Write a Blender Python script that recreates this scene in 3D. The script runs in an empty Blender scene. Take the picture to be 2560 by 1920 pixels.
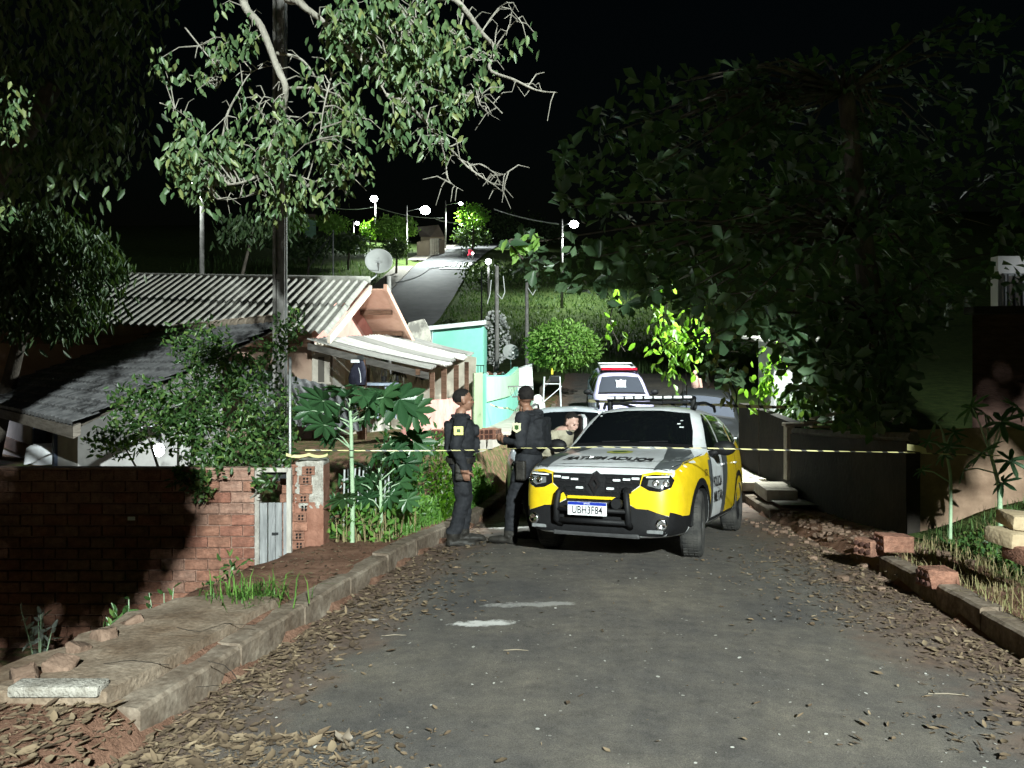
import bpy, bmesh, math, random
import numpy as np
from mathutils import Vector, Matrix, geometry
from mathutils.bvhtree import BVHTree
from math import radians, sin, cos, pi, sqrt
random.seed(7); RNG = np.random.default_rng(7)
sc = bpy.context.scene; C = sc.collection

# ---------------------------------------------------------------- camera
CAMZ, F, HV = 1.5, 1900.0, 905.0            # eye height (m), focal length and horizon row in photo pixels
cd = bpy.data.cameras.new('camera'); cam = bpy.data.objects.new('camera', cd); C.objects.link(cam)
cam.location = (0, 0, CAMZ); cam.rotation_euler = (radians(90), 0, 0)
cd.sensor_width = 36; cd.lens = 36*F/2560; cd.shift_y = -(960-HV)/2560
cd.clip_start = .05; cd.clip_end = 2000; sc.camera = cam
def PX(u, v, Y): return Vector(((u-1280)/F*Y, Y, CAMZ-(v-HV)/F*Y))
def DX(u, v, Y): return PX(u*1.15732, v*1.15732, Y)

# ---------------------------------------------------------------- night sky, faint moon
w = bpy.data.worlds.new('World'); sc.world = w; w.use_nodes = True
nt = w.node_tree; nt.nodes.clear()
sky = nt.nodes.new('ShaderNodeTexSky'); sky.sky_type = 'NISHITA'; sky.sun_disc = False
sky.sun_elevation = radians(12); sky.sun_rotation = radians(200); sky.air_density = 2.5; sky.ozone_density = 6
bgn = nt.nodes.new('ShaderNodeBackground'); bgn.inputs['Strength'].default_value = .0006
out = nt.nodes.new('ShaderNodeOutputWorld')
nt.links.new(sky.outputs[0], bgn.inputs[0]); nt.links.new(bgn.outputs[0], out.inputs[0])
sd = bpy.data.lights.new('moon', 'SUN'); sd.energy = .012; sd.angle = radians(.5); sd.color = (.8, .88, 1)
so = bpy.data.objects.new('moon', sd); C.objects.link(so); so.rotation_euler = (radians(40), 0, radians(-30))
vs = sc.view_settings; vs.view_transform = 'Standard'; vs.look = 'None'; vs.exposure = 0; vs.gamma = 1
sc.cycles.use_denoising = True
try: sc.cycles.denoiser = 'OPENIMAGEDENOISE'
except Exception: pass
sc.cycles.max_bounces = 6; sc.cycles.diffuse_bounces = 2; sc.cycles.glossy_bounces = 3
sc.cycles.transparent_max_bounces = 8; sc.cycles.sample_clamp_indirect = 3.0
sc.cycles.caustics_reflective = False; sc.cycles.caustics_refractive = False
LAMPS = dict(near=(3.0, -10.0, 8.0), mid=(5.6, 17.2, 7.0))
PW = dict(near=40000, mid=12500, far=16500, house=16)

# ---------------------------------------------------------------- mesh helpers
class MB:
    def __init__(s): s.v = []; s.f = []; s.m = []
    def add(s, vs, fs, mi=0):
        b = len(s.v); s.v += [tuple(p) for p in vs]
        for f in fs: s.f.append([b+i for i in f]); s.m.append(mi)
        return s
    def box(s, c, sz, rz=0, mi=0, M=None, jit=0):
        x, y, z = (k/2 for k in sz)
        p = [Vector((a*x, b*y, d*z)) for d in (-1, 1) for b in (-1, 1) for a in (-1, 1)]
        if jit: p = [q+Vector((random.uniform(-jit, jit), random.uniform(-jit, jit), random.uniform(-jit, jit))) for q in p]
        R = M if M is not None else Matrix.Rotation(rz, 3, 'Z')
        p = [R @ q + Vector(c) for q in p]
        return s.add(p, [(0, 2, 3, 1), (4, 5, 7, 6), (0, 1, 5, 4), (2, 6, 7, 3), (0, 4, 6, 2), (1, 3, 7, 5)], mi)
    def bbox(s, c, sz, bev=.01, rz=0, mi=0, M=None):
        bm = bmesh.new(); bmesh.ops.create_cube(bm, size=1)
        for v in bm.verts: v.co = Vector((v.co.x*sz[0], v.co.y*sz[1], v.co.z*sz[2]))
        bmesh.ops.bevel(bm, geom=bm.edges[:], offset=bev, segments=2, profile=.6, affect='EDGES')
        R = M if M is not None else Matrix.Rotation(rz, 3, 'Z')
        bm.verts.index_update(); b = len(s.v)
        s.v += [tuple(R @ v.co + Vector(c)) for v in bm.verts]
        for f in bm.faces: s.f.append([b+v.index for v in f.verts]); s.m.append(mi)
        bm.free(); return s
    def tube(s, pts, rs, n=8, mi=0, cap=True):
        pts = [Vector(p) for p in pts]
        if not hasattr(rs, '__len__'): rs = [rs]*len(pts)
        b = len(s.v); up = None
        for i, p in enumerate(pts):
            t = (pts[min(i+1, len(pts)-1)]-pts[max(i-1, 0)])
            t = t.normalized() if t.length > 1e-9 else Vector((0, 0, 1))
            if up is None: up = Vector((0, 0, 1)) if abs(t.z) < .9 else Vector((1, 0, 0))
            a = t.cross(up).normalized(); up = a.cross(t).normalized()
            for k in range(n):
                q = 2*pi*k/n; s.v.append(tuple(p+(a*cos(q)+up*sin(q))*rs[i]))
        for i in range(len(pts)-1):
            for k in range(n):
                s.f.append([b+i*n+k, b+i*n+(k+1) % n, b+(i+1)*n+(k+1) % n, b+(i+1)*n+k]); s.m.append(mi)
        if cap:
            s.f.append([b+k for k in range(n)][::-1]); s.m.append(mi)
            e = b+(len(pts)-1)*n; s.f.append([e+k for k in range(n)]); s.m.append(mi)
        return s
    def cyl(s, c, ax, r, h, n=20, mi=0, r2=None):
        c = Vector(c); a = Vector(ax).normalized()*h/2
        return s.tube([c-a, c+a], [r, r if r2 is None else r2], n, mi)
    def lathe(s, prof, c, ax, n=32, mi=0, close=False):
        # prof: list of (radius, offset along axis)
        a = Vector(ax).normalized(); u = a.orthogonal().normalized(); w_ = a.cross(u); b = len(s.v); c = Vector(c)
        for r, o in prof:
            for k in range(n):
                q = 2*pi*k/n; s.v.append(tuple(c+a*o+(u*cos(q)+w_*sin(q))*r))
        m = len(prof)
        for i in range(m if close else m-1):
            j = (i+1) % m
            for k in range(n): s.f.append([b+i*n+k, b+i*n+(k+1) % n, b+j*n+(k+1) % n, b+j*n+k]); s.m.append(mi)
        return s
    def ell(s, c, r, n=16, m=10, mi=0, R=None):
        b = len(s.v); c = Vector(c); R = R or Matrix.Identity(3)
        for i in range(m+1):
            t = pi*i/m
            for k in range(n):
                q = 2*pi*k/n
                s.v.append(tuple(c+R @ Vector((r[0]*sin(t)*cos(q), r[1]*sin(t)*sin(q), r[2]*cos(t)))))
        for i in range(m):
            for k in range(n): s.f.append([b+i*n+k, b+i*n+(k+1) % n, b+(i+1)*n+(k+1) % n, b+(i+1)*n+k]); s.m.append(mi)
        return s
    def prism(s, poly, h0, h1, fn, mi=0):
        # poly 2d, fn(a,b,h) -> 3d
        n = len(poly); b = len(s.v)
        for h in (h0, h1): s.v += [tuple(fn(p[0], p[1], h)) for p in poly]
        s.f.append([b+i for i in range(n)][::-1]); s.m.append(mi)
        s.f.append([b+n+i for i in range(n)]); s.m.append(mi)
        for i in range(n): s.f.append([b+i, b+(i+1) % n, b+n+(i+1) % n, b+n+i]); s.m.append(mi)
        return s
    def grid(s, fn, nu, nv, mi=0):
        b = len(s.v)
        for i in range(nu+1):
            for j in range(nv+1): s.v.append(tuple(fn(i/nu, j/nv)))
        for i in range(nu):
            for j in range(nv):
                a = b+i*(nv+1)+j; s.f.append([a, a+nv+1, a+nv+2, a+1]); s.m.append(mi)
        return s
    def mesh(s, name='m', smooth=False, weld=False):
        me = bpy.data.meshes.new(name); me.from_pydata(s.v, [], s.f)
        if any(s.m): me.polygons.foreach_set('material_index', s.m)
        bm = bmesh.new(); bm.from_mesh(me)
        if weld: bmesh.ops.remove_doubles(bm, verts=bm.verts, dist=1e-5)
        bmesh.ops.recalc_face_normals(bm, faces=bm.faces); bm.to_mesh(me); bm.free()
        if smooth: me.polygons.foreach_set('use_smooth', [True]*len(me.polygons))
        me.update(); return me

def sharp(o, ang=40):
    me = o.data; me.polygons.foreach_set('use_smooth', [True]*len(me.polygons))
    bm = bmesh.new(); bm.from_mesh(me)
    for e in bm.edges:
        if len(e.link_faces) == 2 and e.calc_face_angle(0) > radians(ang): e.smooth = False
    bm.to_mesh(me); bm.free(); return o

def obj(name, mb, mat, parent=None, smooth=False, sh=None, weld=False):
    me = mb.mesh(name, smooth, weld) if isinstance(mb, MB) else mb
    o = bpy.data.objects.new(name, me); C.objects.link(o)
    for m in (mat if isinstance(mat, (list, tuple)) else [mat]): me.materials.append(m)
    if parent is not None: o.parent = parent
    if sh: sharp(o, sh)
    return o
def tag(o, label=None, cat=None, group=None, kind=None):
    if label: o['label'] = label
    if cat: o['category'] = cat
    if group: o['group'] = group
    if kind: o['kind'] = kind
    return o
def thing(name, label, cat, loc=(0, 0, 0), rz=0, group=None, kind=None):
    o = bpy.data.objects.new(name, None); C.objects.link(o); o.empty_display_size = .2
    o.location = loc; o.rotation_euler = (0, 0, rz)
    return tag(o, label, cat, group, kind)
def inst(name, me, parent, loc=(0, 0, 0), rot=(0, 0, 0), scl=(1, 1, 1)):
    o = bpy.data.objects.new(name, me); C.objects.link(o); o.parent = parent
    o.location = loc; o.rotation_euler = rot; o.scale = scl; return o
def copy_tree(o, parent=None):
    c = o.copy(); C.objects.link(c); c.parent = parent
    for ch in list(o.children): copy_tree(ch, c)
    return c
def np_mesh(name, V, T, rnd=None, smooth=True):
    """V (n,3), T (m,3|4) arrays -> mesh; rnd = per-vertex float attribute."""
    me = bpy.data.meshes.new(name); V = np.asarray(V, np.float32); T = np.asarray(T, np.int32); k = T.shape[1]
    me.vertices.add(len(V)); me.vertices.foreach_set('co', V.ravel())
    me.loops.add(T.size); me.loops.foreach_set('vertex_index', T.ravel())
    me.polygons.add(len(T)); me.polygons.foreach_set('loop_start', np.arange(0, T.size, k, dtype=np.int32))
    me.polygons.foreach_set('loop_total', np.full(len(T), k, np.int32))
    me.update(calc_edges=True)
    if smooth: me.polygons.foreach_set('use_smooth', np.ones(len(T), bool))
    if rnd is not None:
        a = me.attributes.new('rnd', 'FLOAT', 'POINT'); a.data.foreach_set('value', np.asarray(rnd, np.float32))
    me.validate(); return me

# ---------------------------------------------------------------- leaves (numpy batch)
SHAPES = dict(
    ovate=[(.3, .42), (.68, .34)], obovate=[(.38, .30), (.74, .50)], lance=[(.3, .5), (.7, .36)], round=[(.28, .46), (.72, .46)])
def nrm(a): return a/np.maximum(np.linalg.norm(a, axis=1, keepdims=True), 1e-9)
def leaf_batch(P, D, N, Ln, Wd, shape='ovate', fold=.12, droop=.1):
    P = np.asarray(P, float); D = nrm(np.asarray(D, float)); N = np.asarray(N, float)
    S = nrm(np.cross(D, N)); N = np.cross(S, D); n = len(P)
    Ln = np.broadcast_to(np.asarray(Ln, float), (n,))[:, None]; Wd = np.broadcast_to(np.asarray(Wd, float), (n,))[:, None]
    (a, wa), (b, wb) = SHAPES[shape]
    c = P+D*Ln*.52-N*Ln*fold*.6; t = P+D*Ln-N*Ln*droop
    def sd(k, wk, s): return P+D*Ln*k+S*Wd*wk*s+N*Ln*(fold*.35)
    V = np.stack([P, c, t, sd(a, wa, 1), sd(b, wb, 1), sd(a, wa, -1), sd(b, wb, -1)], 1)
    T = np.array([(0, 3, 1), (3, 4, 1), (4, 2, 1), (2, 6, 1), (6, 5, 1), (5, 0, 1)])
    return V.reshape(-1, 3), (np.arange(n)[:, None, None]*7+T).reshape(-1, 3)
def leaves_mesh(name, P, D, N, Ln, Wd, shape='ovate', fold=.12, droop=.1, rnd=None):
    V, T = leaf_batch(P, D, N, Ln, Wd, shape, fold, droop)
    r = RNG.random(len(P)) if rnd is None else rnd
    return np_mesh(name, V, T, np.repeat(r, 7), smooth=False)
def rdir(n, bias=(0, 0, 0), k=1.0):
    d = RNG.normal(size=(n, 3)); d = nrm(d)*k+np.array(bias); return nrm(d)
def blades(P, h, wd, lean=.5, seg=2):
    """grass blades: P (n,3) roots -> V,T"""
    n = len(P); h = np.broadcast_to(h, (n,))[:, None]; wd = np.broadcast_to(wd, (n,))[:, None]
    a = RNG.random(n)*2*pi; d = np.stack([np.cos(a), np.sin(a), 0*a], 1); s = np.stack([-np.sin(a), np.cos(a), 0*a], 1)
    L_ = (RNG.random(n)**1.2*lean)[:, None]; up = np.array([[0, 0, 1.]])
    p0 = P-s*wd/2; p1 = P+s*wd/2
    m = P+up*h*.55+d*h*L_*.35; m0 = m-s*wd*.42; m1 = m+s*wd*.42
    t = P+up*h*(1-.45*L_)+d*h*L_*1.1
    V = np.stack([p0, p1, m0, m1, t], 1).reshape(-1, 3)
    T = (np.arange(n)[:, None, None]*5+np.array([(0, 1, 3), (0, 3, 2), (2, 3, 4)])).reshape(-1, 3)
    return V, T

# ---------------------------------------------------------------- materials
MATS = {}
def mat(name, col, rough=.85, col2=None, scale=6, var=.18, bump=.25, bscale=None, metal=0, spec=.25, coat=0, detail=6, stretch=None, contrast=(.35, .65), emit=0):
    if name in MATS: return MATS[name]
    m = bpy.data.materials.new(name); m.use_nodes = True; t = m.node_tree; b = t.nodes['Principled BSDF']; MATS[name] = m
    b.inputs['Roughness'].default_value = rough; b.inputs['Metallic'].default_value = metal
    b.inputs['Specular IOR Level'].default_value = spec; b.inputs['Coat Weight'].default_value = coat
    tc = t.nodes.new('ShaderNodeTexCoord'); co = tc.outputs['Object']
    if stretch:
        mp = t.nodes.new('ShaderNodeMapping'); mp.inputs['Scale'].default_value = stretch
        t.links.new(co, mp.inputs[0]); co = mp.outputs[0]
    n = t.nodes.new('ShaderNodeTexNoise'); n.inputs['Scale'].default_value = scale; n.inputs['Detail'].default_value = detail
    n.inputs['Roughness'].default_value = .65
    t.links.new(co, n.inputs['Vector'])
    r = t.nodes.new('ShaderNodeValToRGB'); e = r.color_ramp.elements
    c2 = col2 or tuple(min(1, k*(1+var)) for k in col); c1 = col if col2 else tuple(k*(1-var) for k in col)
    e[0].position, e[1].position = contrast; e[0].color = (*c1, 1); e[1].color = (*c2, 1)
    t.links.new(n.outputs[0], r.inputs[0]); t.links.new(r.outputs[0], b.inputs['Base Color'])
    if bump:
        n2 = t.nodes.new('ShaderNodeTexNoise'); n2.inputs['Scale'].default_value = bscale or scale*5; n2.inputs['Detail'].default_value = 5
        t.links.new(co, n2.inputs['Vector'])
        bp = t.nodes.new('ShaderNodeBump'); bp.inputs['Strength'].default_value = bump; bp.inputs['Distance'].default_value = .02
        t.links.new(n2.outputs[0], bp.inputs['Height']); t.links.new(bp.outputs[0], b.inputs['Normal'])
    return m
def weather(m, scale=2.0, lo=(.7, .66, .64), hi=(1.2, 1.2, 1.2), a=.35, z=.65, pos=True, sc2=None):
    """multiply the base colour by a large soft stain pattern fixed in the place"""
    t = m.node_tree; b = t.nodes['Principled BSDF']; src = b.inputs['Base Color'].links[0].from_socket
    g = t.nodes.new('ShaderNodeNewGeometry') if pos else t.nodes.new('ShaderNodeTexCoord'); co = g.outputs['Position'] if pos else g.outputs['Object']
    n = t.nodes.new('ShaderNodeTexNoise'); n.inputs['Scale'].default_value = scale; n.inputs['Detail'].default_value = 10; n.inputs['Roughness'].default_value = .7; t.links.new(co, n.inputs[0])
    r = t.nodes.new('ShaderNodeValToRGB'); e = r.color_ramp.elements; e[0].position, e[1].position = a, z; e[0].color = (*lo, 1); e[1].color = (*hi, 1); t.links.new(n.outputs[0], r.inputs[0])
    x = t.nodes.new('ShaderNodeMix'); x.data_type = 'RGBA'; x.blend_type = 'MULTIPLY'; x.inputs[0].default_value = 1; x.clamp_result = False
    t.links.new(src, x.inputs[6]); t.links.new(r.outputs[0], x.inputs[7]); t.links.new(x.outputs[2], b.inputs['Base Color']); return m
def leafmat(name, cols, rough=.45, trans=.3, tint=None):
    if name in MATS: return MATS[name]
    m = bpy.data.materials.new(name); m.use_nodes = True; t = m.node_tree; b = t.nodes['Principled BSDF']; MATS[name] = m
    at = t.nodes.new('ShaderNodeAttribute'); at.attribute_name = 'rnd'
    r = t.nodes.new('ShaderNodeValToRGB'); e = r.color_ramp.elements
    while len(e) < len(cols): e.new(.5)
    for i, c in enumerate(cols): e[i].position = i/(len(cols)-1); e[i].color = (*c, 1)
    t.links.new(at.outputs['Fac'], r.inputs[0]); t.links.new(r.outputs[0], b.inputs['Base Color'])
    b.inputs['Roughness'].default_value = rough; b.inputs['Specular IOR Level'].default_value = .35
    if trans:
        tr = t.nodes.new('ShaderNodeBsdfTranslucent'); mx = t.nodes.new('ShaderNodeMixShader'); mx.inputs[0].default_value = trans
        mul = t.nodes.new('ShaderNodeMix'); mul.data_type = 'RGBA'; mul.blend_type = 'MULTIPLY'; mul.inputs[0].default_value = 1
        mul.inputs[7].default_value = (*(tint or (1.6, 1.8, .6)), 1)
        t.links.new(r.outputs[0], mul.inputs[6]); t.links.new(mul.outputs[2], tr.inputs[0])
        t.links.new(b.outputs[0], mx.inputs[1]); t.links.new(tr.outputs[0], mx.inputs[2])
        t.links.new(mx.outputs[0], t.nodes['Material Output'].inputs[0])
    return m
def flat(name, col, rough=.5, metal=0, spec=.4, coat=0, emit=None, es=1):
    if name in MATS: return MATS[name]
    m = bpy.data.materials.new(name); m.use_nodes = True; b = m.node_tree.nodes['Principled BSDF']; MATS[name] = m
    b.inputs['Base Color'].default_value = (*col, 1); b.inputs['Roughness'].default_value = rough; b.inputs['Metallic'].default_value = metal
    b.inputs['Specular IOR Level'].default_value = spec; b.inputs['Coat Weight'].default_value = coat; b.inputs['Coat Roughness'].default_value = .06
    if emit: b.inputs['Emission Color'].default_value = (*emit, 1); b.inputs['Emission Strength'].default_value = es
    return m
# ================================================================ terrain
def interp(y, tab):
    xs = [a for a, _ in tab]; zs = [b for _, b in tab]
    return float(np.interp(y, xs, zs))
ZT = [(-40, 1.6), (-12, .62), (0, 0), (7, -.385), (8, -.465), (10, -.69), (12, -.87), (15, -1.0), (18, -1.0), (20, -.92), (22, -.72), (24, -.44), (26, -.15), (30, .34), (36, .82),
      (42, 1.2), (50, 2.0), (60, 3.4), (70, 5.4), (80, 8.3), (90, 11.5), (98, 13.9), (115, 17.9), (135, 22.2), (160, 26.6), (200, 32), (300, 42)]
_yy = np.linspace(-40, 300, 3401); _zz = np.interp(_yy, [a for a, _ in ZT], [b for _, b in ZT])
_k = np.exp(-.5*(np.arange(-20, 21)/6)**2); _k /= _k.sum(); _zs = np.convolve(np.pad(_zz, 20, mode='edge'), _k, 'valid')
def zr(y): return float(np.interp(y, _yy, _zs))
def Lk(y): return -1.72+.158*(y-3.55) if y < 20 else .879+.10*(y-20)
def Rk(y): return 3.14+.115*(y-4.66) if y < 22 else 5.13+.35*(y-22)
def xw(y): return -.74+.153*(y-20)          # front wall line of the houses on the left
def ss(a, b, x):
    t = min(1, max(0, (x-a)/(b-a))); return t*t*(3-2*t)
def zroad(x, y):
    w_ = Rk(y)-Lk(y); q = (x-Lk(y))/w_ if w_ else 0
    return zr(y)-.07*max(0, abs(q-.5)*2)**2*(1-ss(24, 30, y))
PAD = [(11.2, .1), (13, .12), (16, -.08), (20, -.28), (24, -.3), (26, -.17)]
_rs = np.random.RandomState(3); _nz = _rs.rand(64, 64)
def vnoise(x, y):
    xi, yi = math.floor(x), math.floor(y); fx, fy = x-xi, y-yi; fx = fx*fx*(3-2*fx); fy = fy*fy*(3-2*fy)
    g = lambda i, j: _nz[i % 64, j % 64]
    return (g(xi, yi)*(1-fx)+g(xi+1, yi)*fx)*(1-fy)+(g(xi, yi+1)*(1-fx)+g(xi+1, yi+1)*fx)*fy-.5
def G(x, y):
    """bare ground height"""
    z = zr(y); d = Lk(y)-x; d2 = x-Rk(y)
    if d > 0 and y < 45:
        near = z+.10*ss(0, .12, d)+.03*vnoise(x*3, y*3)
        if y > 3.2: near = near-ss(.98, 1.5, d)*ss(3.3, 4.2, y)*(.95+.1*vnoise(x, y))
        bank = max(interp(y, PAD), z+.1); far = z+.06+(bank-z-.06)*ss(.25, .8, d)
        far = far-ss(xw(13)-1.2-1.0, xw(13)-1.2-2.4, x)*.35
        k = ss(10.2, 11.6, y); z2 = near*(1-k)+far*k
        kk = ss(27, 34, y); z = z2*(1-kk)+(z+.08)*kk
    elif d2 > 0 and y < 60:
        r = z+.06*ss(0, .15, d2)+.02*vnoise(x*3, y*3)
        if y < 8.7: r += .42*ss(.7, 2.4, d2)*ss(3.5, 6.5, y)
        r += .3*ss(1.0, 4, d2)*ss(12, 16, y)
        z = r
    elif y < 45:
        z = zroad(x, y)-.06
    if y > 45:
        z += .5*vnoise(x*.12, y*.12)
        z += ss(8, 60, x)*6*ss(45, 90, y)
        c = xfar(y)
        if abs(x-c) < 5.5: z = zr(y)-.12
        z += ss(10, 60, c-x)*3.5*ss(60, 110, y)
    return z
FR = [(45, -11.5), (60, -11), (70, -10.3), (90, -9.2), (98, -8.9), (115, -7.6), (135, -6.0), (160, -.8), (200, 9), (300, 30)]
def xfar(y): return interp(y, FR)

def axis(segs):
    o = []
    for a, b, st in segs: o += list(np.arange(a, b, st))
    return o+[segs[-1][1]]
XS = axis([(-160, -40, 8), (-40, -14, 2), (-14, -7, .5), (-7, 8, .125), (8, 14, .5), (14, 40, 2), (40, 160, 8)])
YS = axis([(-40, -2, 2), (-2, 1, .5), (1, 13, .125), (13, 30, .3), (30, 60, 1.0), (60, 170, 2), (170, 300, 8)])
V = []; gr = []
for y in YS:
    for x in XS: V.append((x, y, G(x, y)))
nx = len(XS); I = np.arange(len(YS)-1)[:, None]*nx+np.arange(nx-1)[None, :]; I = I.ravel()
T = np.stack([I, I+1, I+nx+1, I+nx], 1)
def grassy(x, y):
    g = ss(24, 34, y)
    if x > Rk(y)+.5: g = max(g, .75*ss(.4, 1.0, x-Rk(y)))
    if x < Lk(y) and y > 9.6: g = max(g, .5*ss(9.6, 10.5, y)*(1-ss(.9, 1.4, Lk(y)-x)))
    if x < Lk(y)-1.0 and y > 3.5: g = max(g, .5)
    return g
gr = [grassy(v[0], v[1]) for v in V]
def ground_mat():
    m = bpy.data.materials.new('red_soil_and_grass'); m.use_nodes = True; t = m.node_tree; b = t.nodes['Principled BSDF']
    b.inputs['Roughness'].default_value = .95; b.inputs['Specular IOR Level'].default_value = .1
    tc = t.nodes.new('ShaderNodeTexCoord')
    def noise(s, d=6):
        n = t.nodes.new('ShaderNodeTexNoise'); n.inputs['Scale'].default_value = s; n.inputs['Detail'].default_value = d
        n.inputs['Roughness'].default_value = .7; t.links.new(tc.outputs['Object'], n.inputs[0]); return n
    def ramp(n, c1, c2, a=.35, z=.65):
        r = t.nodes.new('ShaderNodeValToRGB'); e = r.color_ramp.elements; e[0].position = a; e[1].position = z
        e[0].color = (*c1, 1); e[1].color = (*c2, 1); t.links.new(n.outputs[0], r.inputs[0]); return r
    soil = ramp(noise(4), (.115, .06, .04), (.235, .135, .095)); gra = ramp(noise(2.5), (.035, .06, .018), (.085, .12, .035))
    at = t.nodes.new('ShaderNodeAttribute'); at.attribute_name = 'rnd'
    ad = t.nodes.new('ShaderNodeMath'); ad.operation = 'ADD'; t.links.new(at.outputs['Fac'], ad.inputs[0])
    nn = noise(7, 8); mm = t.nodes.new('ShaderNodeMath'); mm.operation = 'MULTIPLY_ADD'; mm.inputs[1].default_value = 1.4; mm.inputs[2].default_value = -.7
    t.links.new(nn.outputs[0], mm.inputs[0]); t.links.new(mm.outputs[0], ad.inputs[1])
    rr = t.nodes.new('ShaderNodeValToRGB'); rr.color_ramp.elements[0].position = .4; rr.color_ramp.elements[1].position = .62
    t.links.new(ad.outputs[0], rr.inputs[0])
    mx = t.nodes.new('ShaderNodeMix'); mx.data_type = 'RGBA'
    t.links.new(rr.outputs[0], mx.inputs[0]); t.links.new(soil.outputs[0], mx.inputs[6]); t.links.new(gra.outputs[0], mx.inputs[7])
    t.links.new(mx.outputs[2], b.inputs['Base Color'])
    bp = t.nodes.new('ShaderNodeBump'); bp.inputs['Strength'].default_value = .7; bp.inputs['Distance'].default_value = .04
    t.links.new(noise(28, 8).outputs[0], bp.inputs['Height']); t.links.new(bp.outputs[0], b.inputs['Normal'])
    return m
tag(obj('ground', np_mesh('ground', V, T, gr), ground_mat()), 'red soil and rough grass falling into the valley and up the far hill', kind='structure')

# ---------------------------------------------------------------- roads
def asphalt(name, dirt=True, spill=True):
    m = bpy.data.materials.new(name); m.use_nodes = True; t = m.node_tree; b = t.nodes['Principled BSDF']
    b.inputs['Roughness'].default_value = .82; b.inputs['Specular IOR Level'].default_value = .25
    tc = t.nodes.new('ShaderNodeTexCoord'); L = t.links
    def noise(s, d=6, off=None):
        n = t.nodes.new('ShaderNodeTexNoise'); n.inputs['Scale'].default_value = s; n.inputs['Detail'].default_value = d; n.inputs['Roughness'].default_value = .7
        L.new(tc.outputs['Object'], n.inputs[0]); return n.outputs[0]
    def ramp(src, c1, c2, a=.35, z=.65):
        r = t.nodes.new('ShaderNodeValToRGB'); e = r.color_ramp.elements; e[0].position = a; e[1].position = z
        e[0].color = (*c1, 1); e[1].color = (*c2, 1); L.new(src, r.inputs[0]); return r.outputs[0]
    def mix(f, a, c):
        x = t.nodes.new('ShaderNodeMix'); x.data_type = 'RGBA'; L.new(f, x.inputs[0]); L.new(a, x.inputs[6])
        if isinstance(c, tuple): x.inputs[7].default_value = (*c, 1)
        else: L.new(c, x.inputs[7])
        return x.outputs[2]
    def math_(op, a, c=None):
        x = t.nodes.new('ShaderNodeMath'); x.operation = op
        for i, q in enumerate((a, c)):
            if q is None: continue
            if isinstance(q, (int, float)): x.inputs[i].default_value = q
            else: L.new(q, x.inputs[i])
        return x.outputs[0]
    W_, B_ = (1, 1, 1), (0, 0, 0)
    fine = ramp(noise(160, 2), (.066, .063, .059), (.165, .157, .146), .3, .72)
    big = ramp(noise(.9, 8), (.66, .66, .70), (1.22, 1.15, 1.05))
    x = t.nodes.new('ShaderNodeMix'); x.data_type = 'RGBA'; x.blend_type = 'MULTIPLY'; x.inputs[0].default_value = 1
    L.new(fine, x.inputs[6]); L.new(big, x.inputs[7]); col = x.outputs[2]
    # smudges, patches and oil spots
    def stretched(sx_, sy_, s_, d_):
        mp = t.nodes.new('ShaderNodeMapping'); mp.inputs['Scale'].default_value = (sx_, sy_, 1); L.new(tc.outputs['Object'], mp.inputs[0])
        n = t.nodes.new('ShaderNodeTexNoise'); n.inputs['Scale'].default_value = s_; n.inputs['Detail'].default_value = d_; n.inputs['Roughness'].default_value = .75; L.new(mp.outputs[0], n.inputs[0]); return n.outputs[0]
    def mul(a, c):
        y_ = t.nodes.new('ShaderNodeMix'); y_.data_type = 'RGBA'; y_.blend_type = 'MULTIPLY'; y_.inputs[0].default_value = 1; L.new(a, y_.inputs[6]); L.new(c, y_.inputs[7]); return y_.outputs[2]
    col = mul(col, ramp(stretched(1, 1, 7, 10), (.72, .72, .73), (1.3, 1.28, 1.24), .33, .70))
    col = mul(col, ramp(stretched(1.6, .8, 3.1, 8), (1, 1, 1), (1.45, 1.42, 1.36), .62, .72))
    col = mul(col, ramp(stretched(1, 1, 4.3, 6), (.6, .6, .62), (1, 1, 1), .29, .34))
    if dirt:
        at = t.nodes.new('ShaderNodeAttribute'); at.attribute_name = 'rnd'
        e = math_('ADD', at.outputs['Fac'], math_('MULTIPLY', math_('SUBTRACT', noise(1.6, 8), .5), 1.5))
        k = ramp(e, B_, W_, .42, .9)
        dcol = ramp(noise(9, 8), (.085, .055, .042), (.19, .13, .098))
        col = mix(k, col, dcol)
        sp = t.nodes.new('ShaderNodeTexVoronoi'); sp.inputs['Scale'].default_value = 11; L.new(tc.outputs['Object'], sp.inputs['Vector'])
        sp.inputs['Randomness'].default_value = 1
        spot = ramp(math_('ADD', sp.outputs['Distance'], math_('MULTIPLY', noise(30, 4), .12)), W_, B_, .135, .165)
        keep = ramp(noise(2.3, 4), B_, W_, .46, .56)
        col = mix(math_('MULTIPLY', math_('MULTIPLY', spot, keep), .6), col, (.40, .38, .35))
    if spill:
        sx = t.nodes.new('ShaderNodeSeparateXYZ'); L.new(tc.outputs['Object'], sx.inputs[0])
        for (cx, cy, rx, ry, st) in ((-.18, 5.25, .30, .09, 1.0), (.12, 5.72, .42, .10, .4), (-1.0, 5.45, .10, .04, .9), (.05, 10.6, .5, .55, .8)):
            dx = math_('DIVIDE', math_('SUBTRACT', sx.outputs[0], cx), rx); dy = math_('DIVIDE', math_('SUBTRACT', sx.outputs[1], cy), ry)
            r2 = math_('ADD', math_('MULTIPLY', dx, dx), math_('MULTIPLY', dy, dy))
            f = ramp(math_('ADD', r2, math_('MULTIPLY', math_('SUBTRACT', noise(11, 10), .5), 3.2)), W_, B_, .25, .75)
            col = mix(math_('MULTIPLY', f, st), col, (.55, .54, .52))
    L.new(col, b.inputs['Base Color'])
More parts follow.
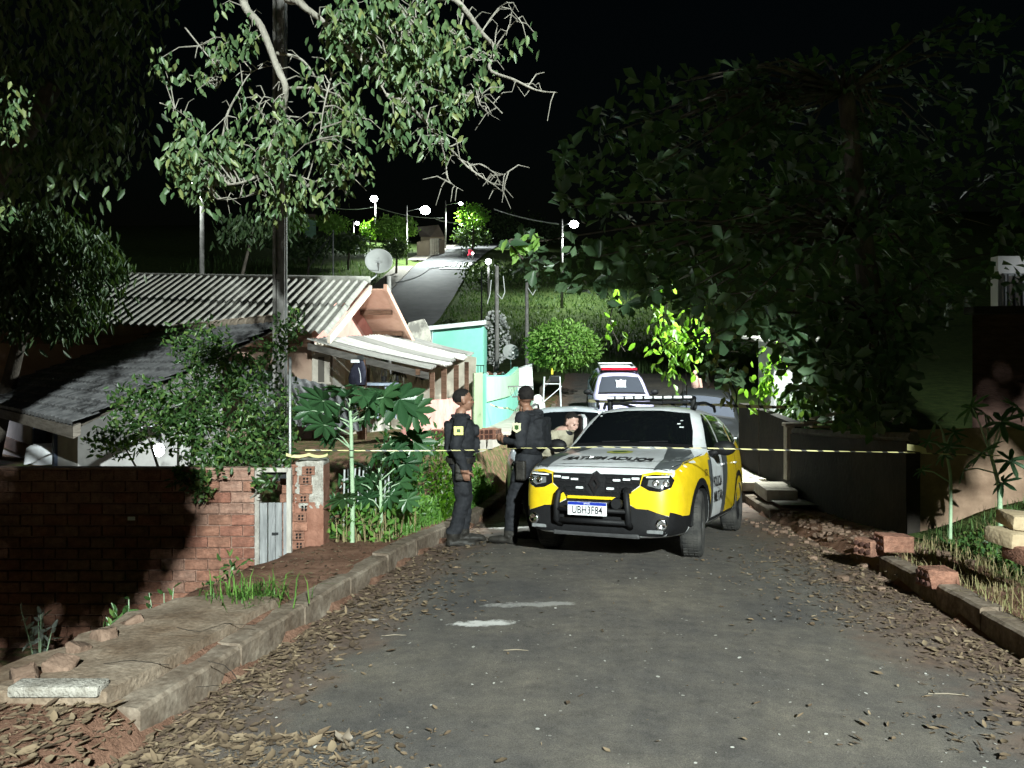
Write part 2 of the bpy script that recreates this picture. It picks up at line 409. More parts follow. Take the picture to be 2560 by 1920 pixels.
    bp = t.nodes.new('ShaderNodeBump'); bp.inputs['Strength'].default_value = .55; bp.inputs['Distance'].default_value = .008
    L.new(noise(120, 3), bp.inputs['Height']); L.new(bp.outputs[0], b.inputs['Normal'])
    return m
ys = axis([(-30, 1, 1), (1, 14, .2), (14, 44, .5)]); NQ = 24; V = []; rn = []
for y in ys:
    l, r = Lk(y), Rk(y)
    for k in range(NQ+1):
        q = k/NQ; x = l+(r-l)*q; V.append((x, y, zroad(x, y)))
        rn.append(max(0, 1-(x-l)/1.25, 1-(r-x)/1.6))
I = (np.arange(len(ys)-1)[:, None]*(NQ+1)+np.arange(NQ)[None, :]).ravel()
tag(obj('road', np_mesh('road', V, np.stack([I, I+1, I+NQ+2, I+NQ+1], 1), rn), asphalt('worn_asphalt')), 'worn grey asphalt street with dirty edges', kind='structure')
ys = axis([(46, 70, 1.5), (70, 110, 1), (110, 300, 3)]); V = []
hw = lambda y: 3.6
for y in ys:
    for k in range(9):
        x = xfar(y)+(k/8-.5)*2*hw(y); V.append((x, y, zr(y)+.05))
I = (np.arange(len(ys)-1)[:, None]*9+np.arange(8)[None, :]).ravel()
fas = mat('far_asphalt', (.09, .09, .095), rough=.85, scale=.5, var=.25, bump=.1)
tag(obj('far_road', np_mesh('far_road', V, np.stack([I, I+1, I+10, I+9], 1)), fas), 'pale asphalt street climbing the far hill', kind='structure')
# pavement corner and kerb on the far hill
conc = mat('old_concrete', (.20, .18, .155), rough=.9, col2=(.34, .31, .27), scale=5, bump=.5)
mb = MB()
fl = lambda y: xfar(y)-3.6
mb.grid(lambda a, b: (fl(76+a*21)-.02-b*2.4, 76+a*21, zr(76+a*21)+.16), 20, 2)
mb.grid(lambda a, b: (fl(76+a*21)-.02, 76+a*21, zr(76+a*21)+.16-.3*b), 20, 1)
tag(obj('far_pavement', mb, conc), 'pale pavement beside the far street', kind='structure')
mb = MB()
mb.grid(lambda a, b: (fl(104+a*50)-.02-b*2.4, 104+a*50, zr(104+a*50)+.16), 30, 2)
mb.grid(lambda a, b: (fl(104+a*50)-.02, 104+a*50, zr(104+a*50)+.16-.3*b), 30, 1)
tag(obj('upper_far_pavement', mb, conc), 'pale pavement in front of the far house', kind='structure')
wp = mat('road_paint', (.62, .62, .6), rough=.7, scale=3, var=.2, bump=0)
cw = thing('zebra_crossing', 'white zebra crossing painted across the far hill street', 'crossing', (xfar(99), 99, zr(99)+.06), kind='structure')
sl = (zr(101)-zr(97))/4
for k in range(11):
    x = -3.3+k*.66; s_ = MB(); s_.add([(x-.2, -2, -2*sl+.01), (x+.2, -2, -2*sl+.01), (x+.2, 2, 2*sl+.01), (x-.2, 2, 2*sl+.01)], [(0, 1, 2, 3)])
    obj('stripe', s_, wp, cw)
s_ = MB(); s_.add([(-.3, -4, -4*sl+.01), (3.4, -4, -4*sl+.01), (3.4, -3.5, -3.5*sl+.01), (-.3, -3.5, -3.5*sl+.01)], [(0, 1, 2, 3)]); obj('stop_line', s_, wp, cw)

# ---------------------------------------------------------------- kerbs and pavements near
kst = mat('kerb_concrete', (.11, .085, .065), rough=.95, col2=(.24, .205, .165), scale=5, bump=.35, contrast=(.3, .7))
def kerb_run(name, label, fn, side, y0, y1, h=.16, gap=.02, skip=()):
    """single kerb stones laid end to end; side -1 = stones lie left of the line"""
    root = thing(name, label, None, (fn(y0), y0, zr(y0)), kind='structure'); y = y0; i = 0
    while y < y1:
        ln = random.uniform(.85, 1.05)*(1 if y < 14 else 1.6)
        if i not in skip:
            a = Vector((fn(y), y)); b_ = Vector((fn(y+ln-gap), y+ln-gap)); d = (b_-a).normalized(); n = Vector((-d.y, d.x))*(-side)*-1
            n = Vector((d.y, -d.x))*(1 if side > 0 else -1)
            wk = .15; nn = 10; dz = random.uniform(-.012, .012); m = MB(); prof = [(-.004, -.22), (-.004, h*.90), (.014, h), (wk, h+.004), (wk, -.22)]
            ph = random.random()*9
            def fnk(u_, v_, a=a, b_=b_, n=n, dz=dz, ph=ph):
                p = a.lerp(b_, u_); q, zz = prof[min(4, int(round(v_*4)))]; ez = zroad(p.x, p.y) if name != 'x' else 0
                j = .005*vnoise(u_*23+ph, v_*7+ph)
                return (p.x+n.x*(q+j)-root.location.x, p.y+n.y*(q+j)-root.location.y, ez+zz+dz+j-root.location.z)
            m.grid(fnk, nn, 4)
            b0 = len(m.v); m.f.append(list(range(0, 5))); m.m.append(0); m.f.append([nn*5+k for k in range(5)]); m.m.append(0)
            obj('kerb_stone', m, kst, root, sh=28)
        y += ln; i += 1
    return root
kerb_run('left_kerb', 'old mossy concrete kerb along the left side of the street', Lk, -1, 3.52, 13.5, h=.168)
kerb_run('left_rear_kerb', 'concrete kerb below the house fronts on the left', Lk, -1, 13.6, 26, h=.14)
kerb_run('right_kerb', 'dark concrete kerb along the right side near the camera', Rk, 1, 1.2, 6.2, h=.17)
kerb_run('right_rear_kerb', 'lit concrete kerb beside the right hand pavement', Rk, 1, 11.6, 19, h=.15)

weather(kst, 3.0, (.62, .54, .48), (1.2, 1.2, 1.2)); weather(kst, 22, (.75, .72, .7), (1.2, 1.2, 1.2), .4, .6)
slabm = mat('pavement_slab', (.13, .10, .075), rough=.95, col2=(.27, .225, .18), scale=3.2, bump=.4, bscale=40, contrast=(.3, .72))
weather(slabm, 2.2, (.66, .55, .46), (1.2, 1.18, 1.15)); weather(slabm, 30, (.72, .7, .68), (1.25, 1.25, 1.25), .38, .62)
def slab_outline():
    p = [(Lk(3.53)-.16, 3.53), (Lk(5.25)-.16, 5.25)]
    e = [(-2.12, 5.34), (-2.3, 5.2), (-2.36, 5.0), (-2.46, 4.85), (-2.43, 4.6), (-2.52, 4.42), (-2.46, 4.2), (-2.58, 4.05), (-2.60, 3.86), (-2.74, 3.7), (-2.78, 3.55)]
    return p+e
pl = slab_outline(); m = MB()
V2 = [Vector(p) for p in pl]; gp = [Vector((x, y)) for x in np.arange(-2.8, -1.2, .08) for y in np.arange(3.5, 5.4, .08)]
r_ = geometry.delaunay_2d_cdt(V2+gp, [], [list(range(len(V2)))], 1, 1e-5)
zt = lambda x, y: zr(y)+.165+.018*vnoise(x*5, y*5)+.008*vnoise(x*17, y*17)
m.add([(p.x, p.y, zt(p.x, p.y)) for p in r_[0]], [tuple(f) for f in r_[2]])
b0 = len(m.v); n = len(pl)
for k, (x, y) in enumerate(pl): m.v.append((x, y, zt(x, y)))
for k, (x, y) in enumerate(pl): m.v.append((x, y, zt(x, y)-.30))
for k in range(n): m.f.append([b0+k, b0+(k+1) % n, b0+n+(k+1) % n, b0+n+k]); m.m.append(0)
pv = tag(obj('pavement', m, slabm, sh=35), 'cracked concrete pavement slab ending beside the leaf litter', kind='structure')
ck = flat('crack_shadow', (.03, .022, .017), .95)
for k, pts in enumerate([[(520, 1655), (560, 1668), (585, 1690), (600, 1712), (655, 1725)], [(490, 1722), (540, 1716), (600, 1712)], [(440, 1570), (500, 1580), (560, 1560), (640, 1565)], [(260, 1660), (330, 1650), (420, 1662)]]):
    q = []
    for u, v in pts:
        Y = 1.335/((v-HV)/F-.055); p = PX(u, v, Y); q.append(Vector((p.x, p.y, zt(p.x, p.y)+.004)))
    m = MB(); n_k = len(q)
    for i in range(n_k-1):
        for j in range(6):
            a = q[i].lerp(q[i+1], j/6); b = q[i].lerp(q[i+1], (j+1)/6); wob = Vector((.012*vnoise(a.x*60+k, a.y*60), .012*vnoise(a.y*60, a.x*60+k), 0)); wob2 = Vector((.012*vnoise(b.x*60+k, b.y*60), .012*vnoise(b.y*60, b.x*60+k), 0)); w_k = .004
            m.add([a+wob+Vector((0, -w_k, 0)), b+wob2+Vector((0, -w_k, 0)), b+wob2+Vector((0, w_k, 0)), a+wob+Vector((0, w_k, 0))], [(0, 1, 2, 3)])
    obj('crack', m, ck, pv, weld=True)
# crumbling edge pieces of the slab
for k, (u, v, sx, sy, sz) in enumerate([(150, 1690, .13, .10, .09), (195, 1640, .09, .09, .07), (262, 1608, .12, .10, .08), (330, 1570, .10, .08, .06), (62, 1715, .14, .11, .08)]):
    p = PX(u, v, 1.37/((v-HV)/F-.055)); m = MB().bbox((0, 0, 0), (sx, sy, sz), .02)
    m.v = [tuple(Vector(q)*(1+.6*vnoise(q[0]*40+k*7, q[1]*40+q[2]*31))) for q in m.v]
    o = obj('rubble', m, mat('rubble_brown', (.11, .07, .05), col2=(.20, .135, .10), scale=9, bump=.6), sh=50)
    o.location = (p.x, p.y, zt(p.x, p.y)+sz*.05); o.rotation_euler = (.2, .3, k*1.3)
    tag(o, ['brown rubble lump on the slab edge, second from the near end', 'small square rubble lump on the slab edge, middle of five', 'flat rubble lump on the slab edge, fourth from the near end', 'smallest rubble lump at the far end of the slab edge', 'largest rubble lump at the near left corner of the slab'][k], 'rubble', 'rubble along the slab edge')
cap_ = MB().bbox((0, 0, 0), (.42, .11, .05), .012); p = PX(135, 1748, 3.52)
o = obj('kerb_block', cap_, mat('pale_mortar', (.17, .155, .13), col2=(.34, .32, .285), scale=14, bump=.8), sh=50); o.location = (p.x, 3.56, zr(3.55)+.17)
tag(o, 'pale grey block along the near end of the pavement slab', 'block')
# right pavement strip (lit by the middle lamp)
m = MB(); m.grid(lambda a, b: (Rk(11.6+a*7.4)+.155+b*.72, 11.6+a*7.4, zr(11.6+a*7.4)+.145-.05*b*0), 24, 4)
tag(obj('right_pavement', m, conc), 'concrete pavement strip on the right behind the police car', kind='structure')
# house-front pavement on the left
m = MB(); m.grid(lambda a, b: (xw(12.4+a*14)+(Lk(12.4+a*14)-.62-xw(12.4+a*14))*b, 12.4+a*14, max(interp(12.4+a*14, PAD), zr(12.4+a*14)+.1)+.02), 40, 6)
m.grid(lambda a, b: (Lk(12.4+a*14)-.62, 12.4+a*14, max(interp(12.4+a*14, PAD), zr(12.4+a*14)+.1)+.02-.35*b), 40, 1)
tag(obj('house_pavement', m, mat('pale_pavement', (.30, .27, .24), col2=(.46, .42, .37), scale=2.5, bump=.4)), 'brightly lit pavement in front of the pink house', kind='structure')
# ================================================================ street lamps
pole_c = mat('pole_concrete', (.16, .155, .145), rough=.9, col2=(.27, .26, .25), scale=4, bump=.4)
steel = mat('galvanised_steel', (.35, .36, .36), rough=.45, metal=.7, scale=9, var=.15, bump=.1)
darks = mat('dark_metal', (.03, .032, .034), rough=.55, metal=.4, scale=9, bump=.1)
LED = (.90, 1.0, .95)
def bulbmat(s): return flat('led_%g' % s, (.9, .95, .93), emit=(.93, 1, .97), es=s)
def street_lamp(label, base, head, power, aim=None, size=150, blend=.6, bulb_r=.16, es=60, group='lit street lamps', rad=.09, ptype='SPOT', soft=.12, name='street_lamp'):
    base = Vector(base); head = Vector(head)
    root = thing(name, label, 'street lamp', base, group=group); h = head-base
    top = Vector((0, 0, h.z-.35)); m = MB().tube([(0, 0, -.3), (0, 0, h.z*.5), (0, 0, h.z+.4)], [rad*1.35, rad*1.1, rad*.8], 10)
    obj('pole', m, pole_c, root, smooth=True)
    hd = Vector((h.x, h.y, h.z)); m = MB().tube([top, top.lerp(hd, .5)+Vector((0, 0, .12)), hd+Vector((0, 0, .08))], [.035, .03, .03], 8)
    obj('arm', m, steel if ptype != 'SPOT' or es != 18 else darks, root, smooth=True)
    dr = Vector((h.x, h.y, 0)); dr = dr.normalized() if dr.length > .01 else Vector((1, 0, 0)); a = math.atan2(dr.y, dr.x)
    m = MB().bbox(hd+Vector((0, 0, .11)), (.62, .26, .10), .035, rz=a); obj('lamp_housing', m, steel, root, sh=40)
    m = MB().ell(hd+Vector((0, 0, .055-bulb_r*.4)), (bulb_r, bulb_r, bulb_r*.85), 20, 12, R=Matrix.Rotation(a, 3, 'Z'))
    b = obj('lamp_lens', m, bulbmat(es), root, smooth=True)
    ld = bpy.data.lights.new('street_light', ptype); ld.energy = power; ld.color = LED; ld.shadow_soft_size = soft
    lo = bpy.data.objects.new('street_light', ld); C.objects.link(lo); lo.parent = root; lo.location = hd+Vector((0, 0, -.15-bulb_r*1.4))
    if ptype == 'SPOT':
        ld.spot_size = radians(size); ld.spot_blend = blend
        d = (Vector(aim)-head) if aim is not None else Vector((0, 0, -1))
        lo.rotation_euler = d.to_track_quat('-Z', 'Y').to_euler()
    return root
n_, m_ = Vector(LAMPS['near']), Vector(LAMPS['mid'])
street_lamp('street lamp on the right pavement behind the viewpoint lighting the road', (5.0, -10, G(5.0, -10)), n_, PW['near'], aim=(0, 4, 0), size=120, blend=.5)
street_lamp('street lamp hidden behind the dark right hand tree lighting the pink house', (7.6, 17.4, G(7.6, 17.4)), m_, PW['mid'], aim=(-1.0, 21.0, -.3), size=130, blend=.25, es=18)
def far_lamp(label, u, v, Y, pu, power, r, es, zb=None):
    hd = PX(u, v, Y); bx = (pu-1280)/F*Y; zb = G(bx, Y) if zb is None else zb
    street_lamp(label, (bx, Y, zb), hd, power, bulb_r=r, es=es, size=142, blend=.5, rad=.11, soft=.4)
far_lamp('leftmost lamp of the hill, on a dark post above the trimmed trees', 935, 494, 130, 939, PW['far']*1.2, .62, 60)
far_lamp('largest and brightest lamp glare, over the far crossing', 1063, 522, 100, 1017, PW['far']*1.3, .62, 90)
far_lamp('small lamp on a curved arm above the bright far tree', 1152, 508, 125, 1114, PW['far']*1.5, .3, 60)
far_lamp('lamp at the edge of the large right hand tree', 1435, 558, 75, 1405, PW['far']*.55, .42, 70)
far_lamp('small distant lamp between the trimmed trees', 893, 557, 170, 884, PW['far']*.8, .45, 40)
far_lamp('lamp glowing through the leaves at upper left', 480, 452, 40, 505, 900, .16, 60)
far_lamp('low round lamp above the grassy bank', 1221, 652, 80, 1221, 500, .32, 30)

# ================================================================ plain posts and utility poles
def pole_thing(name, label, base, top, r0, r1, mt, n=10, cat='pole', wires=()):
    base, top = Vector(base), Vector(top); root = thing(name, label, cat, base, group=None)
    obj('shaft', MB().tube([(0, 0, -.2), (top-base)*.5, top-base], [r0, (r0+r1)/2, r1], n), mt, root, smooth=True); return root
# tall double-T concrete pole
pb = PX(700, 0, 11.2); zb = G(pb.x, 11.2); root = thing('utility_pole', 'tall dark concrete utility pole with recessed face rising out of the shrub', 'utility pole', (pb.x, 11.2, zb))
m = MB()
for sx in (-1, 1): m.box((sx*.062, 0, 4.7), (.042, .17, 9.4))
m.box((0, .02, 4.7), (.082, .06, 9.4)); obj('shaft', m, pole_c, root)
for k in range(9): obj('step_plate', MB().box((0, -.03, 1.3+k*.85), (.08, .055, .08)), pole_c, root)
obj('conduit', MB().tube([(.105, -.06, .3), (.105, -.06, 9)], .016, 8), steel, root, smooth=True)
m = MB().box((0, -.13, 9.0), (1.6, .09, .11)); obj('crossarm', m, mat('old_timber', (.10, .085, .07), col2=(.2, .175, .15), scale=3, stretch=(1, 1, 8), bump=.6), root)
TIMB = MATS['old_timber']
for x, v0, v1, Y, r0, r1, lb, mt in [
    (1242, 665, 925, 30, .10, .075, 'light square grey post with looped cables before the white flowering shrub', pole_c),
    (1317, 690, 900, 33, .10, .07, 'grey post with a hanging cable rising behind the round trimmed tree', pole_c),
    (1204, 680, 800, 42, .05, .04, 'thin dark post standing alone on the grassy bank', darks),
    (833, 575, 690, 48, .05, .04, 'thin pale post with stay wires left of the satellite dish', steel),
    (971, 690, 800, 20.8, .085, .075, 'grey post carrying cables behind the pink gable', pole_c)]:
    a, b = PX(x, v1, Y), PX(x, v0, Y); zz = min(a.z, G(a.x, Y)) if Y > 25 else a.z-1.5
    pole_thing('post', lb, (a.x, Y, zz), (b.x, Y, b.z), r0, r1, mt, n=8)
def wire(label, pts, r=.012, name='cable', mt=None, sag=.0, n=14):
    pts = [Vector(p) for p in pts]; q = []
    for a, b in zip(pts[:-1], pts[1:]):
        for k in range(n): t = k/n; q.append(a.lerp(b, t)-Vector((0, 0, sag*4*t*(1-t))))
    q.append(pts[-1]); o = obj(name, MB().tube([p-q[0] for p in q], r, 5), mt or darks, smooth=True); o.location = q[0]
    return tag(o, label, 'cable')
wht = flat('white_cable', (.6, .62, .6), .5)
wire('looped pale cable hanging from the light square post', [PX(1218, 760, 29.9), PX(1225, 735, 29.9), PX(1228, 700, 29.9)], .02, mt=wht)
wire('pale cable loop at the right of the light square post', [PX(1243, 735, 29.9), PX(1255, 748, 29.9), PX(1262, 730, 29.9), PX(1258, 690, 29.9)], .02, mt=wht)
wire('pale cable hanging from the post behind the trimmed tree', [PX(1320, 720, 32.8), PX(1332, 738, 32.8), PX(1341, 720, 32.8), PX(1336, 685, 32.8)], .02, mt=wht)
wire('bright overhead cable running right from the far junction', [PX(1236, 523, 90), PX(1396, 560, 75)], .07, mt=wht, sag=.2)
wire('upper overhead cable of the far street', [PX(800, 512, 128), PX(938, 517, 128), PX(1114, 545, 125)], .04, sag=.6, mt=wht)
wire('lower overhead cable of the far street', [PX(1090, 548, 124), PX(1160, 558, 110)], .05, mt=wht, sag=.2)
wire('cable drooping across the far road above the crossing', [PX(990, 706, 22), PX(1075, 672, 40), PX(1165, 650, 70)], .02, sag=.12)
for k, (u, v) in enumerate([(770, 672), (800, 676), (785, 640)]):
    wire(['left stay wire of the thin pale post', 'right stay wire of the thin pale post', 'upper stay wire of the thin pale post'][k], [PX(833, 580, 48), PX(u, v, 44)], .02)

# ================================================================ left neighbour house with the dark tiled roof
tile_d = mat('weathered_tile', (.075, .075, .08), rough=.85, col2=(.20, .20, .205), scale=5, bump=.7, detail=8)
tile_r = mat('ridge_tile_clay', (.16, .12, .09), rough=.9, col2=(.30, .25, .2), scale=9, bump=.6)
wallw = mat('dull_white_render', (.34, .33, .33), rough=.9, col2=(.48, .47, .46), scale=2, bump=.3)
E0 = Vector((-5.47, 9.5, .73)); dE = Vector((-.68, .733, 0)).normalized(); nE = Vector((dE.y, -dE.x, 0)); nE = -nE if nE.y < 0 else nE
hs = thing('tiled_house', 'low house with a dark tiled roof and dull white walls behind the brick wall', 'house', (E0.x, E0.y, -1.0))
O = hs.location; run, rise = 2.85, 1.40
def RP(s, t, h=0): # s along eave (from near corner), t up the slope 0..1
    return E0+dE*s+nE*(run*t)+Vector((0, 0, rise*t+h))-O
rows = 13
for k in range(rows):
    t0, t1 = k/rows-.012, (k+1)/rows+.02; m = MB(); s1 = 14.0; s0 = -.05 + .0*k
    def fn(a, b, t0=t0, t1=t1, s0=s0):
        s = s0+(s1-s0)*a; t = t0+(t1-t0)*b
        wav = .012*(sin(s*2*pi/.21))+.012*vnoise(s*3+k*5, t*4)
        return RP(s, t, .055*(1-b)+wav)
    m.grid(fn, 260, 1)
    m.grid(lambda a, b, fn=fn: Vector(fn(a, 0))-Vector((0, 0, .05*b)), 260, 1)
    obj('tile_course', m, tile_d, hs)
obj('roof_deck', MB().add([RP(0, 0, -.08), RP(14, 0, -.08), RP(14, 1, -.08), RP(0, 1, -.08)], [(0, 1, 2, 3)]), TIMB, hs)
rt = MB(); rt.lathe([(.10, -.19), (.115, -.17), (.085, .19)], (0, 0, 0), (1, 0, 0), 12); rtm = rt.mesh('ridge_tile', True); rtm.materials.append(tile_r)
ar = math.atan2(dE.y, dE.x)
for k in range(36):
    p = RP(.1+k*.34, 1, .0+.02*vnoise(k*.7, 3)); inst('ridge_tile', rtm, hs, p, (random.uniform(-.03, .03), random.uniform(-.05, .05), ar+random.uniform(-.04, .04)))
obj('fascia_board', MB().add([RP(-.06, -.01, -.02), RP(14, -.01, -.02), RP(14, -.01, -.17), RP(-.06, -.01, -.17), RP(-.06, .02, -.02), RP(14, .02, -.02), RP(14, .02, -.17), RP(-.06, .02, -.17)],
    [(0, 1, 2, 3), (4, 5, 6, 7), (0, 1, 5, 4), (3, 2, 6, 7), (0, 3, 7, 4)]), TIMB, hs)
def WP(s, q, z): return E0+dE*s+nE*q+Vector((0, 0, z-E0.z))-O
def wallpanel(m, s0, s1, q, z0, z1, th=.12):
    a, b = WP(s0, q, z0), WP(s1, q, z0); c, d = WP(s0, q+th, z0), WP(s1, q+th, z0); h = Vector((0, 0, z1-z0))
    m.add([a, b, d, c, a+h, b+h, d+h, c+h], [(0, 1, 2, 3), (4, 5, 6, 7), (0, 1, 5, 4), (2, 3, 7, 6), (1, 2, 6, 5), (3, 0, 4, 7)])
m = MB(); wallpanel(m, 5.16, 14, .55, -1.3, .85); obj('wall', m, wallw, hs); m = MB(); wallpanel(m, 2.2, 3.46, .55, -1.3, .85); obj('wall', m, wallw, hs)
for s_k in (5.02, 3.46):
    m = MB(); wallpanel(m, s_k, s_k+.14, .50, -1.3, .80, .2); obj('door_frame', m, mat('dark_blue_timber', (.02, .03, .05), col2=(.05, .06, .09), rough=.6, scale=4), hs)
m = MB(); wallpanel(m, 2.3, 6.5, 1.6, -1.3, .85); obj('inner_wall', m, wallw, hs)
m = MB(); a0 = WP(2.2, .67, -1.3); a1 = WP(2.2, 2.75, -1.3); m.add([a0, a1, a1+Vector((0, 0, 2.9)), a0+Vector((0, 0, 2.1))], [(0, 1, 2, 3)]); obj('gable_wall', m, wallw, hs)
m = MB(); wallpanel(m, 5.3, 14.0, .50, -.25, -.02, .04); obj('painted_band', m, mat('brown_band', (.17, .10, .07), col2=(.22, .14, .10), scale=3), hs)
# porch items, a bare bulb and an added tube lamp
def W_(p): return p+O
p = W_(WP(4.25, .55, 0)); b_ = thing('laundry_bin', 'white bin draped with a white cloth in the lit doorway', 'bin', (p.x, p.y, -.75))
whp = mat('white_plastic', (.72, .74, .78), rough=.5, scale=6, var=.06, bump=.1)
obj('drum', MB().lathe([(.2, 0), (.24, .75), (.25, .8), (.23, .8), (.2, .1)], (0, 0, 0), (0, 0, 1), 20), whp, b_, smooth=True)
cl = MB(); cl.grid(lambda a, b: ((.27+.05*b+.03*sin(a*31))*cos(a*2*pi)*(1 if b > .15 else b/.15), (.27+.05*b+.03*sin(a*31))*sin(a*2*pi)*(1 if b > .15 else b/.15), .84-.24*max(0, b-.15)*(1+.5*sin(a*12))), 40, 8)
obj('cloth', cl, mat('white_cloth', (.75, .76, .8), rough=.9, scale=10, var=.08, bump=.2), b_, smooth=True)
p = PX(362, 1000, 10.6); pic = thing('wall_notice', 'small white framed notice high inside the lit doorway', 'notice', W_(WP(4.35, 1.5, .42)), ar)
obj('panel', MB().box((0, 0, 0), (.2, .02, .26)), whp, pic)
bp_ = PX(397, 1125, 8.7); bl = thing('porch_bulb', 'glaring bare white bulb behind the shrub', 'lamp', bp_)
obj('glass_bulb', MB().ell((0, 0, 0), (.06, .06, .075), 16, 10), flat('bulb_glow', (1, 1, 1), emit=(.9, .95, 1), es=45), bl, smooth=True)
obj('socket', MB().cyl((0, 0, .15), (0, 0, 1), .03, .1, 10), darks, bl); obj('cord', MB().tube([(0, 0, .18), (0, .1, .75)], .006, 5), darks, bl)
ld = bpy.data.lights.new('bulb_light', 'POINT'); ld.energy = PW['house']; ld.color = (.85, .92, 1); ld.shadow_soft_size = .1
lo = bpy.data.objects.new('bulb_light', ld); C.objects.link(lo); lo.parent = bl; lo.location = (-.05, -.02, .02)
pl_ = thing('added_porch_lamp', 'unseen tube lamp added under the eave to brighten the porch wall', 'lamp', W_(WP(8.7, .0, .52)), ar)  # added lamp outside the view, brightens the porch wall and bin
obj('tube', MB().cyl((0, 0, 0), (1, 0, 0), .02, .5, 10), bulbmat(8), pl_); obj('batten', MB().box((0, 0, .05), (.55, .05, .04)), whp, pl_); obj('hanger', MB().box((0, 0, .13), (.03, .02, .16)), darks, pl_)
ld = bpy.data.lights.new('added_porch_light', 'POINT'); ld.energy = 60; ld.color = (.86, .9, 1); ld.shadow_soft_size = .1; lo = bpy.data.objects.new('added_porch_light', ld); C.objects.link(lo); lo.parent = pl_; lo.location = (0, 0, -.06)
b2 = thing('washing_machine', 'bright white washing machine below the bare bulb', 'machine', (bp_.x+.05, bp_.y+.75, -.75))
obj('body', MB().bbox((0, 0, .45), (.6, .55, .9), .03, rz=.3), whp, b2, sh=40); obj('lid', MB().bbox((0, 0, .915), (.54, .5, .03), .01, rz=.3), whp, b2)
# lean-to roof right of the pole
lr = thing('lean_to_roof', 'dark lean to roof between the shrub and the pink house', 'roof', PX(720, 1060, 11.9))
c0, c1, c2, c3 = PX(560, 905, 13.6), PX(720, 928, 13.2), PX(905, 1030, 12.6), PX(720, 1075, 11.4)
c3b = PX(905, 1075, 11.6)
for k in range(9):
    a, b = k/9, (k+1)/9+.03; m = MB()
    def fq(s, t, a=a, b=b):
        q = a+(b-a)*t; L0 = c0.lerp(PX(640, 1050, 11.6), q); R0 = PX(880, 985, 13.0).lerp(c3b, q)
        return L0.lerp(R0, s)+Vector((0, 0, .05*(1-t)+.01*sin(s*90)))-lr.location
    m.grid(fq, 80, 1); m.grid(lambda s, t, fq=fq: fq(s, 0)-Vector((0, 0, .05*t)), 80, 1); obj('tile_course', m, tile_d, lr)

# ================================================================ brick wall, gate, pier
brm = [mat('hollow_brick_%s' % n, c, rough=.92, col2=d, scale=11, stretch=(1, 1, 3), bump=.8, contrast=(.25, .75)) for n, c, d in
       (('orange', (.20, .092, .062), (.31, .165, .115)), ('red', (.19, .08, .055), (.29, .14, .10)), ('pale', (.22, .12, .088), (.33, .21, .16)), ('brown', (.18, .088, .06), (.28, .15, .105)))]
mort = mat('mortar', (.17, .10, .075), rough=.95, col2=(.29, .19, .145), scale=9, bump=.9)
for b_m in brm: weather(b_m, 1.7, (.72, .70, .70), (1.22, 1.25, 1.28)); weather(b_m, 17, (.7, .68, .68), (1.25, 1.22, 1.2), .38, .62)
weather(mort, 2.5, (.75, .75, .75), (1.3, 1.35, 1.4))
def brick_mesh(L_, H_, D_, mt, seed):
    random.seed(seed); m = MB().bbox((0, 0, 0), (L_, D_, H_), .006)
    for k in range(4): # grooves pressed in the clay face
        m.box((0, -D_/2-.0015, -H_/2+H_*(k+.5)/4), (L_*.94, .003, H_*.06))
    me = m.mesh('brick'); me.materials.append(mt); return me
BH, BL = .106, .222
bw = thing('brick_wall', 'bare clay brick yard wall with raked mortar joints left of the grey gate', 'wall', (-2.42, 7.2, -1.5))
bms = [brick_mesh(.212, .094, .1, brm[i % 4], i) for i in range(8)]
x0, x1, zt_, zb_ = -5.6, -2.44, .48, -1.36
obj('mortar_core', MB().box(((x0+x1)/2+2.42, .062, (zt_+zb_)/2+1.5), (x1-x0, .082, zt_-zb_)), mort, bw)
rw = 0; z = zt_-BH/2
while z > zb_:
    x = x1-BL/2-(BL/2 if rw % 2 else 0)
    if rw % 2: inst('brick', random.choice(bms), bw, (x1+2.42-BL/4, .05+random.uniform(-.006, .004), z+1.5), (0, 0, 0), (.48, 1, 1))
    while x > x0:
        i = random.choice([0, 2, 4, 6] if rw < 4 and random.random() < .6 else range(8)) if rw >= 4 or random.random() < .3 else random.choice([2, 6])
        inst('brick', bms[i], bw, (x+2.42, .05+random.uniform(-.007, .005), z+1.5), (random.uniform(-.012, .012), 0, random.uniform(-.02, .02))); x -= BL
    z -= BH; rw += 1
o = obj('coping', MB().box(((x0+x1)/2+2.42, .055, zt_+1.5+.008), (x1-x0, .12, .02)), mort, bw)
tagp = obj('paper_tag', MB().box((-5.6+2.42+2.0, -.012, .02+1.5), (.07, .004, .035)), whp, bw)
# grey gate
gt = thing('yard_gate', 'weathered grey plank gate in a pale frame beside the brick wall', 'gate', (-2.25, 7.22, -.75))
gw = mat('grey_planks', (.16, .165, .17), rough=.9, col2=(.30, .305, .31), scale=4, stretch=(6, 6, .7), bump=.6)
for k, (x, wd) in enumerate([(-.115, .075), (-.04, .07), (.03, .065), (.095, .055)]): obj('plank', MB().bbox((x, .02+.012*(k % 2), .42), (wd-.006, .025, .98), .004), gw, gt)
obj('hinge_plate', MB().box((.0, -.003, .62), (.06, .012, .02)), darks, gt)
obj('gate_post', MB().bbox((-.2, .05, .45), (.09, .1, 1.55), .01), mat('render_post', (.2, .185, .165), col2=(.33, .31, .285), scale=8, bump=.6), gt)
m = MB().bbox((.135, .0, .62), (.045, .05, 1.25), .006).bbox((-.02, .0, 1.225), (.30, .05, .04), .006).bbox((-.155, .0, 1.08), (.03, .05, .28), .006); obj('frame', m, mat('pale_timber', (.3, .28, .25), col2=(.44, .42, .38), scale=4, stretch=(5, 5, 1), bump=.4), gt)
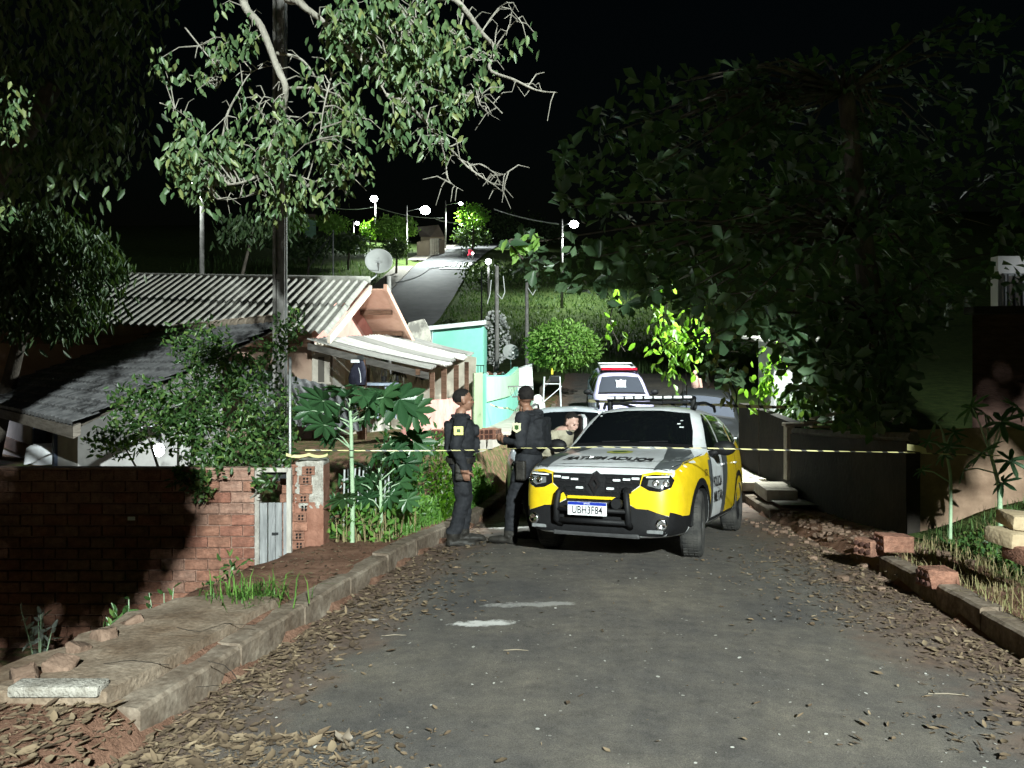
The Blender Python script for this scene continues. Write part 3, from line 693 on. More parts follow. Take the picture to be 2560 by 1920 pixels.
obj('gap_panel', MB().box((-.01, .06, 1.17), (.24, .01, .07)), darks, gt)  # dark sheet painted in for the shaded gap below the top beam
pole_thing('metal_pipe', 'thin galvanised pipe standing behind the gate', (-2.19, 7.5, -.5), (-2.19, 7.5, 1.55), .016, .014, steel, cat='pipe')
# hollow-brick pier
pr = thing('brick_pier', 'broken pier of hollow bricks patched with grey mortar and red mud', 'pier', (-2.08, 7.55, -.45))
mud = mat('red_mud_render', (.17, .075, .05), col2=(.28, .14, .10), rough=.95, scale=5, bump=.8)
ren = mat('rough_grey_mortar', (.26, .24, .21), col2=(.45, .43, .39), rough=.95, scale=16, bump=1.0)
m = MB(); m.grid(lambda a, b: (-.19+a*.40, -.012+.012*vnoise(a*9, b*12)-.004*vnoise(a*40, b*40), b*.56), 26, 30); obj('mud_render', m, mud, pr, smooth=True)
m = MB(); m.grid(lambda a, b: (-.05+.03*vnoise(3, b*22)*2+a*(.26-.06*vnoise(3, b*22)), -.014+.02*vnoise(a*8, b*9)-.006*vnoise(a*50, b*50), .50+b*.44), 30, 34); obj('mortar_patch', m, ren, pr, smooth=True)
obj('core', MB().box((.01, .135, .45), (.39, .25, .96)), mud, pr)
hb = brick_mesh(.125, .085, .06, brm[3], 11); hb2 = brick_mesh(.125, .085, .06, brm[0], 12)
hm = MB()
for i in range(2):
    for j in range(2): hm.cyl((-.016+i*.032, -.034, -.014+j*.030), (0, 1, 0), .0105, .012, 10)
hme = hm.mesh('holes'); hme.materials.append(flat('hole_shade', (.004, .003, .003), .9))  # black discs paint the shade inside the brick holes
for k in range(10):
    zz = .045+k*.092; xx = -.155-.0*k
    inst('brick', [hb, hb2][k % 2], pr, (xx+.02*(k % 2)+.0, .0, zz), (0, 0, random.uniform(-.03, .03)))
    if k != 5: inst('brick', hb2 if k % 2 else hb, pr, (-.19+.125+.012*k+.02*(k % 2), -.004, zz)); 
    if k not in (3, 7): inst('hole_disc', hme, pr, (-.19+.135+.012*k+.02*(k % 2), -.004, zz))
obj('top_cap', MB().bbox((.07, .12, .945), (.28, .26, .05), .015), ren, pr)
# picket fence behind the castor plants
wf = mat('white_fence_paint', (.28, .30, .30), col2=(.42, .44, .43), scale=9, bump=.3, rough=.6)
fe = thing('picket_fence', 'low fence of thin pale metal pickets behind the castor plants', 'fence', (-1.8, 7.9, -.45))
m = MB().box((0, 0, 0), (.016, .012, .78)); pk = m.mesh('picket'); pk.materials.append(wf)
for k in range(11): inst('picket', pk, fe, (.02+k*.04, .15+k*.052*.9, .42), (random.uniform(-.05, .05), random.uniform(-.06, .06), 0))
for zz in (.15, .70): obj('rail', MB().tube([(0, .16, zz), (.43, .64, zz)], .011, 6), wf, fe)
# ================================================================ pink house
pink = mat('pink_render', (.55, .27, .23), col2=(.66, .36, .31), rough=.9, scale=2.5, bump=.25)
pinkd = mat('shaded_pink_render', (.42, .15, .12), col2=(.5, .2, .17), rough=.9, scale=2.5, bump=.25)
cream = mat('stained_cream_render', (.40, .34, .27), col2=(.62, .56, .47), rough=.92, scale=1.8, bump=.3, contrast=(.3, .6))
fibro = mat('lichen_fibre_cement', (.22, .215, .19), col2=(.40, .39, .36), rough=.92, scale=7, bump=.5, contrast=(.3, .7))
fibro_l = mat('pale_fibre_cement', (.34, .33, .31), col2=(.50, .485, .455), rough=.9, scale=3, bump=.3)
fibro_d = mat('dirty_fibre_cement', (.17, .165, .155), col2=(.30, .29, .27), rough=.92, scale=3, stretch=(.4, 3, 1), bump=.4)
AP = Vector((-3.41, 17.0, 3.31)); gd = Vector((-.14, -.99, 0)).normalized(); rd = Vector((-.99, .14, 0)).normalized()
ph = thing('pink_house', 'pink house with a corrugated gable roof and a sagging sheet veranda', 'house', (-3.41, 17, -.4)); O = ph.location
slopek = 1.18/2.31
def HP(s, t, z): return Vector((AP.x, AP.y, 0))+gd*s+rd*t+Vector((0, 0, z))-O     # s toward camera from ridge, t back from gable
def ridge(t): return AP.z+.03*t
nsh = 8; shw = 1.02
for row in range(2):
    for k in range(nsh):
        m = MB(); s0, s1 = ((-.0, 1.28), (1.2, 2.42))[row]; lift = .05 if row == 0 else 0
        def fn(a, b, k=k, s0=s0, s1=s1, lift=lift):
            t = -.22+k*shw+a*(shw+.06); s = s0+(s1-s0)*b
            return HP(s, t, ridge(t)-slopek*s+.038*sin(t*2*pi/.177)+lift*.6+.012*k % 2+.02*vnoise(t*.8, s))
        m.grid(fn, 48, 3); o = obj('roof_sheet', m, fibro, ph, smooth=True)
m = MB()
for k in range(2): m.grid(lambda a, b: HP(-2.42*b, -.22+a*8.2, ridge(a*8)-slopek*2.42*b-.01+.03*sin(a*8.2*2*pi/.177)), 200, 2)
obj('rear_roof', m, fibro, ph, smooth=True)
m = MB().tube([HP(0, -.24+k*.5, ridge(k*.5)+.03) for k in range(17)], .075, 8); obj('ridge_cap', m, fibro, ph, smooth=True)
# gable and walls
m = MB(); zE = AP.z-slopek*2.0
m.add([HP(0, .30, AP.z-.16), HP(1.95, .30, zE-.1), HP(1.95, .30, 1.9), HP(-1.95, .30, 1.9), HP(-1.95, .30, zE-.1)], [(0, 1, 2, 3, 4)]); obj('gable_wall', m, pink, ph)
m = MB(); m.add([HP(1.95, .31, 1.9), HP(-2.6, .31, 1.9), HP(-2.6, .31, -.6), HP(1.95, .31, -.6)], [(0, 1, 2, 3)]); obj('front_wall', m, cream, ph)
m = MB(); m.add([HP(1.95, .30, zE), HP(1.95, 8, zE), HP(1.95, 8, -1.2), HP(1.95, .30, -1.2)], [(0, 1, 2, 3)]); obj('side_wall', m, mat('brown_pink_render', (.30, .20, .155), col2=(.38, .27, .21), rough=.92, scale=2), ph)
# barge boards and the deep overhang on the far slope
def board(name, s0, s1, t0, t1, dz, th, mt):
    a = [HP(s0, t0, ridge(t0)-slopek*abs(s0)+dz), HP(s1, t0, ridge(t0)-slopek*abs(s1)+dz), HP(s1, t1, ridge(t1)-slopek*abs(s1)+dz), HP(s0, t1, ridge(t1)-slopek*abs(s0)+dz)]
    b = [p-Vector((0, 0, th)) for p in a]; mm = MB().add(a+b, [(0, 1, 2, 3), (4, 5, 6, 7), (0, 1, 5, 4), (1, 2, 6, 5), (2, 3, 7, 6), (3, 0, 4, 7)]); return obj(name, mm, mt, ph)
cremb = mat('cream_board', (.60, .50, .42), col2=(.7, .6, .52), rough=.8, scale=3)
board('barge_board', -.05, 2.42, -.27, -.21, -.06, .16, cremb)
board('far_barge_board', -2.45, -.05, -.62, -.54, -.03, .14, mat('salmon_board', (.55, .32, .24), col2=(.64, .4, .31), rough=.8, scale=3))
board('soffit', -2.4, -.1, -.54, .30, -.10, .03, MATS['salmon_board'])
for s_ in (-.9, -1.8): obj('purlin', MB().box((HP(s_, -.1, ridge(0)-slopek*abs(s_)-.19)), (.75, .11, .10), rz=math.atan2(rd.y, rd.x)), mat('dark_timber', (.10, .055, .035), col2=(.19, .11, .075), rough=.85, scale=4, stretch=(1, 6, 6), bump=.4), ph)
DT = MATS['dark_timber']
m = MB(); m.add([HP(-.05, .29, AP.z-.18), HP(-1.9, .29, AP.z-.18-slopek*1.85), HP(-1.9, .29, AP.z-.55-slopek*1.85), HP(-.05, .29, AP.z-.62)], [(0, 1, 2, 3)]); obj('shaded_gable_strip', m, pinkd, ph)  # darker pink puts the shade of the overhang into the wall colour
obj('eave_rafter', MB().add([HP(2.3, .1, 1.98), HP(2.3, 8, 2.1), HP(2.3, 8, 1.9), HP(2.3, .1, 1.78), HP(2.36, .1, 1.98), HP(2.36, 8, 2.1), HP(2.36, 8, 1.9), HP(2.36, .1, 1.78)], [(0, 1, 2, 3), (4, 5, 6, 7), (0, 1, 5, 4), (3, 2, 6, 7), (0, 3, 7, 4)]), DT, ph)
# window on the side wall
wn = obj('window', MB().box(HP(1.99, 0, 0)*0+(PX(803, 924, 15.02)-O), (.34, .05, .62)), mat('pale_window_paint', (.42, .38, .33), scale=4), ph)
obj('pane', MB().box(PX(803, 924, 14.98)-O, (.12, .02, .5)), flat('dim_glass', (.10, .09, .08), .15), wn)
obj('sill', MB().box(PX(803, 958, 14.97)-O, (.4, .1, .04)), MATS['pale_window_paint'], wn)
# door in the front wall, seen under the veranda
dr_ = MB().add([HP(.9, .28, 1.75), HP(.15, .28, 1.75), HP(.15, .28, -.2), HP(.9, .28, -.2)], [(0, 1, 2, 3)]); d_ = obj('door', dr_, mat('white_door', (.6, .58, .54), col2=(.68, .66, .62), scale=2), ph)
obj('handle', MB().ell(HP(.25, .25, .8), (.03, .03, .03), 8, 6), darks, d_)
# veranda roof sheets (bilinear sagging sheet field)
vn0, vf0, vn1, vf1 = Vector((-3.88, 14.35, 1.93)), Vector((-2.87, 20, 2.22)), Vector((-1.5, 14.5, 1.36)), Vector((-.99, 20, 1.72))
ns = 9
for k in range(ns):
    m = MB(); jag0, jag1 = random.uniform(-.04, .06), random.uniform(-.12, .10); rot_ = random.uniform(-.01, .01)
    def fn(a, b, k=k, jag1=jag1, rot_=rot_):
        q = (k+a*1.08)/ns; p0 = vn0.lerp(vf0, q); p1 = vn1.lerp(vf1, q); d = (p1-p0)
        p = p0+d*(b*(1+jag1/d.length))
        return p-O+Vector((0, 0, .022*sin(q*ns*2*pi*3.5)+.02*(k % 2)-.05*sin(pi*b)*.6+.01*vnoise(q*9, b*6)+rot_*b*8*(a-.5)))
    m.grid(fn, 30, 6)
    obj('veranda_sheet', m, [fibro_d, fibro_l, fibro_l, fibro_d, fibro_l, fibro_l, fibro_l, fibro_d, fibro_d][k], ph, smooth=True)
def beam(name, a, b, w_, h, mt, par=ph):
    a, b = Vector(a)-O, Vector(b)-O; d = (b-a); n = Vector((-d.y, d.x, 0)).normalized()*w_/2; u = Vector((0, 0, h/2))
    q = [a-n-u, a+n-u, a+n+u, a-n+u]; r = [p+d for p in q]
    return obj(name, MB().add(q+r, [(0, 1, 2, 3), (4, 5, 6, 7), (0, 1, 5, 4), (1, 2, 6, 5), (2, 3, 7, 6), (3, 0, 4, 7)]), mt, par)
dz = Vector((0, 0, -.13))
beam('veranda_beam', vn0+dz+Vector((0, .1, 0)), vn1+dz+Vector((-.1, .1, 0)), .08, .13, mat('grey_beam', (.06, .055, .05), col2=(.13, .12, .11), rough=.9, scale=4, stretch=(1, 6, 6)))
beam('veranda_beam', vn1+dz+Vector((-.3, 0, .08)), vf1+dz+Vector((-.3, 0, .08)), .08, .11, DT)
# low front wall and posts
def fz(y): return max(interp(y, PAD), zr(y)+.1)
def street_wall(name, y0, y1, h0, h1, mt, par, th=.14, n=10, z0=None, dx=0, base=0):
    m = MB()
    for s in range(n):
        a, b = y0+(y1-y0)*s/n, y0+(y1-y0)*(s+1)/n; ha = h0+(h1-h0)*s/n; hb_ = h0+(h1-h0)*(s+1)/n
        q = []
        for y, h in ((a, ha), (b, hb_)):
            zb = fz(y)+base
            for xx in (xw(y)+dx, xw(y)+dx-th):
                q += [Vector((xx, y, zb-(.5 if base == 0 else 0))), Vector((xx, y, fz(y)+h))]
        q = [p-par.location for p in q]
        m.add(q, [(0, 1, 5, 4), (2, 3, 7, 6), (1, 3, 7, 5), (0, 2, 6, 4)]+([(0, 1, 3, 2)] if s == 0 else [])+([(4, 5, 7, 6)] if s == n-1 else []))
    return obj(name, m, mt, par)
street_wall('low_wall', 13.2, 18.4, .72, .86, mat('faded_pink_render', (.50, .24, .21), col2=(.62, .36, .32), rough=.92, scale=3.5, bump=.35), ph)
for Y_, wd in ((13.6, .15), (15.0, .09), (15.96, .11), (17.1, .11), (18.2, .1)):
    q = (Y_-14.5)/5.5; top = vn1.lerp(vf1, max(0, q))-Vector((.3, 0, .1)); x = xw(Y_)-.07
    if Y_ == 13.6: x, Y_, top = -2.86, 14.5, Vector((-2.86, 14.5, 1.55))
    zb = fz(Y_)+(.6 if Y_ > 15 else -.2)
    obj('post', MB().add([(x+sx*wd/2-O.x, Y_+sy*wd/2-O.y, (zb, top.z)[k]-O.z) for k in (0, 1) for sx, sy in ((-1, -1), (1, -1), (1, 1), (-1, 1))],
        [(0, 1, 2, 3), (4, 5, 6, 7), (0, 1, 5, 4), (1, 2, 6, 5), (2, 3, 7, 6), (3, 0, 4, 7)]), DT, ph)
m = MB().add([Vector(p)-O for p in ((-3.2, 20.15, -.5), (-1.0, 20.15, -.5), (-.95, 20.15, 1.62), (-3.2, 20.15, 2.1), (-3.2, 20.3, -.5), (-1.0, 20.3, -.5), (-.95, 20.3, 1.62), (-3.2, 20.3, 2.1))], [(0, 1, 2, 3), (4, 5, 6, 7), (3, 2, 6, 7), (1, 2, 6, 5)]); obj('veranda_end_wall', m, cream, ph)
st_ = obj('stain_wall', MB().add([HP(-1.3, .2, 1.45), HP(-2.9, .2, 1.45), HP(-2.9, .2, -.4), HP(-1.3, .2, -.4)], [(0, 1, 2, 3)]), mat('mouldy_white_render', (.22, .21, .19), col2=(.6, .57, .5), rough=.92, scale=1.6, bump=.3, contrast=(.42, .55)), ph)
# hanging things on the veranda
def hang(name, label, cat, loc): return thing(name, label, cat, loc)
jk = hang('jacket', 'dark blue jacket with a light stripe hanging from the veranda post', 'jacket', PX(893, 962, 14.3)); jk.scale = (.8, .8, .8); jm = mat('navy_cloth', (.012, .013, .025), col2=(.03, .03, .05), rough=.9, scale=9)
m = MB()
for k, (z, rx, ry, ox) in enumerate([(0, .19, .08, 0), (.15, .21, .09, 0), (.35, .18, .09, .02), (.52, .12, .07, .04), (.60, .05, .05, .05)]):
    for a in range(18): q = 2*pi*a/18; m.v.append((ox+rx*cos(q)*(1+.08*sin(5*q)), ry*sin(q), z))
for k in range(4):
    for a in range(18): m.f.append([k*18+a, k*18+(a+1) % 18, (k+1)*18+(a+1) % 18, (k+1)*18+a]); m.m.append(0)
obj('cloth', m, jm, jk, smooth=True); obj('stripe', MB().tube([(.10, -.085, .05), (.09, -.09, .25), (.05, -.085, .4)], .008, 5), whp, jk)
obj('hook', MB().tube([(.05, 0, .58), (.05, 0, .72)], .006, 5), darks, jk)
bk = hang('planter_pot', 'small black pot hanging on cords in front of the white door', 'pot', PX(960, 954, 14.6))
obj('pot', MB().lathe([(.001, 0), (.045, 0), (.06, .1), (.052, .1), (.04, .02)], (0, 0, 0), (0, 0, 1), 14), flat('black_plastic', (.008, .008, .009), .5), bk)
m = MB()
for a in (-.05, .05, .02): m.tube([(a, 0, .1), (a*.6, 0, .36)], .006, 5)
obj('cord', m, darks, bk)
fern = leafmat('dry_fern', [(.05, .045, .02), (.10, .08, .04)], trans=.2)
def hanging_fern(label, p, n, ln):
    r = hang('hanging_plant', label, 'plant', p); P = np.zeros((n, 3)); D = rdir(n, (0, 0, -.35)); D[:, 2] = np.abs(D[:, 2])*.6
    V_, T_ = [], []; m = MB()
    for k in range(n):
        a = random.random()*6.28; l = ln*random.uniform(.5, 1); pts = [(cos(a)*l*t, sin(a)*l*t*.6, .12*t*(1-t)*4-l*1.1*t*t) for t in (0, .25, .5, .75, 1)]
        m.tube(pts, [.012, .014, .012, .009, .002], 4)
    obj('fronds', m, fern, r); obj('pot', MB().lathe([(.001, -.1), (.05, -.1), (.07, .02), (.06, .02)], (0, 0, 0), (0, 0, 1), 12), MATS['black_plastic'], r)
    obj('cord', MB().tube([(0, 0, 0), (0, 0, .3)], .006, 5), darks, r)
hanging_fern('drooping dry plant hanging over the low pink wall', PX(1057, 938, 15.6), 22, .26)
hanging_fern('dark trailing plant hanging beside the veranda beam', PX(995, 940, 14.9), 16, .3)
tb = thing('table', 'pale blue round plastic table under the veranda', 'table', PX(955, 1010, 14.9)); bl_ = mat('pale_blue_plastic', (.38, .44, .55), rough=.4, scale=3, var=.05, bump=0)
obj('tabletop', MB().lathe([(.001, .42), (.33, .42), (.34, .40), (.34, .37), (.001, .37)], (0, 0, 0), (0, 0, 1), 24), bl_, tb)
for k in range(4): a = k*pi/2+.5; obj('leg', MB().tube([(cos(a)*.22, sin(a)*.22, .38), (cos(a)*.28, sin(a)*.28, -.3)], .02, 6), bl_, tb)
wb = thing('lamp_box', 'small white box fixed under the veranda beam end', 'box', PX(888, 903, 14.2)); obj('shell', MB().bbox((0, 0, 0), (.15, .1, .06), .01), whp, wb); obj('bracket', MB().box((.09, .05, .07), (.1, .1, .08)), darks, wb)
# satellite dishes
def dish(label, c, r, az, el, mast):
    c = Vector(c); d_ = thing('satellite_dish', label, 'satellite dish', c); m = MB()
    ax = Vector((sin(az)*cos(el), -cos(az)*cos(el), sin(el))); gm = mat('dish_grey', (.24, .245, .24), rough=.5, scale=5, var=.06, bump=0)
    m.lathe([(.001, -.16*r), (r*.4, -.13*r), (r*.75, -.05*r), (r, .06*r), (r*1.02, .06*r), (r*.75, -.09*r), (r*.4, -.17*r), (.001, -.2*r)], (0, 0, 0), ax, 32); obj('reflector', m, gm, d_, smooth=True)
    f = ax*(r*.95)-Vector((0, 0, r*.55)); low = Vector((0, 0, -r*.9)); obj('feed_arm', MB().tube([low, f], .018, 6), steel, d_); obj('feed_horn', MB().cyl(f, ax, .035, .12, 10), steel, d_)
    u = ax.orthogonal().normalized(); sd_ = Vector((0, 0, 1)).cross(ax).normalized(); upv = ax.cross(sd_).normalized()
    mk = mat('faded_print', (.2, .2, .2), rough=.7, scale=9)
    for nm, (dx, dy, sx, sy) in (('print_line', (0, .10, .62, .045)), ('print_line', (.04, -.02, .5, .04)), ('print_mark', (-.02, .32, .16, .12))):
        q = [sd_*((dx+a*sx/2)*r)+upv*((dy+b*sy/2)*r)-ax*(r*.12) for a, b in ((-1, -1), (1, -1), (1, 1), (-1 if nm == 'print_line' else 0, 1))]; obj(nm, MB().add(q, [(0, 1, 2, 3)]), mk, d_)
    mm = [Vector(p)-c for p in mast]; obj('mast', MB().tube([-ax*r*.2]+mm, .02, 8), steel, d_, smooth=True)
    return d_
dc = PX(947, 653, 18.6); dish('large pale satellite dish mounted above the pink gable', dc, .33, .15, .35, [PX(940, 690, 18.5), PX(905, 715, 17.3)])
dc = PX(1277, 880, 27.5); dish('smaller grey satellite dish beside the round trimmed tree', dc, .30, .25, .4, [PX(1278, 920, 27.8), PX(1278, 990, 27.8)])
# white broken parapet and mint house
bp2 = thing('broken_parapet', 'jagged white plaster parapet between the pink and mint houses', 'wall', PX(1040, 900, 21.5))
pts = [(1008, 838), (1022, 806), (1060, 797), (1073, 822), (1079, 860), (1076, 930), (1008, 930)]
m = MB().prism([(p[0], p[1]) for p in pts], 0, .18, lambda a, b, h: PX(a, b, 21.5)+Vector((0, h, 0))-bp2.location); obj('slab', m, MATS['mouldy_white_render'], bp2)
mint = mat('mint_render', (.22, .60, .47), col2=(.27, .66, .53), rough=.85, scale=1.5, bump=.15)
pale_g = mat('pale_green_render', (.36, .58, .38), col2=(.42, .64, .45), rough=.85, scale=2, bump=.15)
mh = thing('mint_house', 'small mint green house with a white roof edge', 'house', (-1.7, 25, -.4)); O2 = mh.location
m = MB(); xa, xb = -2.75, -.95; m.add([(xa-O2.x, 0, 0), (xb-O2.x, 0.25, 0), (xb-O2.x, .25, 3.12), (xa-O2.x, 0, 2.95), (xa-O2.x, 4, 0), (xb-O2.x, 4, 0), (xb-O2.x, 4, 3.1), (xa-O2.x, 4, 2.95)], [(0, 1, 2, 3), (1, 5, 6, 2), (5, 4, 7, 6), (4, 0, 3, 7)]); obj('wall', m, mint, mh)
m = MB(); ra, rb = Vector((xa-.1-O2.x, -.2, 2.92)), Vector((xb+.1-O2.x, .05, 3.14))
m.add([ra, rb, rb+Vector((0, 0, .13)), ra+Vector((0, 0, .13)), ra+Vector((0, 4.4, .2)), rb+Vector((0, 4.4, .2)), rb+Vector((0, 4.4, .33)), ra+Vector((0, 4.4, .33))], [(0, 1, 2, 3), (4, 5, 6, 7), (3, 2, 6, 7), (0, 1, 5, 4), (1, 2, 6, 5), (0, 3, 7, 4)])
obj('roof', m, fibro, mh); obj('roof_edge', MB().add([ra-Vector((0, .02, .0)), rb-Vector((0, .02, 0)), rb+Vector((0, -.02, .14)), ra+Vector((0, -.02, .14))], [(0, 1, 2, 3)]), mat('white_metal', (.62, .66, .66), rough=.5, scale=4, var=.08), mh)
obj('drain_pipe', MB().tube([(xa+.12-O2.x, -.04, 2.9), (xa+.12-O2.x, -.04, 2.5)], .02, 6), steel, mh)
# mint street wall, gate and railing
mw = thing('mint_wall', 'two tone mint and pale green street wall along the lit pavement', 'wall', (xw(20), 20, fz(20)))
street_wall('wall', 20, 26.2, 1.42, 1.36, mint, mw, th=.14, n=12)
street_wall('upper_panel', 20.15, 26.1, 1.38, 1.32, pale_g, mw, th=.05, n=12, dx=.05, base=.72)
obj('end_pillar', MB().bbox((-.06, -.12, .6), (.26, .26, 1.75), .015), mint, mw)
gg = thing('green_gate', 'olive green sheet gate between the pink wall and the mint wall', 'gate', (xw(19.2), 19.2, fz(19.2)))
obj('leaf_panel', MB().bbox((0, 0, .72), (.05, 1.1, 1.5), .01, rz=-.15), mat('olive_sheet', (.28, .36, .22), col2=(.34, .42, .27), rough=.6, scale=3), gg)
obj('gap_strip', MB().box((.09, .58, .72), (.05, .05, 1.5), rz=-.15), darks, gg)  # dark strip puts the shade of the open gap into colour
rl = thing('window_grille', 'dark barred grille on the pale wall left of the mint wall', 'grille', PX(1195, 953, 20.2))
for k in range(5): obj('bar', MB().box((-.15+k*.075, 0, .21), (.018, .018, .44)), darks, rl)
for zz in (.0, .42): obj('rail', MB().box((0, 0, zz), (.34, .03, .025)), darks, rl)
# far brick fence with pale ornaments, white panel
bf = thing('ornament_wall', 'low red brick wall topped with pale cut out ornaments', 'wall', PX(1248, 940, 28.5)); m = MB().box((0, 0, -.2), (1.25, .14, .75)); obj('wall', m, brm[1], bf)
for k in range(4):
    mm = MB().tube([(-.45+k*.3, -.09, -.1), (-.45+k*.3, -.1, .05)], .02, 6); mm.lathe([(.025, 0), (.06, .01), (.06, .04), (.025, .05)], (-.45+k*.3, -.12, .08), (0, 1, 0), 12, close=True); obj('ornament', mm, whp, bf)
wpn = thing('white_sheet', 'bright white sheet hung beside the mint wall', 'sheet', PX(1310, 1000, 26.4)); m = MB()
c_ = [PX(1288, 922, 26.4), PX(1330, 908, 26.6), PX(1334, 985, 26.6), PX(1292, 985, 26.4)]
m.grid(lambda a, b: c_[0].lerp(c_[1], a).lerp(c_[3].lerp(c_[2], a), b)-wpn.location+Vector((0, .03*sin(a*9)+.01*sin(b*14), 0)), 16, 12); obj('cloth', m, mat('bright_cloth', (.78, .8, .8), rough=.9, scale=5, var=.05), wpn, smooth=True)
obj('pole', MB().tube([(-.32, .05, 1.05), (-.32, .05, -.6)], .02, 6), steel, wpn); obj('line', MB().tube([(-.32, .03, 1.08), (.34, .03, 1.26)], .008, 5), steel, wpn)
# rubbish basket on a post
ba = PX(1301, 1040, 19.0); bz = fz(19.0); rbk = thing('rubbish_basket', 'wire rubbish basket on a rusty post by the lit pavement', 'basket', (ba.x, 19, bz)); rust = mat('rusty_steel', (.13, .06, .035), col2=(.25, .13, .08), rough=.8, scale=12, bump=.3)
H_ = CAMZ-(992-HV)/F*19-bz; obj('post', MB().tube([(0, 0, -.1), (0, 0, H_)], .028, 8), rust, rbk)
m = MB(); tp, bt, hh = (.31, .2), (.2, .14), .26
for (sx, sy), zz in ((tp, H_+hh), (bt, H_)): m.tube([(-sx, -sy, zz), (sx, -sy, zz), (sx, sy, zz), (-sx, sy, zz), (-sx, -sy, zz)], .010, 5)
obj('rim', m, steel, rbk)
for k in range(18):
    t = k/18*4; i = int(t); f = t-i; cs = [(-1, -1), (1, -1), (1, 1), (-1, 1), (-1, -1)]; q = (cs[i][0]*(1-f)+cs[i+1][0]*f, cs[i][1]*(1-f)+cs[i+1][1]*f)
    obj('wire_bar', MB().tube([(q[0]*bt[0], q[1]*bt[1], H_), (q[0]*tp[0], q[1]*tp[1], H_+hh)], .006, 4), steel, rbk)
# white frame stand with box and sack behind the silver car
sp_ = PX(1380, 985, 24.0); stn = thing('tube_stand', 'white tube frame stand holding a black box near the trimmed tree', 'stand', (sp_.x, 24, fz(24) if sp_.x < Lk(24) else zr(24))); hz = 1.5-(930-HV)/F*24-stn.location.z
m = MB()
for x in (-.3, .3): m.tube([(x, -.15, 0), (x*.8, -.15, hz*.9)], .018, 6); m.tube([(x, .15, 0), (x*.8, .15, hz*.9)], .018, 6)
m.tube([(-.3, -.15, hz*.35), (.3, -.15, hz*.7)], .015, 6); m.tube([(-.27, -.15, hz*.75), (.27, -.15, hz*.75)], .015, 6); obj('frame', m, whp, stn)
obj('box', MB().bbox((.1, 0, hz*.85), (.34, .3, .22), .03), MATS['black_plastic'], stn); obj('bottle', MB().lathe([(.001, 0), (.04, 0), (.04, .12), (.015, .16), (.015, .2)], (-.0, 0, hz*.95), (0, 0, 1), 10), flat('yellow_plastic', (.7, .55, .05), .4), stn)
sk = thing('white_sack', 'full white sack leaning beside the tube stand', 'sack', (stn.location.x-.45, 24, stn.location.z)); m = MB().ell((0, 0, .38), (.24, .2, .4), 16, 12); m.v = [(a*(1+.12*vnoise(c*9, a*9)), b, c) for a, b, c in m.v]; obj('sack', m, mat('sack_white', (.7, .7, .68), rough=.9, scale=8, bump=.4), sk, smooth=True)
# hollow bricks lying on the lit pavement
def hollow_brick(label, p, rz, rx=0, mt=0):
    o = thing('hollow_brick', label, 'brick', p, rz, group='loose hollow bricks on the pavement'); o.rotation_euler = (rx, 0, rz)
    obj('clay_block', MB().bbox((0, 0, .095), (.29, .14, .19), .006), brm[mt], o); m = MB()
    for i in range(3):
        for j in range(2): m.box((-.09+i*.09, 0, .05+j*.09), (.07, .1435, .07))
    obj('cells', m, flat('clay_cells', (.06, .025, .018), .9), o); return o
for k, (u, v, Y, rz, rx) in enumerate([(1112, 1098, 13.8, .6, 0), (1128, 1085, 14.2, .2, .3), (1190, 1105, 14.0, .1, 0), (1212, 1103, 14.05, .5, 0), (1238, 1098, 14.3, 1.2, 0), (1100, 1108, 13.6, -.5, 0), (1224, 1085, 15.2, .3, 0)]):
    p = PX(u, v, Y); hollow_brick(['hollow clay brick standing just left of the left officer', 'tilted hollow clay brick against the pink wall', 'hollow clay brick right behind the left officer', 'hollow clay brick in the middle of the row on the pavement', 'hollow clay brick turned end on at the right of the row', 'hollow clay brick half hidden by castor leaves', 'hollow clay brick farthest back on the pavement'][k], (p.x, Y, fz(Y)+.02), rz, rx, k % 2)
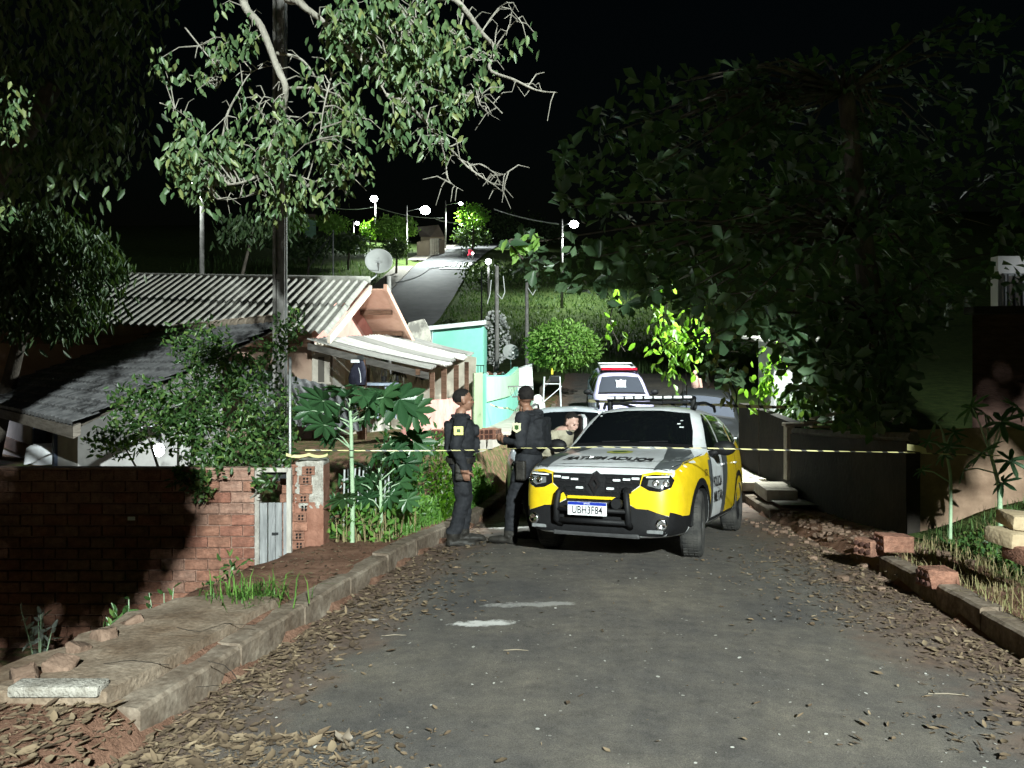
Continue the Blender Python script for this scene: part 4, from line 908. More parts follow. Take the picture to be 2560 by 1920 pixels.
# ================================================================ cars
def arc(cx, cz, r, a0, a1, n=14): return [(cx+r*cos(radians(a0+(a1-a0)*k/n)), cz+r*sin(radians(a0+(a1-a0)*k/n))) for k in range(n+1)]
def body_shell():
    S = []
    def hood(x, w, zb, ztop, dz=.0):
        ws = w-.035; return (x, [(0, zb), (.55*w, zb), (w-.07, zb+.02), (w-.01, zb+.13), (w, .60), (w-.008, min(.82, ztop-.14)), (ws, ztop-.075), (ws-.07, ztop-.03), (ws-.17, ztop-.012), (.5*w, ztop-.002), (.26*w, ztop+.006), (0, ztop+.008)])
    S.append((.87, [(0, .30), (.33, .30), (.53, .31), (.58, .36), (.585, .46), (.58, .54), (.565, .60), (.53, .63), (.46, .645), (.36, .65), (.2, .65), (0, .65)]))
    S.append((.845, [(0, .27), (.38, .27), (.62, .28), (.665, .36), (.67, .52), (.665, .66), (.645, .74), (.61, .775), (.52, .79), (.38, .80), (.2, .80), (0, .80)]))
    S.append((.80, [(0, .25), (.41, .25), (.69, .27), (.735, .37), (.745, .56), (.74, .72), (.72, .82), (.675, .865), (.57, .885), (.4, .895), (.2, .90), (0, .90)]))
    S.append(hood(.70, .80, .24, .945)); S.append(hood(.50, .855, .23, .99)); S.append(hood(.2, .89, .23, 1.04)); S.append(hood(-.1, .902, .23, 1.075)); S.append(hood(-.36, .902, .23, 1.10))
    def green(x, w, zb, zs, a, b, c, zt, zw=None):
        return (x, [(0, zb), (.55*w, zb), (w-.07, zb+.02), (w-.01, zb+.13), (w, .60), (w-.005, .82), (w-.03, zs), a, b, c, (.37, zt-.010), (0, zt)])
    S.append(green(-.46, .902, .23, 1.03, (.80, 1.09), (.74, 1.115), (.63, 1.13), 1.14))
    S.append(green(-.78, .902, .23, 1.03, (.835, 1.12), (.765, 1.26), (.675, 1.335), 1.372))
    S.append(green(-1.08, .902, .23, 1.03, (.84, 1.13), (.735, 1.42), (.635, 1.535), 1.59))
    S.append(green(-1.24, .902, .23, 1.03, (.84, 1.13), (.725, 1.45), (.615, 1.585), 1.64))
    S.append(green(-1.8, .902, .23, 1.04, (.84, 1.14), (.72, 1.46), (.605, 1.605), 1.665))
    S.append(green(-2.5, .905, .23, 1.06, (.845, 1.16), (.72, 1.46), (.60, 1.595), 1.655))
    S.append(green(-3.02, .895, .25, 1.07, (.84, 1.17), (.70, 1.44), (.585, 1.56), 1.615))
    S.append(green(-3.26, .875, .28, 1.06, (.82, 1.15), (.69, 1.36), (.58, 1.46), 1.52))
    S.append(green(-3.40, .845, .31, 1.02, (.79, 1.08), (.68, 1.17), (.57, 1.23), 1.26))
    S.append(green(-3.48, .80, .34, .96, (.74, .99), (.62, 1.01), (.5, 1.02), 1.03))
    m = MB(); n = 22
    for x, h in S:
        ring = [(x, y, z) for y, z in h]+[(x, -y, z) for y, z in h[-2:0:-1]]; m.v += ring
    for i in range(len(S)-1):
        for k in range(n): m.f.append([i*n+k, i*n+(k+1) % n, (i+1)*n+(k+1) % n, (i+1)*n+k]); m.m.append(0)
    m.f.append(list(range(n))); m.f.append([(len(S)-1)*n+k for k in range(n)]); m.m += [0, 0]
    me = m.mesh('body'); o = bpy.data.objects.new('tmp_body', me); C.objects.link(o)
    s = o.modifiers.new('s', 'SUBSURF'); s.levels = 2; s.render_levels = 2
    dg = bpy.context.evaluated_depsgraph_get(); em = bpy.data.meshes.new_from_object(o.evaluated_get(dg))
    bv = BVHTree.FromPolygons([v.co.copy() for v in em.vertices], [tuple(p.vertices) for p in em.polygons])
    cut = []
    for cx in (0, -2.67):
        for s_ in (1, -1):
            cm = MB().cyl((cx, s_*.83, .36), (0, 1, 0), .395, .42, 40).mesh('cut'); co = bpy.data.objects.new('tmp_cut', cm); C.objects.link(co); cut.append(co)
    for co in cut: bm_ = o.modifiers.new('b', 'BOOLEAN'); bm_.operation = 'DIFFERENCE'; bm_.object = co; bm_.solver = 'EXACT'
    bpy.context.view_layer.update(); dg = bpy.context.evaluated_depsgraph_get(); fm = bpy.data.meshes.new_from_object(o.evaluated_get(dg))
    for q in cut+[o]: bpy.data.objects.remove(q, do_unlink=True)
    bm = bmesh.new(); bm.from_mesh(fm)
    for e in bm.edges:
        e.smooth = not (len(e.link_faces) == 2 and e.calc_face_angle(0) > radians(32))
    for f in bm.faces:
        f.smooth = True; c_ = f.calc_center_median(); f.material_index = 1 if any(math.hypot(c_.x-q, c_.z-.36) < .3965 and abs(c_.y) > .55 for q in (0, -2.67)) else 0
    fm.materials.clear(); bm.to_mesh(fm); bm.free()
    return fm, bv
BODY, BV = body_shell()
RAYS = dict(left=(lambda a, b: Vector((a, 2, b)), Vector((0, -1, 0))), right=(lambda a, b: Vector((a, -2, b)), Vector((0, 1, 0))),
            front=(lambda a, b: Vector((2, a, b)), Vector((-1, 0, 0))), top=(lambda a, b: Vector((a, b, 3)), Vector((0, 0, -1))))
def proj(p, kind, off):
    f, d = RAYS[kind]; h = BV.ray_cast(f(*p), d)
    if h[0] is None:
        o = f(*p); h = BV.find_nearest(o+d*1.2)
    n = h[1]; n = n if n.dot(d) < 0 else -n
    return h[0]+n*off
def patch(name, outline, kind, mt, parent, off=.003, res=.05):
    if kind == 'front' and max(p[1] for p in outline) < 1.0: outline = [(math.copysign(min(abs(a), .4+(abs(a)-.4)*.86), a), c) if abs(a) > .4 else (a, c) for a, c in outline]
    V2 = [Vector(p) for p in outline]; n = len(V2)
    # densify the outline
    D_ = []
    for a, b in zip(V2, V2[1:]+V2[:1]):
        k = max(1, int((b-a).length/res)); D_ += [a.lerp(b, i/k) for i in range(k)]
    xs = [p.x for p in D_]; ys_ = [p.y for p in D_]
    gp = [Vector((x, y)) for x in np.arange(min(xs)+res/2, max(xs), res) for y in np.arange(min(ys_)+res/2, max(ys_), res)]
    r = geometry.delaunay_2d_cdt(D_+gp, [], [list(range(len(D_)))], 1, 1e-6)
    m = MB().add([proj(p, kind, off) for p in r[0]], [tuple(f) for f in r[2]])
    me = bpy.data.meshes.new(name); me.from_pydata(m.v, [], m.f); me.polygons.foreach_set('use_smooth', [True]*len(me.polygons))
    # face outward
    d = RAYS[kind][1]
    bm = bmesh.new(); bm.from_mesh(me); bm.normal_update(); fl = [f for f in bm.faces if f.normal.dot(d) > 0]
    bmesh.ops.reverse_faces(bm, faces=fl); bmesh.ops.delete(bm, geom=[v for v in bm.verts if not v.link_faces], context='VERTS'); bm.to_mesh(me); bm.free()
    return obj(name, me, mt, parent)
def text_mesh(s, size=1, bold=.0):
    cu = bpy.data.curves.new('t', 'FONT'); cu.body = s; cu.size = size; cu.offset = bold; cu.align_x = 'CENTER'; cu.align_y = 'CENTER'; cu.resolution_u = 3
    o = bpy.data.objects.new('tmp_t', cu); C.objects.link(o); bpy.context.view_layer.update(); dg = bpy.context.evaluated_depsgraph_get()
    me = bpy.data.meshes.new_from_object(o.evaluated_get(dg)); bpy.data.objects.remove(o, do_unlink=True); return me
def text_on(name, s, size, fn, mt, parent, bold=.0):
    me = text_mesh(s, size, bold)
    for v in me.vertices: v.co = fn(v.co.x, v.co.y)
    me.materials.clear(); me.update(); return obj(name, me, mt, parent)
def paint(n, c):
    new = n not in MATS; m = mat(n, c, rough=.38, scale=2.5, var=.05, bump=.02, bscale=300, spec=.45, coat=.6, detail=8)
    if new: weather(m, 5.5, (.80, .78, .75), (1.04, 1.04, 1.04), .30, .55, pos=False)
    return m
blk = mat('black_trim', (.007, .007, .008), rough=.6, scale=20, var=.2, bump=.15)
glassd = flat('tinted_glass', (.004, .005, .006), .04, 0, .5, coat=.6)
tyrem = mat('tyre_rubber', (.022, .022, .022), rough=.9, col2=(.06, .057, .053), scale=6, bump=.3)
chrome = flat('chrome', (.75, .76, .78), .12, 1)
lens = flat('headlamp_lens', (.30, .31, .32), .08, .6, .6, coat=.5)
lensw = flat('strobe_lens', (.75, .78, .8), .25, 0, .5)
rimm = flat('dark_alloy', (.03, .031, .033), .4, .6)
BODIES = {}
def wheel(root, x, s, steer=0):
    wd = .225; yc = s*.79
    t = thing('wheel', None, None, (x, yc, .345), steer); t.parent = root
    prof = [(.205, -.09), (.24, -.11), (.30, -.112), (.332, -.10), (.343, -.075), (.345, 0), (.343, .075), (.332, .10), (.30, .112), (.24, .11), (.205, .09)]
    obj('tyre', MB().lathe(prof, (0, 0, 0), (0, 1, 0), 40), tyrem, t, smooth=True)
    tr = MB()
    for k in range(40):
        a = 2*pi*k/40
        for o_ in (-.055, 0, .055): tr.box((cos(a)*.346, o_, sin(a)*.346), (.006, .044, .036), M=Matrix.Rotation(-a, 3, 'Y'))
    obj('tread', tr, tyrem, t)
    m = MB().lathe([(.205, -.09), (.195, .0), (.205, .09)], (0, 0, 0), (0, 1, 0), 32); m.lathe([(.2, s*.088), (.185, s*.075), (.185, s*.02)], (0, 0, 0), (0, 1, 0), 32)
    for k in range(5):
        a = 2*pi*k/5+.3
        for da in (-.17, .17): m.tube([(cos(a)*.05, s*.07, sin(a)*.05), (cos(a+da)*.19, s*.078, sin(a+da)*.19)], [.022, .016], 6)
    m.cyl((0, s*.07, 0), (0, 1, 0), .06, .03, 16); obj('rim', m, rimm, t, sh=40)
    obj('brake_disc', MB().cyl((0, s*.0, 0), (0, 1, 0), .15, .02, 24), steel, t)
def suv(name, label, cat, cols, full=True, bar='dark', purple=None):
    r = thing(name, label, cat); W = cols['body']; bm_ = BODY.copy(); b = obj('body', bm_, [paint(*W), flat('well_black', (.006, .006, .006), .95)], r)
    Y_ = paint(*cols['front']); Gy = paint(*cols['side'])
    for s, sd in ((1, 'left'), (-1, 'right')):
        for cx in (0, -2.67): obj('wheel_well', MB().grid(lambda a, b: (cx+.398*cos(pi*a)*(1 if b < .7 else (1-b)/.3), s*(.88-.26*min(1, b/.7)), .36+.398*sin(pi*a)*(1 if b < .7 else (1-b)/.3)), 24, 10), flat('well_black', (.006, .006, .006), .95), r)
        A0 = arc(0, .345, .405, 180+8, -8)[::-1]; A1 = arc(-2.67, .345, .405, 180+8, -8)[::-1]
        # livery
        if full:
            patch('fender_panel', [(.80, .62), (.78, .80), (.62, .91), (.3, .99), (-.1, 1.03), (-.45, 1.05), (-.66, 1.085), (-.60, 1.0), (-.50, 1.0), (-.44, .86), (-.50, .66), (-.47, .44)]+[p for p in arc(0, .345, .47, 167, 10)]+[(.62, .46), (.78, .50)], sd, Y_, r, .0035, .04)
            patch('door_stripe', [(-.50, 1.0), (-.70, 1.08), (-.66, .80), (-.58, .34), (-.47, .34), (-.50, .66), (-.44, .86)], sd, Gy, r, .003)
            patch('dark_band', [(-1.45, 1.07), (-1.85, 1.07), (-1.72, .8), (-1.5, .5), (-1.42, .34), (-1.18, .34), (-1.34, .7)], sd, Gy, r, .003)
            patch('rear_panel', [(-1.85, 1.07), (-2.48, 1.12), (-2.44, 1.36), (-2.52, 1.44), (-2.50, 1.14), (-3.05, 1.22), (-2.97, 1.43), (-3.1, 1.5), (-3.36, 1.1), (-3.44, .95), (-3.44, .5), (-3.2, .46)]+arc(-2.67, .345, .47, 12, 165)+[(-3.15+1.0, .36), (-1.42, .34), (-1.5, .5), (-1.72, .8)], sd, Y_, r, .003)
        # black lower cladding and arch trims
        patch('sill_trim', [(-.46, .25), (-.46, .36), (-2.2, .36), (-2.2, .25)], sd, blk, r, .006)
        patch('corner_trim', [(.44, .30), (.44, .47), (.62, .475), (.80, .52), (.81, .36), (.76, .29)], sd, blk, r, .006, .03)
        for A, cx in ((A0, 0), (A1, -2.67)):
            patch('arch_trim', arc(cx, .345, .478, 178 if cx else 176, 2)+arc(cx, .345, .402, 2, 178), sd, blk, r, .009, .03)
        for nm, out_ in (('front_side_window', [(-.70, 1.105), (-.95, 1.32), (-1.12, 1.46), (-1.28, 1.525), (-1.40, 1.54), (-1.43, 1.105)]), ('rear_side_window', [(-1.53, 1.11), (-1.51, 1.54), (-2.2, 1.53), (-2.38, 1.44), (-2.42, 1.13)]), ('quarter_window', [(-2.55, 1.16), (-2.53, 1.40), (-2.64, 1.45), (-2.90, 1.40), (-3.0, 1.23)])):
            if full and sd == 'right' and nm == 'rear_side_window': pass
            patch(nm, out_, sd, glassd, r, .005, .05)
        for xs_ in (-.56, -1.47, -2.46):
            pts = [proj((xs_-.10*(1 if xs_ > -1 else 0)*(z-.35), z), sd, .002) for z in np.linspace(.37, 1.08, 8)]; obj('door_gap', MB().tube(pts, .004, 4), blk, r)
        for xs_ in (-1.33, -2.32): p = proj((xs_, .93), sd, .02); obj('door_handle', MB().bbox(p, (.17, .03, .03), .012), paint(*W), r)
        # mirror
        mp = Vector((-.74, s*1.02, 1.13)); mr = obj('wing_mirror', MB().ell(mp, (.07, .125, .085), 18, 12).tube([(-.72, s*.84, 1.06), (-.73, s*.95, 1.09)], .035, 8), blk, r, smooth=True)
        obj('mirror_glass', MB().ell(mp+Vector((-.055, 0, 0)), (.02, .105, .068), 16, 8), chrome, mr, smooth=True)
        # headlamp
        hl = patch('headlight', [(.47*s, .765), (.49*s, .85), (.60*s, .87), (.78*s, .865), (.82*s, .82), (.80*s, .755), (.69*s, .71), (.57*s, .72)], 'front', flat('lamp_black', (.01, .01, .011), .08, 0, .6, coat=.8), r, .006, .03)
        patch('lamp_reflector', [(.55*s, .765), (.56*s, .82), (.77*s, .83), (.775*s, .785), (.68*s, .74)], 'front', lens, hl, .009, .03)
        patch('drl_strip', [(.53*s, .837), (.53*s, .85), (.77*s, .856), (.77*s, .843)], 'front', lensw, hl, .010, .03)
        for yy in (.61, .70): p = proj((yy*s, .79), 'front', .010); obj('projector', MB().lathe([(.001, .004), (.022, .008), (.034, .012), (.036, 0)], p, (1, s*.3, 0), 16), chrome, hl, smooth=True)
        fp = proj((.66*s, .40), 'front', .004); fg = obj('fog_lamp', MB().lathe([(.001, .012), (.035, .02), (.052, .022), (.058, .0)], fp, (1, s*.3, 0), 20), chrome, r, smooth=True)
        # front bumper colour
        if full: patch('front_corner_panel', [(.46*s, .60), (.465*s, .872), (.62*s, .90), (.79*s, .885), (.845*s, .80), (.845*s, .50), (.6*s, .52)], 'front', Y_, r, .002, .04)
        patch('bumper_panel', [(.29*s, .62), (.34*s, .68), (.46*s, .755), (.57*s, .71), (.69*s, .70), (.80*s, .745), (.83*s, .72), (.835*s, .60), (.825*s, .47), (.70*s, .50), (.56*s, .54), (.42*s, .545)], 'front', Y_, r, .004, .03)
        if full: patch('hood_side_panel', [(.74, .56*s), (.30, .56*s), (-.05, .50*s), (-.40, .44*s), (-.42, .70*s), (-.1, .80*s), (.3, .79*s), (.60, .755*s)], 'top', Gy, r, .003, .05)
        obj('roof_rail', MB().tube([(-1.3, s*.585, 1.61), (-1.36, s*.59, 1.67), (-2.0, s*.58, 1.71), (-2.75, s*.57, 1.69), (-2.82, s*.57, 1.62)], .02, 8), blk, r, smooth=True)
        patch('tail_light', [(-3.30, .80), (-3.30, 1.05), (-3.44, 1.0), (-3.44, .82)], sd, flat('tail_red', (.25, .01, .01), .2), r, .006, .04)
    if full:
        patch('arch_gap', [(.2, .60), (-.2, .60), (-.2, .615), (.2, .615)], 'front', blk, r, .004)
    patch('windshield', [(-.70, 1.15), (-.655, 1.32), (-.56, 1.535), (-.2, 1.57), (.2, 1.57), (.56, 1.535), (.655, 1.32), (.70, 1.15), (.35, 1.165), (-.35, 1.165)], 'front', glassd if not purple else flat('hazy_glass', (.05, .055, .07), .1, 0, .5, coat=.4), r, .006, .05)
    patch('cowl', [(-.72, 1.118), (-.70, 1.155), (-.35, 1.17), (.35, 1.17), (.70, 1.155), (.72, 1.118), (.35, 1.13), (-.35, 1.13)], 'front', blk, r, .010, .03)
    patch('lower_bumper', [(-.80, .47), (-.70, .50), (-.56, .54), (-.42, .545), (-.29, .61), (.29, .61), (.42, .545), (.56, .54), (.70, .50), (.80, .47), (.78, .33), (.70, .285), (-.70, .285), (-.78, .33)], 'front', blk, r, .005, .04)
    gr_ = patch('grille', [(-.48, .865), (.48, .865), (.46, .765), (.33, .67), (.29, .62), (-.29, .62), (-.33, .67), (-.46, .765)], 'front', flat('grille_black', (.01, .01, .011), .3), r, .007, .04)
    if full:
        gb = MB().bbox((0, 0, 0), (.012, .05, .016), .004).mesh('grille_bar'); gb.materials.append(blk)
        for k, z in enumerate((.65, .695, .74, .785, .83)):
            ww = .30+.06*k if k < 4 else .46
            for j in range(-6, 7):
                if abs(j*.07) < ww and abs(j) > 0: inst('grille_bar', gb, gr_, proj((j*.07, z), 'front', .014))
        for yy, z in ((.16, .725), (.22, .805), (.32, .815), (.41, .825)):
            for s in (1, -1): p = proj((yy*s, z), 'front', .018); obj('strobe', MB().bbox(p, (.02, .075, .022), .006), lensw, gr_)
        ep = proj((0, .765), 'front', .022); d_ = [(0, .105), (.062, 0), (0, -.105), (-.062, 0)]; em = MB()
        for a, c in zip(d_, d_[1:]+d_[:1]): em.prism([a, c, (c[0]*.42, c[1]*.42), (a[0]*.42, a[1]*.42)], 0, .022, lambda y, z, h: ep+Vector((h, y, z)))
        obj('badge', em, flat('badge_metal', (.10, .10, .11), .2, .9), gr_); patch('badge_plate', [(.0, .89), (.105, .82), (.09, .69), (0, .63), (-.09, .69), (-.105, .82)], 'front', blk, gr_, .016, .03)
        # panel gaps of the bonnet
        for s in (1, -1): obj('bonnet_gap', MB().tube([proj((x, s*(.70+.10*ss(.7, .2, x)+.02*ss(.2, -.4, x))), 'top', .001) for x in np.linspace(.66, -.40, 12)], .0045, 4), blk, r)
        obj('bonnet_gap', MB().tube([proj((.735-.05*(abs(y)/.7)**2, y), 'top', .002) for y in np.linspace(-.69, .69, 16)], .0045, 4), blk, r)
        # bull bar
        m = MB()
        for s in (1, -1):
            m.tube([(.86, s*.36, .36), (.97, s*.37, .42), (.985, s*.365, .56), (.97, s*.35, .68), (.90, s*.325, .725)], .032, 10)
        m.tube([(.985, -.36, .52), (.985, .36, .52)], .022, 8); m.tube([(.95, -.36, .41), (.95, .36, .41)], .026, 8); obj('bull_bar', m, blk, r, smooth=True)
        obj('yellow_strip', MB().bbox((.90, -.03, .635), (.02, .50, .03), .006), Y_, r); obj('siren_horn', MB().lathe([(.001, .03), (.05, .03), (.06, 0)], (.95, .25, .59), (1, 0, 0), 16), blk, r)
        obj('skid_plate', MB().bbox((.83, 0, .30), (.06, .9, .10), .02), mat('silver_plastic', (.05, .05, .052), rough=.5, scale=9), r)
        for s in (1, -1): obj('skid_chip', MB().bbox(proj((.60*s, .33), 'front', .004), (.02, .16, .035), .008), mat('grey_plastic', (.16, .165, .17), rough=.5, scale=9), r)
        # plate
        pc = Vector((1.022, -.03, .535)); pt = obj('licence_plate', MB().bbox(pc, (.008, .40, .13), .003), flat('plate_white', (.75, .76, .78), .4), r)
        obj('plate_band', MB().box(pc+Vector((.005, 0, .048)), (.002, .394, .03)), flat('plate_blue', (.01, .03, .30), .4), pt)
        text_on('plate_text', 'UBH3F84', .10, lambda a, b_: pc+Vector((.0062, a*.80, b_*1.05-.016)), flat('plate_ink', (.01, .01, .012), .6), pt, .0015)
        text_on('plate_country', 'BRASIL', .022, lambda a, b_: pc+Vector((.0070, a, b_+.049)), flat('plate_white', (.75, .76, .78)), pt)
        # hood lettering, reversed for mirrors, and emblem
        ink = flat('decal_black', (.012, .012, .012), .5)
        text_on('hood_text', 'POLICIA MILITAR', .125, lambda a, b_: proj((.42-b_*1.75, -a*1.0), 'top', .008), ink, r, .006)
        patch('hood_emblem', [(-.02+.125*sin(t*pi/12), .15*cos(t*pi/12)) for t in range(24)], 'top', mat('crest_green', (.18, .22, .03), col2=(.42, .40, .10), scale=14, bump=0), r, .006, .04)
        patch('hood_crest', [(-.02+.05*sin(t*pi/6), .09*cos(t*pi/6)) for t in range(12)], 'top', flat('crest_dark', (.03, .08, .02), .5), r, .009, .04)
        for s, sd in ((1, 'left'), (-1, 'right')):
            q = lambda a, b_, x, z: proj((x-a*s, z+b_), sd, .006)
            text_on('door_text', 'POLICIA', .165, lambda a, b_: q(a*.95, b_, -.97, .74), ink, r, .003); text_on('door_text', 'MILITAR', .165, lambda a, b_: q(a*.95, b_, -.97, .57), ink, r, .003)
            text_on('fender_number', '1873', .10, lambda a, b_: q(a, b_, -.28, .86), flat('decal_brown', (.08, .05, .01), .6), r, .002)
        for yy, z, sx, sz in ((.50, 1.44, .03, .015), (.48, 1.40, .04, .02), (.52, 1.36, .05, .02), (-.53, 1.50, .03, .012)): p = proj((yy, z), 'front', .009); obj('sticker', MB().box(p, (.002, sx, sz), M=Matrix.Rotation(-.95, 3, 'Y')), lensw, r)
        m = MB()
        for s in (.1, -.35): m.tube([proj((s, 1.16), 'front', .03), proj((s+.32, 1.185), 'front', .016)], .008, 5)
        obj('wiper', m, blk, r)
        # rear passenger door standing open on the far side
        hx, hy = -1.49, -.90; dm = thing('open_door', None, None, (hx, hy, 0), radians(180-38+0)); dm.parent = r; dm.rotation_euler = (0, 0, radians(180+38))
        dpoly = [(0, .36), (0, 1.08), (.02, 1.50), (.12, 1.55), (.70, 1.53), (.88, 1.42), (.93, 1.1), (.86, .80), (.62, .62), (.55, .36)]
        win = [(.10, 1.10), (.10, 1.46), (.66, 1.45), (.80, 1.38), (.84, 1.12)]
        obj('door_skin', MB().prism(dpoly, -.02, .03, lambda a, c, h: Vector((a, h, c))), paint(*W), dm); obj('door_trim', MB().prism([(p[0]*.97+.01, p[1]*.98+.012) for p in dpoly], .031, .05, lambda a, c, h: Vector((a, -h+.0, c))), blk, dm)
        obj('door_inner', MB().prism([(p[0]*.97+.01, p[1]*.98+.012) for p in dpoly], .031, .05, lambda a, c, h: Vector((a, h, c))), blk, dm)
    # roof light bar
    if bar:
        m = MB(); zb = 1.745
        for s in (1, -1): m.bbox((-1.42, s*.54, 1.66), (.10, .06, .16), .02)
        m.bbox((-1.42, 0, 1.69), (.12, 1.0, .03), .01); obj('bar_mount', m, blk, r)
        cm = flat('bar_red', (.55, .01, .03), .15, 0, .5, coat=.5) if bar == 'red' else flat('bar_smoke', (.05, .055, .08), .15, 0, .5, coat=.5)
        lb = obj('light_bar', MB().bbox((-1.42, 0, zb), (.24, 1.12, .055), .02), blk if bar != 'red' else cm, r, sh=40)
        for k in range(9): obj('light_cell', MB().bbox((-1.29, -.5+k*.125, zb+.004), (.03, .10, .032), .008), lensw if (bar != 'red') else cm, lb)
    if full: obj('camera_pod', MB().bbox((-1.30, .1, 1.685), (.09, .16, .04), .015).tube([(-1.7, .35, 1.66), (-1.74, .35, 2.05)], .005, 5), blk, r)
    for x in (0, -2.67):
        for s in (1, -1): wheel(r, x, s, .12 if (x == 0 and full) else 0)
    return r
def place(o, x, y, head, dz=0, k=1.0):
    """front-axle centre at x,y; head = direction the nose points (rad from -Y toward -X positive)"""
    f = Vector((-sin(head), -cos(head))); l = Vector((-f.y, f.x))
    def gz(p): return zroad(p.x, p.y)
    fr = Vector((x, y)); re = fr-f*2.67
    zf, zre = (gz(fr+l*.78)+gz(fr-l*.78))/2, (gz(re+l*.78)+gz(re-l*.78))/2; roll = math.atan2((gz(fr+l*.78)+gz(re+l*.78)-gz(fr-l*.78)-gz(re-l*.78))/2, 1.56)
    pitch = math.atan2(zf-zre, 2.67)
    X = Vector((f.x*cos(pitch), f.y*cos(pitch), sin(pitch))).normalized(); Yv = Vector((l.x, l.y, sin(roll))).normalized(); Z = X.cross(Yv).normalized(); Yv = Z.cross(X)
    M = Matrix((X, Yv, Z)).transposed().to_4x4(); M.translation = Vector((x, y, zf+.002+dz)); o.matrix_world = M @ Matrix.Scale(k, 4)
WH = ('car_white', (.62, .64, .66)); YE = ('car_yellow', (.68, .47, .012)); GR = ('car_grey', (.085, .095, .10))
car = suv('police_car', 'yellow grey and white police SUV with bull bar parked across the road behind the tape', 'police car', dict(body=WH, front=YE, side=GR))
place(car, 1.125, 7.93, radians(24.5), k=.955)
LI = ('car_lilac', (.36, .33, .66))
c2 = suv('police_car', 'lilac and white police SUV with a red roof bar facing down the far slope', 'police car', dict(body=('car_pearl', (.50, .46, .72)), front=YE, side=('car_pearl', (.50, .46, .72))), full=False, bar='red', purple=True)
place(c2, 3.30, 22.6, radians(2))
o_ = obj('windshield_badge', MB().prism([(-.16, .12), (-.06, .10), (0, .14), (.06, .10), (.16, .12), (.13, 0), (.16, -.12), (0, -.15), (-.16, -.12), (-.13, 0)], 0, .01, lambda a, c, h: Vector((-.76+.02+h-c*.75, .0+a, 1.375+c))), whp, c2)
m = MB()
for x in (-1.75, -2.7): m.tube([(x, -.55, 1.74), (x, .55, 1.74)], .025, 8)
for s in (1, -1): m.tube([(-1.6, s*.55, 1.74), (-2.8, s*.55, 1.74)], .02, 8)
obj('roof_rack', m, steel, c2); obj('roof_panel', MB().grid(lambda a, b: (-1.5-a*1.4, -.5+b, 1.675-.03*abs(b-.5)), 6, 6), WHP if 'WHP' in globals() else whp, c2)
c3 = suv('police_car', 'silver white police car parked nose on behind the standing officer', 'police car', dict(body=('car_silver', (.36, .39, .43)), front=('car_silver', (.36, .39, .43)), side=('car_silver', (.36, .39, .43))), full=False, bar=None)
place(c3, .84, 11.9, radians(6))
c4 = suv('parked_car', 'dark SUV parked beyond the police car near the right wall', 'car', dict(body=('car_dark', (.012, .013, .014)), front=('car_dark', (.012, .013, .014)), side=('car_dark', (.012, .013, .014))), full=False, bar=None, purple=True)
place(c4, 4.75, 19.0, radians(14))
# ================================================================ people
from mathutils import noise
uni = mat('black_uniform', (.009, .010, .013), rough=.85, col2=(.022, .023, .027), scale=9, bump=.5, bscale=18)
boot = mat('boot_leather', (.012, .011, .010), rough=.55, col2=(.035, .032, .028), scale=14, bump=.3)
khaki = mat('khaki_shirt', (.28, .25, .18), col2=(.36, .33, .25), rough=.9, scale=9, bump=.4)
skin_a = mat('skin_brown', (.20, .10, .065), col2=(.27, .145, .10), rough=.5, scale=8, bump=.1, spec=.4)
skin_b = mat('skin_light', (.46, .28, .23), col2=(.54, .35, .29), rough=.5, scale=8, bump=.1, spec=.4)
hairm = mat('short_dark_hair', (.006, .005, .005), rough=.75, col2=(.016, .013, .012), scale=40, bump=.6)
vestm = mat('vest_nylon', (.007, .008, .010), rough=.8, col2=(.018, .019, .023), scale=20, bump=.2)
def limb(m, pts, rs, n=12):
    pts = [Vector(p) for p in pts]; m.tube(pts, rs, n)
    for p, r in zip(pts, rs): m.ell(p, (r, r, r), 12, 8)
def hand(m, wr, dr, palm_n, side=1, curl=.35, s=1.0):
    """wr wrist, dr pointing direction, palm_n palm normal, side +1/-1 thumb side"""
    d = Vector(dr).normalized(); n = (Vector(palm_n)-d*Vector(palm_n).dot(d)).normalized(); t = d.cross(n)*side
    c = Vector(wr)+d*.05*s; m.ell(c, (.052*s, .042*s, .018*s), 14, 8, R=Matrix((d, t, n)).transposed())
    for k, (o, l) in enumerate(((.030, .066), (.010, .074), (-.010, .068), (-.028, .053))):
        b = Vector(wr)+d*.092*s+t*o*s; p1 = b+(d*cos(curl)+n*sin(curl))*l*.45*s; p2 = p1+(d*cos(curl*2.2)+n*sin(curl*2.2))*l*.33*s; p3 = p2+(d*cos(curl*3)+n*sin(curl*3))*l*.24*s
        limb(m, [b-d*.02*s, b, p1, p2, p3], [.0100*s, .0100*s, .0092*s, .0085*s, .0072*s], 8)
    b = Vector(wr)+d*.025*s+t*.034*s; p1 = b+(d*.6+t*.7).normalized()*.038*s; p2 = p1+(d*.9+t*.25+n*.3).normalized()*.030*s; limb(m, [b, p1, p2], [.013*s, .011*s, .009*s], 8)
